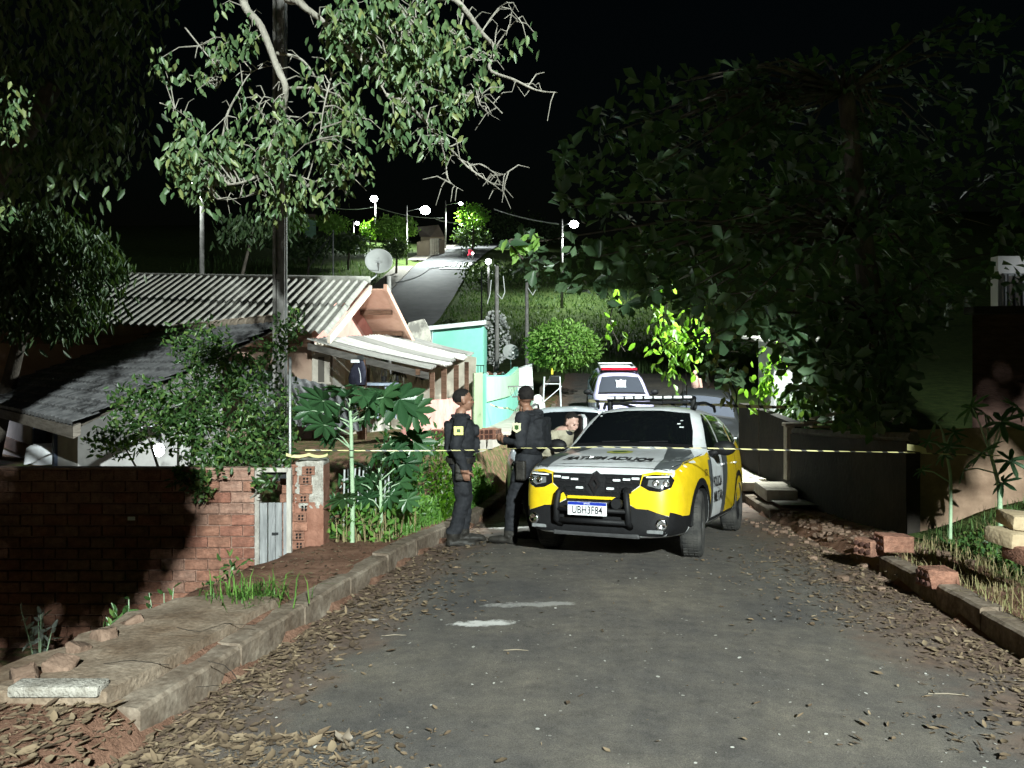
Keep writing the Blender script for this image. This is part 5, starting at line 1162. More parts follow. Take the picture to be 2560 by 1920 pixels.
def head(m, c, R, s=1.0):
    """c = head centre, R rotation (x = nose direction)"""
    P = lambda x, y, z: Vector(c)+R @ Vector((x, y, z))*s
    m.ell(P(-.012, 0, .03), (.098*s, .077*s, .095*s), 20, 14, R=R); m.ell(P(.030, 0, -.035), (.068*s, .062*s, .088*s), 18, 12, R=R)
    m.ell(P(.058, 0, -.098), (.032*s, .034*s, .026*s), 12, 8, R=R)                                   # chin
    m.ell(P(.080, 0, .022), (.022*s, .052*s, .018*s), 12, 8, R=R)                                    # brow
    limb(m, [P(.088, 0, .008), P(.108, 0, -.028), P(.098, 0, -.036)], [.011*s, .015*s, .012*s], 8)      # nose
    m.ell(P(.088, 0, -.064), (.016*s, .027*s, .012*s), 10, 8, R=R)                                   # lips
    for q in (1, -1): m.ell(P(-.008, q*.077, -.015), (.022*s, .011*s, .034*s), 10, 8, R=R); m.ell(P(.062, q*.042, -.028), (.026*s, .022*s, .024*s), 10, 8, R=R)
def fuse(name, m, vox, zones, mats, parent, smooth_it=3):
    me = m.mesh('tmp'); o = bpy.data.objects.new('tmp', me); C.objects.link(o)
    r = o.modifiers.new('r', 'REMESH'); r.mode = 'VOXEL'; r.voxel_size = vox; r.use_smooth_shade = True
    s = o.modifiers.new('s', 'SMOOTH'); s.iterations = smooth_it; s.factor = .5
    dg = bpy.context.evaluated_depsgraph_get(); nm = bpy.data.meshes.new_from_object(o.evaluated_get(dg)); bpy.data.objects.remove(o, do_unlink=True)
    nm.materials.clear()
    if vox < .013 and name != 'head':
        nv = len(nm.vertices); A = np.empty(nv*3, np.float32); B = np.empty(nv*3, np.float32); nm.vertices.foreach_get('co', A); nm.vertices.foreach_get('normal', B); A = A.reshape(-1, 3); B = B.reshape(-1, 3)
        k = np.array([(noise.noise(Vector((c[0]*9, c[1]*9, c[2]*13)))+.6*noise.noise(Vector((c[0]*21+5, c[1]*21, c[2]*30)))) if c[2] < 1.5 else 0 for c in A.tolist()]); nm.vertices.foreach_set('co', (A+B*(.009*k[:, None])).astype(np.float32).ravel())
    b = obj(name, nm, mats, parent)
    idx = [zones(p.center) for p in nm.polygons]; nm.polygons.foreach_set('material_index', idx); nm.polygons.foreach_set('use_smooth', [True]*len(idx)); nm.update(); return b
def hair_cap(c, R, parent, s=1.0, line=.02):
    m = MB(); n, k = 28, 18; c = Vector(c)
    m.ell((0, 0, 0), (.104, .083, .102), n, k); keep = []
    V_ = [Vector(v) for v in m.v]
    for f in m.f:
        q = sum((V_[i] for i in f), Vector())/len(f)
        if q.z > line+.35*(q.x) and not (q.x > .045 and q.z < .062) or (q.x < -.02 and q.z > -.055): keep.append(f)
    mm = MB(); mm.v = [tuple(c+R @ ((v+Vector((-.012, 0, .032)))*s)) for v in V_]; mm.f = keep; mm.m = [0]*len(keep)
    return obj('hair', mm, hairm, parent, smooth=True)
def eyes(c, R, parent, s=1.0):
    for q in (1, -1): obj('eye', MB().ell(Vector(c)+R @ Vector((.084, q*.031, .002))*s, (.006*s, .013*s, .007*s), 10, 6, R=R), flat('eye_dark', (.02, .015, .012), .2), parent)
def Rz(a): return Matrix.Rotation(a, 3, 'Z')
def Ry(a): return Matrix.Rotation(a, 3, 'Y')
def torso(m, hip, chest, neck, k=1.0):
    hip, chest, neck = Vector(hip), Vector(chest), Vector(neck); up = (chest-hip).normalized(); X = Vector((1, 0, 0)); X = (X-up*X.dot(up)).normalized(); Yv = up.cross(X); R = Matrix((X, Yv, up)).transposed()
    m.ell(hip, (.135*k, .175*k, .15), 18, 12, R=R); m.ell(hip.lerp(chest, .45), (.135*k, .175*k, .2), 18, 12, R=R); m.ell(chest, (.145*k, .195*k, .21), 18, 12, R=R); m.ell(chest+up*.11-X*.01, (.11*k, .20*k, .085), 18, 10, R=R)
    limb(m, [chest+up*.12, neck], [.075, .056]); return R
# ---- officer standing at the left, side on, facing right
def officer_side():
    x, y = PX(1152, 0, 8.75).x, 8.75; r = thing('person', 'police officer in black vest and trousers standing side on at the left', 'person', (x, y, zroad(x, y)), radians(6)); r.scale = (1.10, 1.12, 1.0)
    m = MB(); hip, chest, nk = (0, 0, .97), (-.005, 0, 1.30), (.0, 0, 1.53); torso(m, hip, chest, nk)
    for s, kx, ax_ in ((-1, .02, -.05), (1, .05, .06)):
        limb(m, [(0, s*.095, .93), (kx, s*.105, .52), (ax_-.03, s*.11, .12)], [.108, .082, .068]); m.ell((kx-.05, s*.11, .33), (.075, .07, .13))
        limb(m, [(ax_-.045, s*.11, .18), (ax_-.05, s*.11, .055), (ax_+.10, s*.12, .045), (ax_+.17, s*.125, .038)], [.066, .056, .048, .038])
        m.ell((.03, s*.165, .66), (.06, .05, .085))                                                 # cargo pocket
    limb(m, [(-.01, -.20, 1.44), (-.06, -.265, 1.16), (.03, -.27, .90)], [.075, .063, .046]); hand(m, (.035, -.27, .90), (.12, 0, -1), (.3, 1, 0), 1, .5)
    limb(m, [(-.01, .20, 1.44), (-.02, .26, 1.16), (.07, .25, .92)], [.075, .063, .046]); hand(m, (.075, .25, .92), (.15, 0, -1), (.3, -1, 0), -1, .5)
    hc = Vector((.025, 0, 1.665)); R = Rz(radians(8)); head(m, hc, R)
    def z(c):
        if c.z > 1.515: return 1
        if c.z < .905 and abs(c.y) > .215 and c.z > .7: return 1
        return 2 if c.z < .17 else 0
    fuse('body', m, .009, z, [uni, skin_a, boot], r); hair_cap(hc, R, r); eyes(hc, R, r)
    v = MB(); v.ell((0, 0, 1.22), (.185, .215, .275), 24, 16); v.v = [(a*(1 if abs(a) < .14 else .14/abs(a)+.15*(1-.14/abs(a))), b, c) for a, b, c in v.v]
    v.bbox((.165, 0, 1.15), (.06, .26, .16), .02).bbox((.165, 0, 1.32), (.05, .22, .12), .02).bbox((-.13, 0, 1.25), (.08, .30, .34), .03)
    for s in (1, -1): v.bbox((-.0, s*.115, 1.475), (.20, .06, .04), .015)
    fuse('vest', v, .012, lambda c: 0, [vestm], r, 2)
    b = MB().lathe([(.182, -.03), (.19, -.03), (.19, .03), (.182, .03)], (0, 0, .985), (0, 0, 1), 28, close=True); b.v = [(a*.82, c*1.02, d) for a, c, d in b.v]; obj('belt', b, boot, r)
    sp = MB().bbox((-.035, -.335, 1.345), (.095, .006, .095), .002); o = obj('shoulder_patch', sp, flat('patch_yellow', (.72, .68, .22), .7), r); o['label'] = 'square yellow sleeve patch with a small dark crest'
    obj('patch_crest', MB().bbox((-.035, -.339, 1.345), (.038, .003, .038), .001), flat('crest_dark', (.03, .08, .02)), o)
    obj('holster', MB().bbox((-.02, -.235, .88), (.09, .06, .2), .02), boot, r)
officer_side()
# ---- officer in the middle, facing left with head turned away
def officer_back():
    x, y = .14, 8.72; r = thing('person', 'police officer in black uniform seen from behind beside the police car bonnet', 'person', (x, y, zroad(x, y)), radians(180-22)); r.scale = (1.12, 1.12, 1.0)
    m = MB(); hip, chest, nk = (-.05, 0, .97), (-.06, 0, 1.31), (-.03, 0, 1.53); torso(m, hip, chest, nk)
    for s, kx, ax_ in ((1, .06, .12), (-1, .0, -.06)):
        limb(m, [(-.04, s*.095, .93), (kx, s*.12, .52), (ax_-.02, s*.135, .12)], [.108, .082, .068]); limb(m, [(ax_-.035, s*.135, .18), (ax_-.04, s*.135, .055), (ax_+.11, s*.15, .045), (ax_+.18, s*.155, .038)], [.066, .056, .048, .038])
    limb(m, [(-.06, .20, 1.45), (-.07, .285, 1.17), (.13, .22, 1.19)], [.078, .066, .046]); hand(m, (.13, .22, 1.19), (1, -.35, .35), (-.2, -1, .2), -1, .45)
    limb(m, [(-.06, -.20, 1.45), (-.06, -.27, 1.18), (.13, -.13, 1.15)], [.078, .066, .046]); hand(m, (.13, -.13, 1.15), (1, .35, .2), (-.2, 1, .2), 1, .45)
    hc = Vector((-.015, 0, 1.665)); R = Rz(radians(-52)); head(m, hc, R)
    def z(c):
        if c.z > 1.52: return 1
        if c.x > .125 and 1.12 < c.z < 1.36 and abs(c.y) > .07: return 1
        return 2 if c.z < .17 else 0
    fuse('body', m, .009, z, [uni, skin_a, boot], r); hair_cap(hc, R, r); eyes(hc, R, r)
    v = MB(); v.ell((-.06, 0, 1.22), (.185, .215, .275), 24, 16); v.bbox((.11, 0, 1.15), (.06, .26, .16), .02).bbox((-.20, 0, 1.26), (.11, .30, .36), .04)
    for s in (1, -1): v.bbox((-.06, s*.115, 1.475), (.20, .06, .04), .015)
    fuse('vest', v, .012, lambda c: 0, [vestm], r, 2)
    bp = [(-.045, .05), (-.015, .045), (0, .055), (.015, .045), (.045, .05), (.04, .0), (.045, -.03), (0, -.06), (-.045, -.03), (-.04, 0)]
    o = obj('shoulder_badge', MB().prism(bp, 0, .006, lambda a, c, h: Vector((-.055+a, .343+h-.03*0, 1.35+c))), flat('badge_cream', (.62, .60, .38), .6), r); obj('badge_crest', MB().prism([(p[0]*.5, p[1]*.5) for p in bp], .006, .008, lambda a, c, h: Vector((-.055+a, .343+h, 1.35+c))), flat('crest_dark', (.03, .08, .02)), o)
    obj('holster', MB().bbox((-.06, .24, .86), (.10, .06, .22), .02), boot, r)
officer_back()
# ---- officer in khaki leaning into the car
def officer_lean():
    x, y = .62, 10.0; z0 = zroad(x, y); r = thing('person', 'officer in khaki shirt bending down at the far side of the police car', 'person', (x, y, z0), radians(-38))
    m = MB(); hip, chest, nk = (-.16, 0, .92), (.02, 0, 1.17), (.11, 0, 1.31); R = torso(m, hip, chest, nk)
    for s in (1, -1):
        limb(m, [(-.14, s*.095, .90), (-.05, s*.11, .50), (-.14, s*.115, .12)], [.108, .082, .066]); limb(m, [(-.15, s*.115, .12), (-.15, s*.115, .05), (.06, s*.125, .04)], [.06, .054, .04])
        limb(m, [(.05, s*.19, 1.25), (.16, s*.24, 1.02), (.34, s*.16, 1.0)], [.072, .06, .045]); hand(m, (.34, s*.16, 1.0), (1, -.2*s, -.1), (0, 0, -1), s, .3)
    hc = Vector((.20, 0, 1.415)); Rh = Rz(radians(-12)) @ Ry(radians(24)); head(m, hc, Rh)
    def z(c):
        if c.z > 1.315 and c.x > .06: return 1
        if c.x > .33: return 1
        if c.z < .93: return 3 if c.z < .16 else 2
        return 0
    fuse('body', m, .009, z, [khaki, skin_b, uni, boot], r); hair_cap(hc, Rh, r); eyes(hc, Rh, r)
    obj('collar', MB().lathe([(.085, 0), (.10, .01), (.085, .05), (.075, .05)], (.10, 0, 1.275), (.4, 0, 1), 20, close=True), uni, r, smooth=True)
officer_lean()
# ---- distant person by the dark SUV
def far_person():
    p = PX(1741, 950, 24.5); x, y = p.x, 24.5; zz = G(x, y); r = thing('person', 'distant bare armed person standing beyond the dark SUV', 'person', (x, y, zz), radians(200))
    m = MB(); torso(m, (0, 0, .95), (0, 0, 1.28), (0, 0, 1.5), .95)
    for s in (1, -1):
        limb(m, [(0, s*.09, .92), (.02, s*.1, .5), (-.02, s*.1, .1)], [.1, .075, .06]); limb(m, [(-.02, s*.1, .1), (-.02, s*.1, .05), (.15, s*.11, .04)], [.05, .05, .035])
        limb(m, [(0, s*.19, 1.42), (-.02, s*.25, 1.14), (.06, s*.24, .9)], [.06, .05, .04]); hand(m, (.06, s*.24, .9), (.1, 0, -1), (0, -s, 0), s, .4)
    hc = Vector((.02, 0, 1.64)); head(m, hc, Matrix.Identity(3)); fuse('body', m, .014, lambda c: 1 if c.z > .98 or abs(c.y) > .2 else 0, [khaki, skin_b], r); hair_cap(hc, Matrix.Identity(3), r)
far_person()
# ================================================================ right side: walls, rubble, planks
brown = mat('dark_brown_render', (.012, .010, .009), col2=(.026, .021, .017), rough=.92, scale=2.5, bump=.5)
tan = mat('tan_render', (.20, .13, .09), col2=(.30, .205, .145), rough=.92, scale=3, bump=.5)
stone = mat('pale_coping', (.30, .26, .21), col2=(.45, .40, .33), rough=.9, scale=6, bump=.6)
lw = thing('retaining_wall', 'dark low wall with a pale end post along the right pavement', 'wall', (4.5, 8.7, -.35)); O = lw.location
def rwall(m, pts, th, z0=-1.0):
    for (xa, ya, za), (xb, yb, zb) in zip(pts[:-1], pts[1:]):
        q = [(xa, ya, z0), (xb, yb, z0), (xb, yb, zb), (xa, ya, za)]; q2 = [(a+th, b, c) for a, b, c in q]; m.add([Vector(p)-O for p in q+q2], [(0, 1, 2, 3), (4, 5, 6, 7), (3, 2, 6, 7), (0, 3, 7, 4), (1, 2, 6, 5)])
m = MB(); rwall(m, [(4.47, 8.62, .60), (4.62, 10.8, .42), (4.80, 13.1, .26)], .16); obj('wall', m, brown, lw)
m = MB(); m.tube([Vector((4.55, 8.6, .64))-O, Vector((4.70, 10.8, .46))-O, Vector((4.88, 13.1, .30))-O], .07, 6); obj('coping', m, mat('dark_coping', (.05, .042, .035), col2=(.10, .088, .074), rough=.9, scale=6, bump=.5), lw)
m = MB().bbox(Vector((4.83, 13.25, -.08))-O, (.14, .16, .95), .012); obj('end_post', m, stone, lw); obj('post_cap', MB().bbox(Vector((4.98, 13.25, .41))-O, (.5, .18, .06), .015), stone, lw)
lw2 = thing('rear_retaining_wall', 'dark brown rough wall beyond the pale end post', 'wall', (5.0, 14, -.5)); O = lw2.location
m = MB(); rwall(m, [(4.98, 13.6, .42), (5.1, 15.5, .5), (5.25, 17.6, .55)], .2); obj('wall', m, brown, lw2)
weather(tan, 1.5, (.6, .58, .56), (1.15, 1.15, 1.15))
# pavement steps lit by the middle lamp
for k, (x, y, sx, sy, sz, lb) in enumerate([(4.42, 12.75, .5, .9, .2, 'long pale concrete block by the end post of the right wall'), (4.2, 13.9, .7, .5, .16, 'flat pale concrete block on the right pavement'), (4.6, 14.6, .4, .5, .14, 'far pale concrete block against the brown wall')]):
    o = obj('concrete_block', MB().bbox((0, 0, sz/2), (sx, sy, sz), .03), stone, sh=45); o.location = (x, y, zr(y)+.13); o.rotation_euler = (0, 0, .1*k-.1); tag(o, lb, 'block', 'concrete blocks on the right pavement')
# house wall on the right facing the camera
rh = thing('right_house', 'tan and dark brick house wall behind the papaya plants', 'house', (4.6, 8.75, -.4)); O = rh.location
m = MB().add([Vector(p)-O for p in ((4.66, 8.72, -1), (9.5, 8.3, -1), (9.5, 8.3, .95), (4.66, 8.72, .72))], [(0, 1, 2, 3)]); obj('lower_wall', m, tan, rh)
m = MB().add([Vector(p)-O for p in ((4.66, 8.72, -1), (4.66, 8.9, -1), (4.66, 8.9, .72), (4.66, 8.72, .72))], [(0, 1, 2, 3)]); obj('corner', m, tan, rh)
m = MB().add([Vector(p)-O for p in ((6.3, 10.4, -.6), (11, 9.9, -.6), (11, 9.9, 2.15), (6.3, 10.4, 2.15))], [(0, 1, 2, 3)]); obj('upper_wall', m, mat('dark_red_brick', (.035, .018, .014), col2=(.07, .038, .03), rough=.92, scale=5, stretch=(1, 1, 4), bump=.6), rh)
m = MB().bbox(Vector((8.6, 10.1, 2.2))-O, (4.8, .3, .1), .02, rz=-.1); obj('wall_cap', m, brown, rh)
wh = thing('white_house', 'white house with a barred window at the far right edge', 'house', (9.2, 13.0, .5)); O = wh.location
a, b = PX(2495, 650, 13), PX(2700, 650, 13); wz = lambda v: CAMZ-(v-HV)/F*13
m = MB().box(((a.x+b.x)/2-O.x, .1, (wz(640)+wz(900))/2-O.z), (b.x-a.x, .2, wz(640)-wz(900))); obj('wall', m, mat('white_render', (.5, .5, .5), col2=(.6, .6, .6), scale=2, bump=.2), wh)
wn = obj('window', MB().box((PX(2530, 0, 13).x-O.x, -.03, wz(735)-O.z), (.36, .06, .7)), mat('window_grey', (.2, .21, .22), scale=5), wh); obj('pane', MB().box((PX(2533, 0, 13).x-O.x, -.07, wz(735)-O.z), (.24, .02, .6)), flat('dim_glass', (.1, .09, .08), .15), wn)
for k in range(3): obj('bar', MB().box((PX(2510+k*18, 0, 13).x-O.x, -.1, wz(735)-O.z), (.02, .02, .66)), darks, wn)
ld = bpy.data.lights.new('house_light', 'POINT'); ld.energy = 7; ld.shadow_soft_size = .1; ld.color = (.95, 1, 1)
hl_ = thing('wall_lamp', 'small wall lamp lighting the white house at far right', 'lamp', PX(2640, 640, 12.4)); obj('shade', MB().lathe([(.03, .1), (.12, 0), (.1, 0), (.02, .09)], (0, 0, 0), (0, 0, 1), 14), steel, hl_); obj('bulb', MB().ell((0, 0, 0), (.05, .05, .06), 10, 8), bulbmat(20), hl_)
obj('bracket', MB().tube([(0, 0, .09), (0, .5, .12)], .012, 6), steel, hl_)
lo = bpy.data.objects.new('house_light', ld); C.objects.link(lo); lo.parent = hl_; lo.location = (0, 0, -.08)
# bright white shed beyond the trees
ws = thing('white_shed', 'bright white shed wall seen through the right hand tree', 'shed', PX(2010, 1010, 19)); O = ws.location
m = MB().box((0, .6, .55), (1.5, 1.2, 2.1)); obj('wall', m, MATS['white_render'], ws); obj('roof', MB().box((0, .55, 1.65), (2.3, 1.6, .07), M=Matrix.Rotation(.08, 3, 'X')), fibro, ws); obj('door', MB().box((.35, -.02, .35), (.6, .04, 1.6)), mat('grey_door', (.2, .2, .2), scale=5), ws)
# planks and rubble on the yard behind the low wall
plk = mat('fresh_planks', (.33, .27, .19), col2=(.48, .41, .30), rough=.85, scale=3, stretch=(6, 1, 6), bump=.3)
for k, (u, v, Y, ln, rz, tl) in enumerate([(2080, 1036, 12.2, .75, .25, .18), (2110, 1028, 12.5, .6, .2, .22), (2060, 1055, 12.0, .7, .05, .03), (2090, 1068, 11.9, .8, .02, -.02), (2205, 1040, 12.3, .6, -.3, -.25), (2220, 1052, 12.1, .5, -.2, -.1)]):
    p = PX(u, v, Y); o = obj('plank', MB().bbox((0, 0, 0), (ln, .14, .03), .004), plk); o.location = p; o.rotation_euler = (0, -tl, rz)
    tag(o, ['upper tilted pale plank left of the dark trunk', 'highest pale plank of the leaning pile', 'short pale plank lying on the rubble left of the trunk', 'lowest pale plank of the pile by the trunk', 'pale plank sloping down right of the dark trunk', 'small pale plank under the sloping one right of the trunk'][k], 'plank', 'planks behind the low wall')
hp = thing('rubble_heap', 'heap of pale rubble carrying the planks behind the low wall', 'rubble', (6.0, 12.4, -.5)); m = MB().grid(lambda a, b: (-.9+a*1.9, -.6+b*1.4, .85*max(0, 1-((a-.5)*2)**2*.7-((b-.5)*2)**2)+.12*vnoise(a*14, b*9)), 30, 16); obj('mound', m, stone, hp)
# kerb-side rubble on the right: broken hollow bricks, stacked stones
for k, (u, v, Y, L_, rz, mt, lb) in enumerate([(2235, 1335, 6.95, .30, .1, 0, 'long broken hollow brick block at the far end of the right verge'), (2345, 1418, 5.95, .24, .05, 0, 'broken hollow brick lying in the dry grass'), (2170, 1345, 7.05, .16, .5, 3, 'dark broken brick end at the edge of the gutter')]):
    p = PX(u, v, Y); zz = p.z; o = thing('broken_brick', lb, 'brick', (p.x, Y, zz-.145), rz, group='broken bricks on the right verge'); mm = MB().bbox((0, 0, .07), (L_, .19, .15), .012); mm.v = [(a+.05*vnoise(b*30+k, c*30), b+.03*vnoise(a*20, c*20), c+.05*vnoise(a*11+k, b*14+k)) for a, b, c in mm.v]; obj('clay_block', mm, brm[mt], o)
    for i in range(3):
        for j in range(2): obj('hole_disc', MB().cyl((-L_/2, -.06+i*.06, .035+j*.065), (1, 0, 0), .02, .03, 10), MATS['clay_cells'], o)
sand = mat('sandstone_block', (.28, .21, .13), col2=(.40, .32, .21), rough=.9, scale=5, bump=.5)
for k, (u, v, Y, sx, sz, rz, lb) in enumerate([(2545, 1345, 5.6, .36, .12, .2, 'lower pale stone block with a hollow at the right edge'), (2562, 1302, 5.65, .30, .11, -.1, 'upper pale stone block stacked at the right edge'), (2590, 1390, 5.45, .34, .12, .1, 'reddish stone under the stacked blocks at the right edge')]):
    p = PX(u, v, Y); o = obj('stone_block', MB().bbox((0, 0, 0), (sx, .26, sz), .03), sand if k < 2 else brm[0], sh=45); o.location = p; o.rotation_euler = (.05, .08, rz); tag(o, lb, 'stone', 'stones stacked at the right edge')
# ================================================================ plants
bark = mat('grey_bark', (.13, .12, .10), col2=(.24, .225, .195), rough=.9, scale=9, stretch=(1, 1, .4), bump=.6)
barkd = mat('dark_bark', (.05, .042, .035), col2=(.10, .085, .07), rough=.95, scale=8, stretch=(1, 1, .4), bump=.7)
lf_over = leafmat('overhead_leaf', [(.038, .075, .030), (.06, .10, .042), (.085, .13, .055), (.13, .15, .05)], trans=.22)
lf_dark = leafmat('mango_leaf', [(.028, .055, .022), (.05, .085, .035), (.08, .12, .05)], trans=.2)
lf_almond = leafmat('almond_leaf', [(.035, .07, .035), (.055, .10, .05), (.085, .135, .07)], rough=.35, trans=.25)
lf_shrub = leafmat('shrub_leaf', [(.022, .055, .016), (.04, .088, .024), (.065, .125, .035), (.12, .18, .045)], rough=.35, trans=.25)
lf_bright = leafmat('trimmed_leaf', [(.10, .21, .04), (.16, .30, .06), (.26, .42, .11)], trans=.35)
lf_castor = leafmat('castor_leaf', [(.026, .072, .03), (.042, .105, .042), (.06, .135, .048)], rough=.3, trans=.3)
lf_weed = leafmat('weed_leaf', [(.05, .13, .025), (.09, .2, .04), (.15, .28, .06)], trans=.3)
lf_straw = leafmat('straw', [(.17, .13, .07), (.26, .21, .11), (.14, .16, .06)], rough=.8, trans=.2)
lf_litter = leafmat('dead_leaf', [(.06, .042, .028), (.11, .078, .05), (.19, .14, .088), (.08, .055, .036), (.26, .2, .13)], rough=.8, trans=.1, tint=(1.2, 1, .7))
lf_grass = leafmat('grass_blade', [(.03, .065, .018), (.055, .11, .028), (.09, .15, .045)], rough=.6, trans=.25)
DSP = 1.15732
def ellcloud(n, c, r, shell=.0):
    d = nrm(RNG.normal(size=(n, 3))); k = RNG.random(n)**(1/3)
    if shell: k = shell+(1-shell)*RNG.random(n)
    return np.array(c)+d*k[:, None]*np.array(r)
def inpoly(x, y, poly):
    c = False; j = len(poly)-1
    for i in range(len(poly)):
        if (poly[i][1] > y) != (poly[j][1] > y) and x < (poly[j][0]-poly[i][0])*(y-poly[i][1])/(poly[j][1]-poly[i][1])+poly[i][0]: c = not c
        j = i
    return c
def sample_px(poly, n, y0, y1, disp=True):
    xs = [p[0] for p in poly]; ys_ = [p[1] for p in poly]; o = []
    while len(o) < n:
        x, y = random.uniform(min(xs), max(xs)), random.uniform(min(ys_), max(ys_))
        if inpoly(x, y, poly): o.append((DX if disp else PX)(x, y, random.uniform(y0, y1)))
    return np.array([tuple(p) for p in o])
def droop_dirs(n, k=.7): return rdir(n, (0, 0, -1.0), k)
def smooth_path(pts, n=5):
    p = [Vector(q) for q in pts]; o = []
    for i in range(len(p)-1):
        a, b, c, d = p[max(i-1, 0)], p[i], p[i+1], p[min(i+2, len(p)-1)]
        for k in range(n):
            t = k/n; o.append(.5*((2*b)+(c-a)*t+(2*a-5*b+4*c-d)*t*t+(3*b-a-3*c+d)*t**3))
    return o+[p[-1]]
def rel(P, o): return np.asarray(P)-np.array(o.location)

# ---------------------------------------------------------------- tree overhanging the road from the left
ot = thing('tree', 'grey barked tree whose lit leafy branches hang over the road from the left', 'tree', (-3.7, 1.0, G(-3.7, 1.0))); O = np.array(ot.location)
OV = Vector(ot.location)
tr = smooth_path([(-3.7, 1.0, G(-3.7, 1)-.3), (-3.55, 1.1, 1.6), (-3.2, 1.4, 3.2), (-2.4, 2.2, 4.5), (-1.6, 3.4, 5.0)])
obj('trunk', MB().tube([p-OV for p in tr], list(np.linspace(.24, .09, len(tr))), 12), bark, ot, smooth=True)
hub = Vector((-1.6, 3.4, 5.0))
BR = [  # (display pixel polyline, depth, base radius)
    ([(515, -60), (530, 15), (565, 60), (600, 150), (617, 190), (610, 250), (605, 290), (585, 312), (565, 370), (520, 395), (460, 400)], 4.7, .024),
    ([(597, 115), (650, 128), (690, 180), (725, 240)], 4.75, .012), ([(620, 190), (690, 192), (735, 215), (760, 250)], 4.6, .010),
    ([(600, -50), (645, 5), (690, 40), (740, 90), (800, 150), (835, 205)], 4.3, .022), ([(900, -50), (985, 0), (1040, 70), (1068, 105), (1058, 150), (1110, 172), (1160, 195), (1203, 200)], 4.5, .016),
    ([(835, 205), (880, 225), (930, 275), (970, 318), (1010, 360), (1060, 395), (1085, 412)], 4.4, .012), ([(950, 298), (962, 345), (970, 390), (1000, 412)], 4.4, .006),
    ([(1010, 360), (1040, 355), (1075, 378), (1098, 372)], 4.4, .005), ([(605, 290), (575, 262), (560, 232), (572, 205)], 4.8, .008), ([(575, 262), (600, 252), (613, 235)], 4.8, .005),
    ([(480, 300), (490, 250), (512, 205), (545, 155), (600, 140)], 4.9, .009), ([(455, 395), (470, 430), (530, 425), (590, 408)], 4.7, .005), ([(565, 370), (640, 380), (700, 395), (770, 380)], 4.7, .006),
    ([(1040, 70), (1075, 20), (1100, 5)], 4.5, .006), ([(1068, 105), (1100, 60), (1120, 40)], 4.5, .006), ([(1058, 150), (1030, 180), (1040, 230), (1080, 260)], 4.5, .005),
    ([(1000, 30), (990, 90), (1010, 130), (1060, 125)], 4.45, .006), ([(880, 225), (900, 180), (940, 150)], 4.4, .006), ([(345, 222), (385, 240), (410, 262), (425, 300)], 4.9, .004),
    ([(1085, 245), (1050, 210), (1020, 200)], 4.5, .004), ([(740, 90), (720, 150), (700, 230), (690, 300)], 4.4, .008), ([(800, 150), (860, 100), (900, 60)], 4.3, .007), ([(400, 60), (440, 110), (480, 160), (470, 190)], 4.9, .006)]
tips = []
for k, (pl, Y, r0) in enumerate(BR):
    P = [DX(x, y, Y+.12*sin(i*1.3+k)) for i, (x, y) in enumerate(pl)]
    if pl[0][1] < 0: P = [hub]+[hub.lerp(P[0], .5)+Vector((0, 0, .25))]+P
    q = smooth_path(P, 5); rs = np.linspace(r0*(1.4 if pl[0][1] < 0 else 1), r0*.22, len(q)); obj('branch', MB().tube([p-OV for p in q], list(rs), 7), bark, ot, smooth=True)
    tips += q[len(q)//4:]
tw = MB()   # fine twigs
for p in tips:
    if random.random() < .62:
        d = Vector((random.uniform(-1, 1), random.uniform(-.6, .6), random.uniform(-.8, .7))).normalized(); l = random.uniform(.05, .18)
        a = p+d*l*.5+Vector((0, 0, .02)); b = p+d*l+Vector((0, 0, -.02)); tw.tube([p-OV, a-OV, b-OV], [.004, .003, .0015], 4)
obj('twigs', tw, bark, ot)['kind'] = 'stuff'
CL = [(440, 360, 72, 68, 4.65, 300), (500, 330, 60, 60, 4.75, 140), (650, 320, 110, 95, 4.6, 290), (600, 425, 85, 32, 4.7, 70), (720, 210, 80, 60, 4.5, 110), (860, 80, 175, 80, 4.35, 520), (930, 160, 115, 95, 4.4, 330), (760, 60, 90, 50, 4.4, 140),
      (470, 130, 55, 95, 4.9, 90), (390, 300, 22, 80, 4.9, 26), (375, 155, 22, 28, 4.9, 12), (870, 275, 70, 45, 4.4, 60), (770, 300, 55, 65, 4.5, 80), (1075, 120, 75, 80, 4.5, 45), (560, 250, 40, 45, 4.8, 24), (950, 300, 60, 45, 4.4, 24), (690, 420, 60, 30, 4.7, 24), (1000, 200, 60, 40, 4.5, 30), (530, 60, 60, 50, 4.8, 40), (0, 250, 60, 110, 5.2, 110), (10, 420, 40, 60, 5.2, 40)]
P = []; Dn = []
for cx, cy, rx, ry, Y, n in CL:
    c = DX(cx, cy, Y); k = DSP/F*Y; cc = ellcloud(max(4, n//7), c, (rx*k, .28, ry*k)); per = 10
    P.append((cc[:, None, :]+RNG.normal(size=(len(cc), per, 3))*np.array([.035, .035, .045])).reshape(-1, 3))
    tw = MB()
    for q in cc:
        q = Vector(q); h = min(tips, key=lambda t: (t-q).length)
        if (h-q).length < .45: tw.tube([h-OV, h.lerp(q, .5)+Vector((random.gauss(0, .02), 0, .03))-OV, q-OV], [.0045, .003, .0015], 4)
    if tw.v: obj('twigs', tw, bark, ot)['kind'] = 'stuff'
P = np.concatenate(P); n = len(P); Ln = RNG.uniform(.035, .08, n)
obj('crown', leaves_mesh('crown', P-O, droop_dirs(n, .75), rdir(n, (0, -1.2, .3)), Ln, Ln*RNG.uniform(.42, .55, n), 'ovate', rnd=RNG.random(n)**1.5), lf_over, ot)
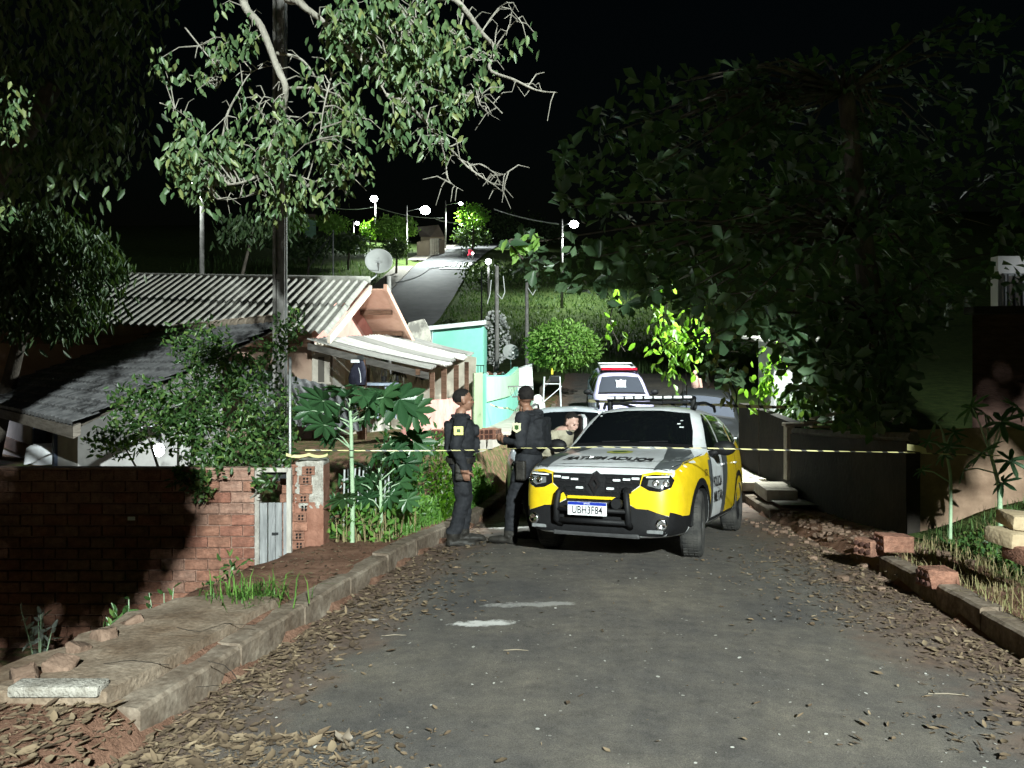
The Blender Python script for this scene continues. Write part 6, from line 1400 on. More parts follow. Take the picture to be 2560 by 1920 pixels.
# out of frame clumps of the same crown, placed to shade wall, trees and pole
P = np.concatenate([ellcloud(1500, (-1.12, .35, 3.15), (.5, .5, .5)), ellcloud(520, (-1.42, .35, 2.85), (.55, .5, .55)), ellcloud(6500, (-1.7, .1, 6.15), (1.35, .9, 1.3)), ellcloud(1800, (-1.05, 3.4, 5.7), (.42, .5, 1.5)), ellcloud(900, (-2.6, 1.4, 5.2), (1.1, 1.0, .8)), ellcloud(420, (-1.72, .3, 3.05), (.4, .4, .6))]); n = len(P)
obj('shading_crown', leaves_mesh('shading_crown', P-O, droop_dirs(n, .9), rdir(n, (0, 0, 1)), .15, .075, 'ovate'), lf_over, ot)
m = MB()
for e in ((-1.12, .35, 3.2), (-1.35, .1, 6.0), (-2.6, 1.4, 5.2)): a = Vector((-2.9, 1.7, 3.8)); m.tube([a-OV, a.lerp(Vector(e), .5)+Vector((0, 0, .2))-OV, Vector(e)-OV], [.06, .04, .015], 8)
obj('upper_branch', m, bark, ot, smooth=True)

# ---------------------------------------------------------------- unseen tree, added to keep lamp light off the right side
st = thing('tree', 'unseen tree added beside the viewpoint to shade the right side', 'tree', (5.4, -.6, G(5.4, -.6))); O = np.array(st.location); OV = Vector(st.location)
m = MB().tube([(0, 0, -.3), (-.2, 0, 2), (-.8, .2, 3.9), (-1.6, .4, 5.2)], [.22, .18, .13, .07], 12); obj('trunk', m, barkd, st, smooth=True)
m = MB()
for e in ((-2.9, .5, 6.0), (-1.2, .6, 6.4), (-1.0, .4, 4.0)): m.tube([(-.8, .2, 3.7), Vector((-.8, .2, 3.7)).lerp(Vector(e), .5), e], [.08, .05, .02], 8)
obj('branch', m, barkd, st, smooth=True)
P = np.concatenate([ellcloud(6000, (3.3, 0, 6.05), (2.0, .8, 1.6)), ellcloud(3600, (3.8, 0, 4.35), (.5, .6, .85)), ellcloud(2600, (4.9, 0, 5.45), (1.0, .7, 1.0)), ellcloud(2200, (4.75, 0, 6.95), (1.1, .7, .8))]); n = len(P)
obj('crown', leaves_mesh('crown', P-O, droop_dirs(n, 1.2), rdir(n, (0, 0, 1)), .19, .11, 'obovate'), lf_almond, st)

# ---------------------------------------------------------------- large-leaved tree on the right
rt_ = thing('tree', 'dark large leaved tree with rosettes filling the right half', 'tree', (5.05, 10.6, G(5.05, 10.6))); O = np.array(rt_.location); OV = Vector(rt_.location)
trunk = smooth_path([(5.05, 10.6, G(5.05, 10.6)-.2), (5.0, 10.55, .9), (4.9, 10.3, 2.0), (4.6, 10.0, 3.2), (4.3, 9.8, 5.0)]); obj('trunk', MB().tube([p-OV for p in trunk], list(np.linspace(.21, .10, len(trunk))), 12), barkd, rt_, smooth=True)
poly = [(1110, 545), (1092, 515), (1225, 490), (1205, 350), (1290, 220), (1450, 160), (1700, 130), (1960, 240), (2050, 500), (2010, 760), (1910, 890), (1800, 915), (1735, 850), (1720, 735), (1640, 770), (1570, 850), (1505, 790), (1490, 690), (1400, 640), (1330, 690), (1265, 620), (1150, 595)]
cent = np.concatenate([sample_px(poly, 400, 8.3, 10.6), sample_px([(1590, 200), (1690, 200), (1690, 310), (1590, 310)], 40, 8.5, 10.5), sample_px([(1620, 690), (1980, 690), (1960, 900), (1830, 925), (1760, 880), (1735, 800), (1650, 770)], 90, 8.6, 9.8), sample_px([(1290, 560), (1330, 300), (1500, 190), (2212, 0), (2230, 640), (2060, 700), (1800, 720), (1600, 720), (1420, 620)], 420, 9.5, 12.2), sample_px([(1690, 720), (1860, 720), (1860, 840), (1700, 850)], 34, 10.8, 12)])
# leave the lit gaps around the white shed free
P, D_, N_, Ls, tag_ = [], [], [], [], []
brm_ = MB(); hubs = [Vector((4.6, 10, 3.2)), Vector((4.3, 9.8, 5.0)), Vector((4.9, 10.3, 2.1))]
for c in cent:
    c = Vector(c); ax = Vector((random.uniform(-.6, .6), random.uniform(-1.2, .1), random.uniform(-.2, 1))).normalized(); nl = random.randint(4, 8); u = ax.orthogonal().normalized(); v = ax.cross(u); ph_ = random.random()*6
    for k in range(nl):
        a = ph_+2*pi*k/nl+random.uniform(-.45, .45); d = (u*cos(a)+v*sin(a))+ax*random.uniform(-.1, .7)+Vector((0, 0, random.uniform(-.5, .1))); P.append(c+Vector((random.gauss(0, .03), random.gauss(0, .03), random.gauss(0, .03)))); D_.append(d.normalized()); N_.append(ax); Ls.append(random.uniform(.09, .25))
    if random.random() < .10:
        h = min(hubs, key=lambda q: (q-c).length); mid = h.lerp(c, .55)+Vector((0, 0, .25)); brm_.tube([h-OV, mid-OV, c-OV], [.03, .016, .007], 5)
P = np.array([tuple(p) for p in P]); D_ = np.array([tuple(p) for p in D_]); N_ = np.array([tuple(p) for p in N_]); Ls = np.array(Ls)
obj('crown', leaves_mesh('crown', P+D_*.03-O, D_, N_, Ls, Ls*.55, 'obovate', droop=.18), lf_almond, rt_); obj('branches', brm_, barkd, rt_, smooth=True)
bl2 = [((0, 0), (0, 0))]
# ---------------------------------------------------------------- dark trees at the left
def simple_tree(label, base, crown_pts, leaf, ln, wd, trunk_r, shape='ovate', droop=True, height=None, bk=None, rnd=None):
    o = thing('tree', label, 'tree', base); B = Vector(base); c = np.asarray(crown_pts); cm = Vector(tuple(c.mean(0)))
    q = smooth_path([(0, 0, -.3), (Vector((0, 0, 0))).lerp(cm-B, .5)*1.0, (cm-B)], 4); obj('trunk', MB().tube(q, list(np.linspace(trunk_r, trunk_r*.4, len(q))), 8), bk or barkd, o, smooth=True)
    n = len(c); obj('crown', leaves_mesh('crown', c-np.array(base), droop_dirs(n, .7) if droop else rdir(n, (0, 0, .2)), rdir(n, (0, -.8, .6)), RNG.uniform(.75, 1.2, n)*ln, RNG.uniform(.8, 1.1, n)*wd, shape, rnd=rnd), leaf, o); return o
def clumpy(pts, per, r): pts = np.asarray(pts); return (pts[:, None, :]+RNG.normal(size=(len(pts), per, 3))*r).reshape(-1, 3)
c = clumpy(sample_px([(-80, -40), (345, -40), (350, 150), (290, 280), (280, 360), (200, 400), (-80, 440)], 150, 6.8, 8.5), 16, .13); simple_tree('dark drooping leaved tree filling the upper left corner', (-8.6, 8.8, -1.0), c, lf_dark, .12, .05, .2)
c = clumpy(sample_px([(-60, 455), (180, 470), (240, 540), (280, 600), (255, 670), (190, 705), (-60, 715)], 170, 12.9, 14.2), 26, .16); simple_tree('dark drooping tree mass above the tiled roof ridge', (-10.6, 15.2, -1.0), c, lf_dark, .2, .07, .2)
c = clumpy(sample_px([(480, 470), (620, 450), (640, 500), (560, 515), (470, 510)], 16, 30, 34), 30, .3); simple_tree('small dim tree beside the tall utility pole', (-12.5, 32, .5), c, lf_dark, .3, .13, .12)

# ---------------------------------------------------------------- shrub behind the brick wall
sh_ = thing('shrub', 'bushy green shrub spilling over the brick wall', 'shrub', (-3.5, 7.9, -1.0)); O = np.array(sh_.location); OV = Vector(sh_.location)
E = [(430, 740, 75, 55, 8.2, 500), (475, 810, 100, 75, 8.0, 900), (545, 840, 70, 60, 8.1, 420), (300, 880, 75, 70, 7.9, 520), (385, 890, 110, 75, 7.8, 900), (570, 930, 70, 80, 7.8, 620), (460, 940, 120, 75, 7.7, 950), (260, 950, 75, 45, 7.7, 380), (600, 1000, 45, 45, 7.45, 220), (430, 1020, 55, 40, 7.3, 260), (440, 1060, 32, 28, 7.1, 70), (575, 1045, 30, 22, 7.08, 60), (510, 990, 80, 40, 7.5, 320), (620, 720, 35, 50, 8.6, 170), (640, 690, 20, 40, 8.6, 60), (625, 900, 25, 90, 7.9, 200), (585, 765, 45, 45, 8.3, 160)]
P = np.concatenate([ellcloud(n, DX(cx, cy, Y), (rx*DSP/F*Y, .35 if Y > 7.4 else .12, ry*DSP/F*Y), shell=.35) for cx, cy, rx, ry, Y, n in E]); n = len(P)
P[:, 1] = np.where((P[:, 2] < .5) & (P[:, 1] > 7.12) & (P[:, 0] < -2.44), np.where(P[:, 1] < 7.32, 7.1, P[:, 1]), P[:, 1])
Ln = RNG.uniform(.045, .085, n); obj('foliage', leaves_mesh('foliage', P-O, rdir(n, (0, -.2, .3)), rdir(n, (0, -.6, .8)), Ln, Ln*.5, 'ovate', rnd=RNG.random(n)**1.6), lf_shrub, sh_)
m = MB()
for k in range(14):
    cx, cy, rx, ry, Y, _ = E[k]; e = DX(cx, cy, Y)-OV; m.tube([(random.uniform(-.2, .2), random.uniform(-.1, .1), -.3), e*.5+Vector((random.uniform(-.2, .2), .05, .1)), e], [.03, .018, .006], 6)
obj('stem', m, bark, sh_, smooth=True)

# ---------------------------------------------------------------- castor and papaya plants with single large leaves
def palmate(nl, R, valley, width, ser=0, gap=.55):
    m = MB(); a0 = -pi+gap; ring = []
    for k in range(nl):
        a = a0+(2*pi-2*gap)*k/(nl-1); da = (2*pi-2*gap)/(nl-1)/2; rr = R*(.72+.28*cos(a*.55))
        if k == 0: ring.append((valley*.8*R*cos(a-da*.8), valley*.8*R*sin(a-da*.8), 0))
        for t, wd in ((.45, -width*.9), (.68, -width), (.85, -width*.55), (1, 0), (.85, width*.55), (.68, width), (.45, width*.9)): ring.append((rr*t*cos(a)-R*wd*sin(a), rr*t*sin(a)+R*wd*cos(a), -.18*R*t*t+(.03*R if wd == 0 else .05*R*abs(wd)/width)))
        ring.append((valley*R*cos(a+da), valley*R*sin(a+da), .05*R))
    n = len(ring); m.v = [(0, 0, .02*R)]+ring; m.f = [[0, 1+k, 2+k] for k in range(n-1)]; m.m = [0]*(n-1)
    me = bpy.data.meshes.new('leaf'); me.from_pydata(m.v, [], m.f); a = me.attributes.new('rnd', 'FLOAT', 'POINT'); a.data.foreach_set('value', [random.random()]*len(me.vertices)); return me
cas = [palmate(9, 1, .5, .17) for _ in range(4)]; pap = [palmate(7, 1, .22, .11) for _ in range(3)]
for me in cas: me.materials.append(lf_castor)
lf_papaya = leafmat('papaya_leaf', [(.03, .075, .035), (.05, .11, .05), (.07, .14, .06)], rough=.5, trans=.25)
for me in pap: me.materials.append(lf_papaya)
stemm = mat('pale_green_stem', (.22, .33, .20), col2=(.34, .45, .30), rough=.6, scale=8, bump=.1)
def big_leaf_plant(name, label, cat, base, path, leaves, meshes, Y, sm, r0=.022):
    o = thing(name, label, cat, base); B = Vector(base); P = smooth_path([B+Vector((0, 0, -.1))]+[PX(u, v, Y) for u, v in path], 5); obj('stem', MB().tube([p-B for p in P], list(np.linspace(r0, r0*.6, len(P))), 8), sm, o, smooth=True)
    for k, (u, v, rpx, tiltx, tilty, rot, dy) in enumerate(leaves):
        c = PX(u, v, Y+dy); s = rpx/F*(Y+dy); a = min(P, key=lambda q: (q-(c-Vector((0, 0, .12)))).length); pm = MB().tube([a-B, a.lerp(c, .6)+Vector((0, 0, .03))-B, c-B], [.009, .007, .006], 6); pe = obj('petiole', pm, sm, o, smooth=True)
        inst('leaf', meshes[k % len(meshes)], o, c-B, (tiltx, tilty, rot), (s, s, s))
    return o
cv = lambda x, y: (680+x*.3014, 900+y*.3014)
Lc = lambda x, y, r, tx, ty, rz, dy=0: (*cv(x, y), r*.3014, tx, ty, rz, dy)
b_ = PX(880, 1355, 7.75)
big_leaf_plant('castor_plant', 'tall castor plant with pale stem and broad lobed leaves left of the officer', 'plant', (b_.x, 7.75, G(b_.x, 7.75)), [cv(668, 1150), cv(660, 800), cv(655, 520), cv(640, 320)],
    [Lc(420, 340, 230, .9, .2, 2.6, -.1), Lc(640, 300, 190, .7, -.1, 1.6, .1), Lc(560, 250, 170, .4, .3, 2.2, .2), Lc(760, 300, 210, .5, .1, .6, -.1), Lc(860, 260, 170, .3, .2, .2, .1), Lc(1060, 330, 270, .75, .5, -.5, -.1), Lc(770, 430, 170, 1.1, .2, 5.2, .1), Lc(430, 540, 190, .8, -.3, 3.3, -.05), Lc(540, 620, 190, 1.0, .2, 4.6, .15), Lc(480, 640, 120, .9, .1, 4.0, .2), Lc(600, 1150, 190, .6, -.1, 3.9, -.2), Lc(1000, 400, 150, .4, .3, .9, .2), Lc(700, 220, 150, .2, .1, 1.2, .2), Lc(600, 330, 200, 1.1, .1, -1.5, -.15), Lc(930, 310, 210, 1.0, .3, -1.1, -.1), Lc(330, 420, 170, 1.2, -.2, 3.6, 0), Lc(1180, 420, 200, 1.1, .5, -.7, -.15), Lc(820, 390, 190, 1.2, 0, -1.7, -.12), Lc(500, 470, 150, 1.1, 0, 4.1, .1)], cas, 7.75, stemm, .026)
b_ = PX(955, 1345, 7.95)
big_leaf_plant('castor_plant', 'shorter dark castor plant growing in dry grass beside the kerb', 'plant', (b_.x, 7.95, G(b_.x, 7.95)), [cv(905, 1300), cv(900, 1050), cv(885, 840)],
    [Lc(890, 760, 210, .8, .1, -1.4, -.1), Lc(1110, 860, 150, .7, .3, -.4, .1), Lc(1060, 1020, 170, .9, .1, -.8, .1), Lc(830, 1000, 140, .8, -.3, 3.6, .1), Lc(1180, 680, 200, .95, .5, -.3, .25), Lc(1000, 1010, 120, .8, 0, -1.6, 0), Lc(760, 880, 120, .5, -.2, 2.9, .2), Lc(1060, 640, 140, .5, .3, .4, .4), Lc(980, 1130, 150, .9, .1, -1.0, -.1), Lc(800, 1150, 140, 1.0, -.2, 3.9, -.05), Lc(1120, 1160, 130, .9, .3, -.5, 0), Lc(720, 1020, 130, .9, -.2, 3.3, .1), Lc(900, 920, 170, 1.1, 0, -1.5, -.15), Lc(1020, 760, 150, .9, .3, -.7, 0)], cas, 7.95, stemm, .024)
pv_ = lambda x, y: (1700+x*.3888, 600+y*.3888)
Lp = lambda x, y, r, tx, ty, rz, dy=0: (*pv_(x, y), r*.3888, tx, ty, rz, dy)
b_ = PX(2501, 1255, 7.3)
big_leaf_plant('papaya_plant', 'young papaya plant with deeply cut leaves in front of the tan wall', 'plant', (b_.x, 7.3, min(b_.z, G(b_.x, 7.3))), [pv_(2055, 1640), pv_(2030, 1500), pv_(2000, 1390)],
    [Lp(1880, 1080, 150, 1.0, -.2, 3.6, -.1), Lp(2070, 1170, 170, .9, .2, -1.2, -.1), Lp(1740, 1330, 120, .9, -.3, 3.4, 0), Lp(1960, 1360, 160, .8, 0, 3.9, -.15), Lp(2120, 1420, 140, .8, .4, -.6, 0), Lp(1960, 1120, 120, .7, 0, 1.4, .1), Lp(2160, 1080, 140, .8, .3, .4, .1), Lp(1830, 1480, 130, 1.1, -.2, 4.2, -.1), Lp(2080, 1560, 120, .9, .2, -1.6, -.05)], pap, 7.3, stemm, .024)
b_ = PX(2375, 1290, 7.6)
big_leaf_plant('papaya_plant', 'small dark papaya seedling at the corner of the tan wall', 'plant', (b_.x, 7.6, min(b_.z, G(b_.x, 7.6))), [pv_(1740, 1560), pv_(1720, 1400), pv_(1690, 1240)],
    [Lp(1650, 1180, 130, 1.0, -.2, 4.2, 0), Lp(1600, 1300, 90, .9, -.4, 3.4, 0), Lp(1760, 1240, 90, .7, .2, -.6, .1), Lp(1700, 1380, 110, .9, .1, 4.6, 0), Lp(1560, 1480, 80, .9, -.2, 3.6, .05)], pap, 7.6, stemm, .018)

# ---------------------------------------------------------------- lit plants by the houses
tp = thing('trimmed_tree', 'round trimmed bright green tree beside the parked police cars', 'tree', (1.0, 27, zr(27))); O = np.array(tp.location); OV = Vector(tp.location); c = PX(1405, 866, 27)
P = ellcloud(3600, c, (1.36, 1.2, .92), shell=.62); cn = np.array(c); P = cn+(P-cn)*np.array([1+.34*vnoise(p[0]*2.3+p[1], p[2]*2.6+p[1]*1.7) for p in P])[:, None]; P = P[P[:, 2] > c.z-.78+.1*np.sin(P[:, 0]*7)]; n = len(P); nn_ = nrm(P-np.array(c)); Ln = RNG.uniform(.10, .19, n)
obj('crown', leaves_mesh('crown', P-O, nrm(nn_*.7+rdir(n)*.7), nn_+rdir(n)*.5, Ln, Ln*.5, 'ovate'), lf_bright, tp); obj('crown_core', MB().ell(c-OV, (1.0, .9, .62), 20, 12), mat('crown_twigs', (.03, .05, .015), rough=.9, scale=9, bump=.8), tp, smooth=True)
obj('trunk', MB().tube([(0, 0, -.1), (.05, 0, .6), Vector((c.x-OV.x, 0, c.z-OV.z-.4))*.6, c-OV], [.09, .08, .07, .05], 8), barkd, tp, smooth=True)
fs = thing('flowering_shrub', 'tall shrub covered in white blossom behind the mint house', 'shrub', (PX(1236, 0, 33).x, 33, zr(33))); O = np.array(fs.location); OV = Vector(fs.location); c = PX(1236, 845, 33)
P = ellcloud(1300, c, (.62, .5, 1.15), shell=.5); n = len(P); obj('foliage', leaves_mesh('foliage', P-O, rdir(n), rdir(n), .16, .08, 'ovate'), lf_dark, fs)
P = ellcloud(750, c+Vector((0, -.15, 0)), (.66, .5, 1.2), shell=.85); n = len(P); obj('blossom', leaves_mesh('blossom', P-O, rdir(n), rdir(n, (0, -1, .4)), .11, .12, 'round'), leafmat('white_petal', [(.6, .62, .6), (.75, .76, .74)], trans=.3, tint=(1, 1, 1)), fs); obj('stem', MB().tube([(0, 0, -.1), c-OV], .06, 6), barkd, fs)
# vines and backlit leaves at the lower edge of the right tree
def spray(label, pts, Y, leaf, ln, wd, n, r, shape='ovate', cat='plant', name='climbing_vine', ground=None):
    base = PX(pts[-1][0]*DSP, pts[-1][1]*DSP, Y); gz = G(base.x, Y); rooted = name in ('bush', 'sapling'); o = thing(name, label, cat, (base.x, Y, gz) if rooted else DX(*pts[0], Y)); OV = Vector(o.location); q = smooth_path([DX(x, y, Y) for x, y in pts]+([Vector((base.x, Y, gz-.05))] if rooted else []), 6)
    obj('stem', MB().tube([p-OV for p in q], .012, 5), barkd, o, smooth=True); q0 = q[:max(4, int(len(q)*.8))]; idx = RNG.integers(0, len(q0), n); P = np.array([tuple(q0[i]) for i in idx])+RNG.normal(size=(n, 3))*r
    obj('foliage', leaves_mesh('foliage', P-np.array(OV), droop_dirs(n, .8), rdir(n, (0, -1, .2)), RNG.uniform(.7, 1.2, n)*ln, RNG.uniform(.7, 1.1, n)*wd, shape), leaf, o)
spray('brownish climbing vine hanging below the right hand tree', [(1540, 650), (1560, 690), (1535, 740), (1560, 800), (1590, 850), (1585, 890)], 11.5, leafmat('dull_vine_leaf', [(.12, .13, .07), (.17, .18, .10)], trans=.3), .19, .13, 46, .15)
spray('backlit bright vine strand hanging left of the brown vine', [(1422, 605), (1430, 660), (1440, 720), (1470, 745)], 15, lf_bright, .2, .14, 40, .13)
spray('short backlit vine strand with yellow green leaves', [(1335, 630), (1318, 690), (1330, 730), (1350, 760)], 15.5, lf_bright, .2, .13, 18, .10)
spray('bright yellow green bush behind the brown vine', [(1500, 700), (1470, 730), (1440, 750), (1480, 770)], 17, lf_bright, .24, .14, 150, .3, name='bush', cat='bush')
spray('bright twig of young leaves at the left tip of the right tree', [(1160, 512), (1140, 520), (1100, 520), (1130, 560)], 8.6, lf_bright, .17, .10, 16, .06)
spray('dark leafy bush hiding the foot of the white shed', [(1780, 830), (1760, 850), (1740, 870), (1720, 890), (1735, 905)], 16.6, lf_dark, .26, .13, 420, .24, name='bush', cat='bush')
spray('small lit leafy sapling in front of the white shed', [(1680, 770), (1660, 790), (1655, 830), (1640, 850)], 15.5, lf_bright, .2, .13, 90, .16, name='sapling', cat='sapling')

# ---------------------------------------------------------------- weeds, grass
def blade_obj(name, label, P, h, wd, leaf, lean=.6, cat='grass'):
    V_, T_ = blades(np.asarray(P), h, wd, lean); n = len(P); o = obj(name, np_mesh(name, V_, T_, np.repeat(RNG.random(n), 5), False), leaf); return tag(o, label, cat, kind='stuff')
def gpts(n, fx, fy): 
    o = []
    for _ in range(n):
        y = fy(); x = fx(y); o.append((x, y, G(x, y)-.01))
    return np.array(o)
U = random.uniform
def leafy(name, label, P, ln, wd, leaf, up=.8, shape='ovate', lift=.1):
    P = np.asarray(P).copy(); n = len(P); P[:, 2] += RNG.random(n)*lift; o = obj(name, leaves_mesh(name, P, rdir(n, (0, 0, up)), rdir(n, (0, -.3, 1)), RNG.uniform(.6, 1.2, n)*ln, RNG.uniform(.7, 1.1, n)*wd, shape), leaf); return tag(o, label, 'plants', kind='stuff')
leafy('weeds', 'bright green weeds on the bank below the pink house', gpts(2600, lambda y: Lk(y)-.2-abs(random.gauss(0, .28)), lambda: U(9.2, 13.6)), .09, .04, lf_weed, lift=.28)
blade_obj('weed_grass', 'grass among the weeds on the left bank', gpts(2200, lambda y: Lk(y)-.16-abs(random.gauss(0, .35)), lambda: U(8.3, 14)), RNG.uniform(.06, .26, 2200), .009, lf_weed)
blade_obj('dry_grass', 'tall dry grass around the castor plants', gpts(420, lambda y: Lk(y)-.22-random.random()*.55, lambda: U(7.75, 9.0)), RNG.uniform(.15, .45, 420), .012, lf_straw, .45)
leafy('kerb_weeds', 'leafy weeds between the castor stems and the kerb', gpts(800, lambda y: Lk(y)-.2-random.random()*.7, lambda: U(7.7, 9.0)), .10, .05, lf_weed, lift=.35)
leafy('left_undergrowth', 'leafy undergrowth behind the castor plants', gpts(1300, lambda y: Lk(y)-.6-random.random()*1.0, lambda: U(8.4, 11.5)), .13, .06, lf_castor, lift=.6)
gcl = np.array([tuple(Vector((PX(630, 0, 5.3).x+random.gauss(0, .16), 5.25+random.gauss(0, .09), zr(5.25)+.12)) ) for _ in range(160)])
blade_obj('grass_tuft', 'tuft of long grass at the far edge of the pavement slab', gcl, RNG.uniform(.10, .28, 160), .009, lf_weed, 1.5)
leafy('wall_foot_weeds', 'weeds along the foot of the brick wall', gpts(900, lambda y: U(-3.9, -2.3), lambda: U(6.0, 7.0)), .08, .035, lf_shrub, lift=.18)
for k, (u, v, Y, n, h, lb) in enumerate([(415, 1520, 6.4, 60, .45, 'upright glossy weed in front of the brick wall'), (320, 1560, 5.2, 50, .3, 'wiry weed with small pale flowers on the slab edge'), (100, 1560, 6.4, 60, .5, 'grey leaved weed in the shadow at the far left')]):
    p = PX(u, v, Y); gz = G(p.x, Y); o = thing('weed', lb, 'weed', (p.x, Y, gz)); hh = max(h, p.z-gz+.1); m = MB()
    Ps = []
    for j in range(7):
        a = random.random()*6.28; e = Vector((cos(a)*.14, sin(a)*.1, hh*U(.6, 1.1))); m.tube([(0, 0, -.05), e*.5, e], [.007, .005, .003], 5); Ps += [tuple(e*t) for t in np.linspace(.4, 1, n//7)]
    Ps = np.array(Ps); obj('stem', m, stemm, o); obj('foliage', leaves_mesh('foliage', Ps, rdir(len(Ps), (0, 0, .3)), rdir(len(Ps)), .09, .035, 'lance'), lf_shrub if k != 2 else leafmat('grey_leaf', [(.14, .16, .14), (.2, .22, .2)]), o)
rv = lambda y: Rk(y)+.3+random.random()*2.0
leafy('verge_clover', 'low green ground cover on the right verge', gpts(2600, lambda y: Rk(y)+.85+abs(random.gauss(0, .6)), lambda: U(5.6, 7.7)), .055, .04, lf_shrub, lift=.10)
blade_obj('verge_straw', 'dry straw grass on the right verge', gpts(2600, lambda y: Rk(y)+.1+random.random()*1.4, lambda: U(4.2, 7.9)), RNG.uniform(.05, .2, 2600), .007, lf_straw, 1.3)
blade_obj('verge_grass', 'green grass at the back of the right verge', gpts(1500, lambda y: Rk(y)+1.0+random.random()*2.2, lambda: U(6.2, 8.4)), RNG.uniform(.05, .2, 1500), .009, lf_grass, .8)
def hill_pts(n, test, xr, yr):
    o = []
    while len(o) < n:
        x, y = U(*xr), U(*yr)
        if test(x, y): o.append((x, y, G(x, y)-.05))
    return np.array(o)
blade_obj('bank_grass', 'tall grass on the bank beside the far street', hill_pts(15000, lambda x, y: x > xfar(y)+3.9+vnoise(y, 3)*1.2 and x < xfar(y)+30, (-8, 20), (46, 97)), RNG.uniform(.12, .5, 15000), .10, lf_grass, 1.0)
blade_obj('roadside_grass', 'tall grass strip behind the lilac police car', hill_pts(7000, lambda x, y: x > 1.2, (1.2, 15), (37.5, 45)), RNG.uniform(.2, .8, 7000), .045, lf_grass, .9)
blade_obj('left_valley_grass', 'rough grass left of the far street', hill_pts(3000, lambda x, y: x < xfar(y)-6.5, (-40, -10), (46, 100)), RNG.uniform(.4, 1.1, 3000), .09, lf_grass, .7)
for k, (u, v, Y, r, h, lb) in enumerate([(985, 792, 66, .8, .5, 'dark low bush at the left foot of the grassy bank'), (1060, 790, 60, .9, .6, 'dim rounded bush on the lower bank'), (1240, 655, 88, 3.2, 1.6, 'dark bushes crowning the grassy bank'), (1120, 775, 60, .7, .9, 'narrow dark bush right of the lower bank')]):
    p = PX(u, v, Y); gz = G(p.x, Y); o = thing('bush', lb, 'bush', (p.x, Y, gz)); P = ellcloud(700, (0, 0, h*.7), (r*1.4, r, h)); obj('foliage', leaves_mesh('foliage', P, rdir(700), rdir(700), .3 if r < 1 else .5, .16 if r < 1 else .25, 'ovate'), lf_dark, o); obj('stem', MB().tube([(0, 0, -.2), (0, 0, h)], .05, 5), barkd, o)

# ---------------------------------------------------------------- leaf litter
def litter(name, label, n, fx, fy, ln=(.012, .085), zoff=.006):
    P = []
    for _ in range(n):
        y = fy(); x = fx(y); z = zroad(x, y) if Lk(y) < x < Rk(y) else G(x, y)
        P.append((x, y, z+zoff+random.random()*.012))
    P = np.array(P); D = rdir(n); D[:, 2] *= .12; N = rdir(n, (0, 0, 3.0)); L_ = ln[0]+(ln[1]-ln[0])*RNG.random(n)**2.2; V_, T_ = leaf_batch(P, D, N, L_, L_*RNG.uniform(.14, .6, n), 'lance', fold=.12, droop=-.06)
    return tag(obj(name, np_mesh(name, V_, T_, np.repeat(RNG.random(n), 7), False), lf_litter), label, 'leaf litter', kind='stuff')
litter('leaf_litter', 'dead leaves heaped in the left gutter', 3200, lambda y: Lk(y)+.03+abs(random.gauss(0, .34))*(1.35 if vnoise(y*2.2, 5) > 0 else .75), lambda: 3.4+abs(random.gauss(0, 2.6)) if random.random() < .85 else U(3.3, 10))
litter('leaf_heap', 'thick heap of dead leaves below the end of the pavement slab', 4200, lambda y: random.choice([random.gauss(-1.35, .45), U(-4.2, -.6)]), lambda: min(3.48, 2.55+abs(random.gauss(.55, .3))), (.015, .095))
litter('right_leaf_litter', 'dead leaves along the right kerb', 2600, lambda y: Rk(y)-.05-abs(random.gauss(0, .45))*(1.4 if vnoise(y*2.0, 9) > 0 else .7), lambda: U(3.2, 8.4), (.02, .07))
Pst = []
for _ in range(260):
    y = U(6.3, 11.4); x = Rk(y)+random.gauss(.15, .3); Pst.append((x, y, zroad(min(x, Rk(y)), y)))
stn_ = MB()
for k, (x, y, z) in enumerate(Pst):
    r = random.uniform(.012, .055)*random.random()**.5; stn_.bbox((x, y, max(z, G(x, y))+r*.3), (r*2, r*1.6, r*1.2), r*.3, rz=k)
tag(obj('gravel', stn_, MATS['rubble_brown']), 'small stones and soil lumps along the broken right edge of the road', 'gravel', kind='stuff')
litter('bank_litter', 'dead leaves and grass clippings on the broken right edge', 1500, lambda y: Rk(y)+random.gauss(.1, .4), lambda: U(5.8, 11.5), (.02, .07))
litter('road_leaves', 'scattered leaves and scraps on the road', 260, lambda y: U(Lk(y)+.3, Rk(y)-.3), lambda: U(2.6, 9), (.015, .05))
Pf = np.array([(x_, y_, zroad(x_, y_)+.004) for x_, y_ in ((U(Lk(q)+.15, Rk(q)-.15), q) for q in (2.6+6.5*random.random()**1.3 for _ in range(520)))]); nf = len(Pf); Df = rdir(nf); Df[:, 2] *= .05; Lf = .005+.022*RNG.random(nf)**3
Vf, Tf = leaf_batch(Pf, Df, rdir(nf, (0, 0, 6)), Lf, Lf*RNG.uniform(.4, .9, nf), 'round', fold=.05, droop=0)
tag(obj('paper_flecks', np_mesh('paper_flecks', Vf, Tf, np.repeat(RNG.random(nf), 7), False), leafmat('pale_fleck', [(.22, .21, .19), (.4, .39, .36), (.6, .59, .56)], trans=0)), 'small pale flecks scattered on the asphalt', 'flecks', kind='stuff')
litter('soil_scraps', 'dead leaves and scraps on the red soil bank', 420, lambda y: Lk(y)-.1-random.random()*.8, lambda: U(5.3, 8.5), (.02, .06))
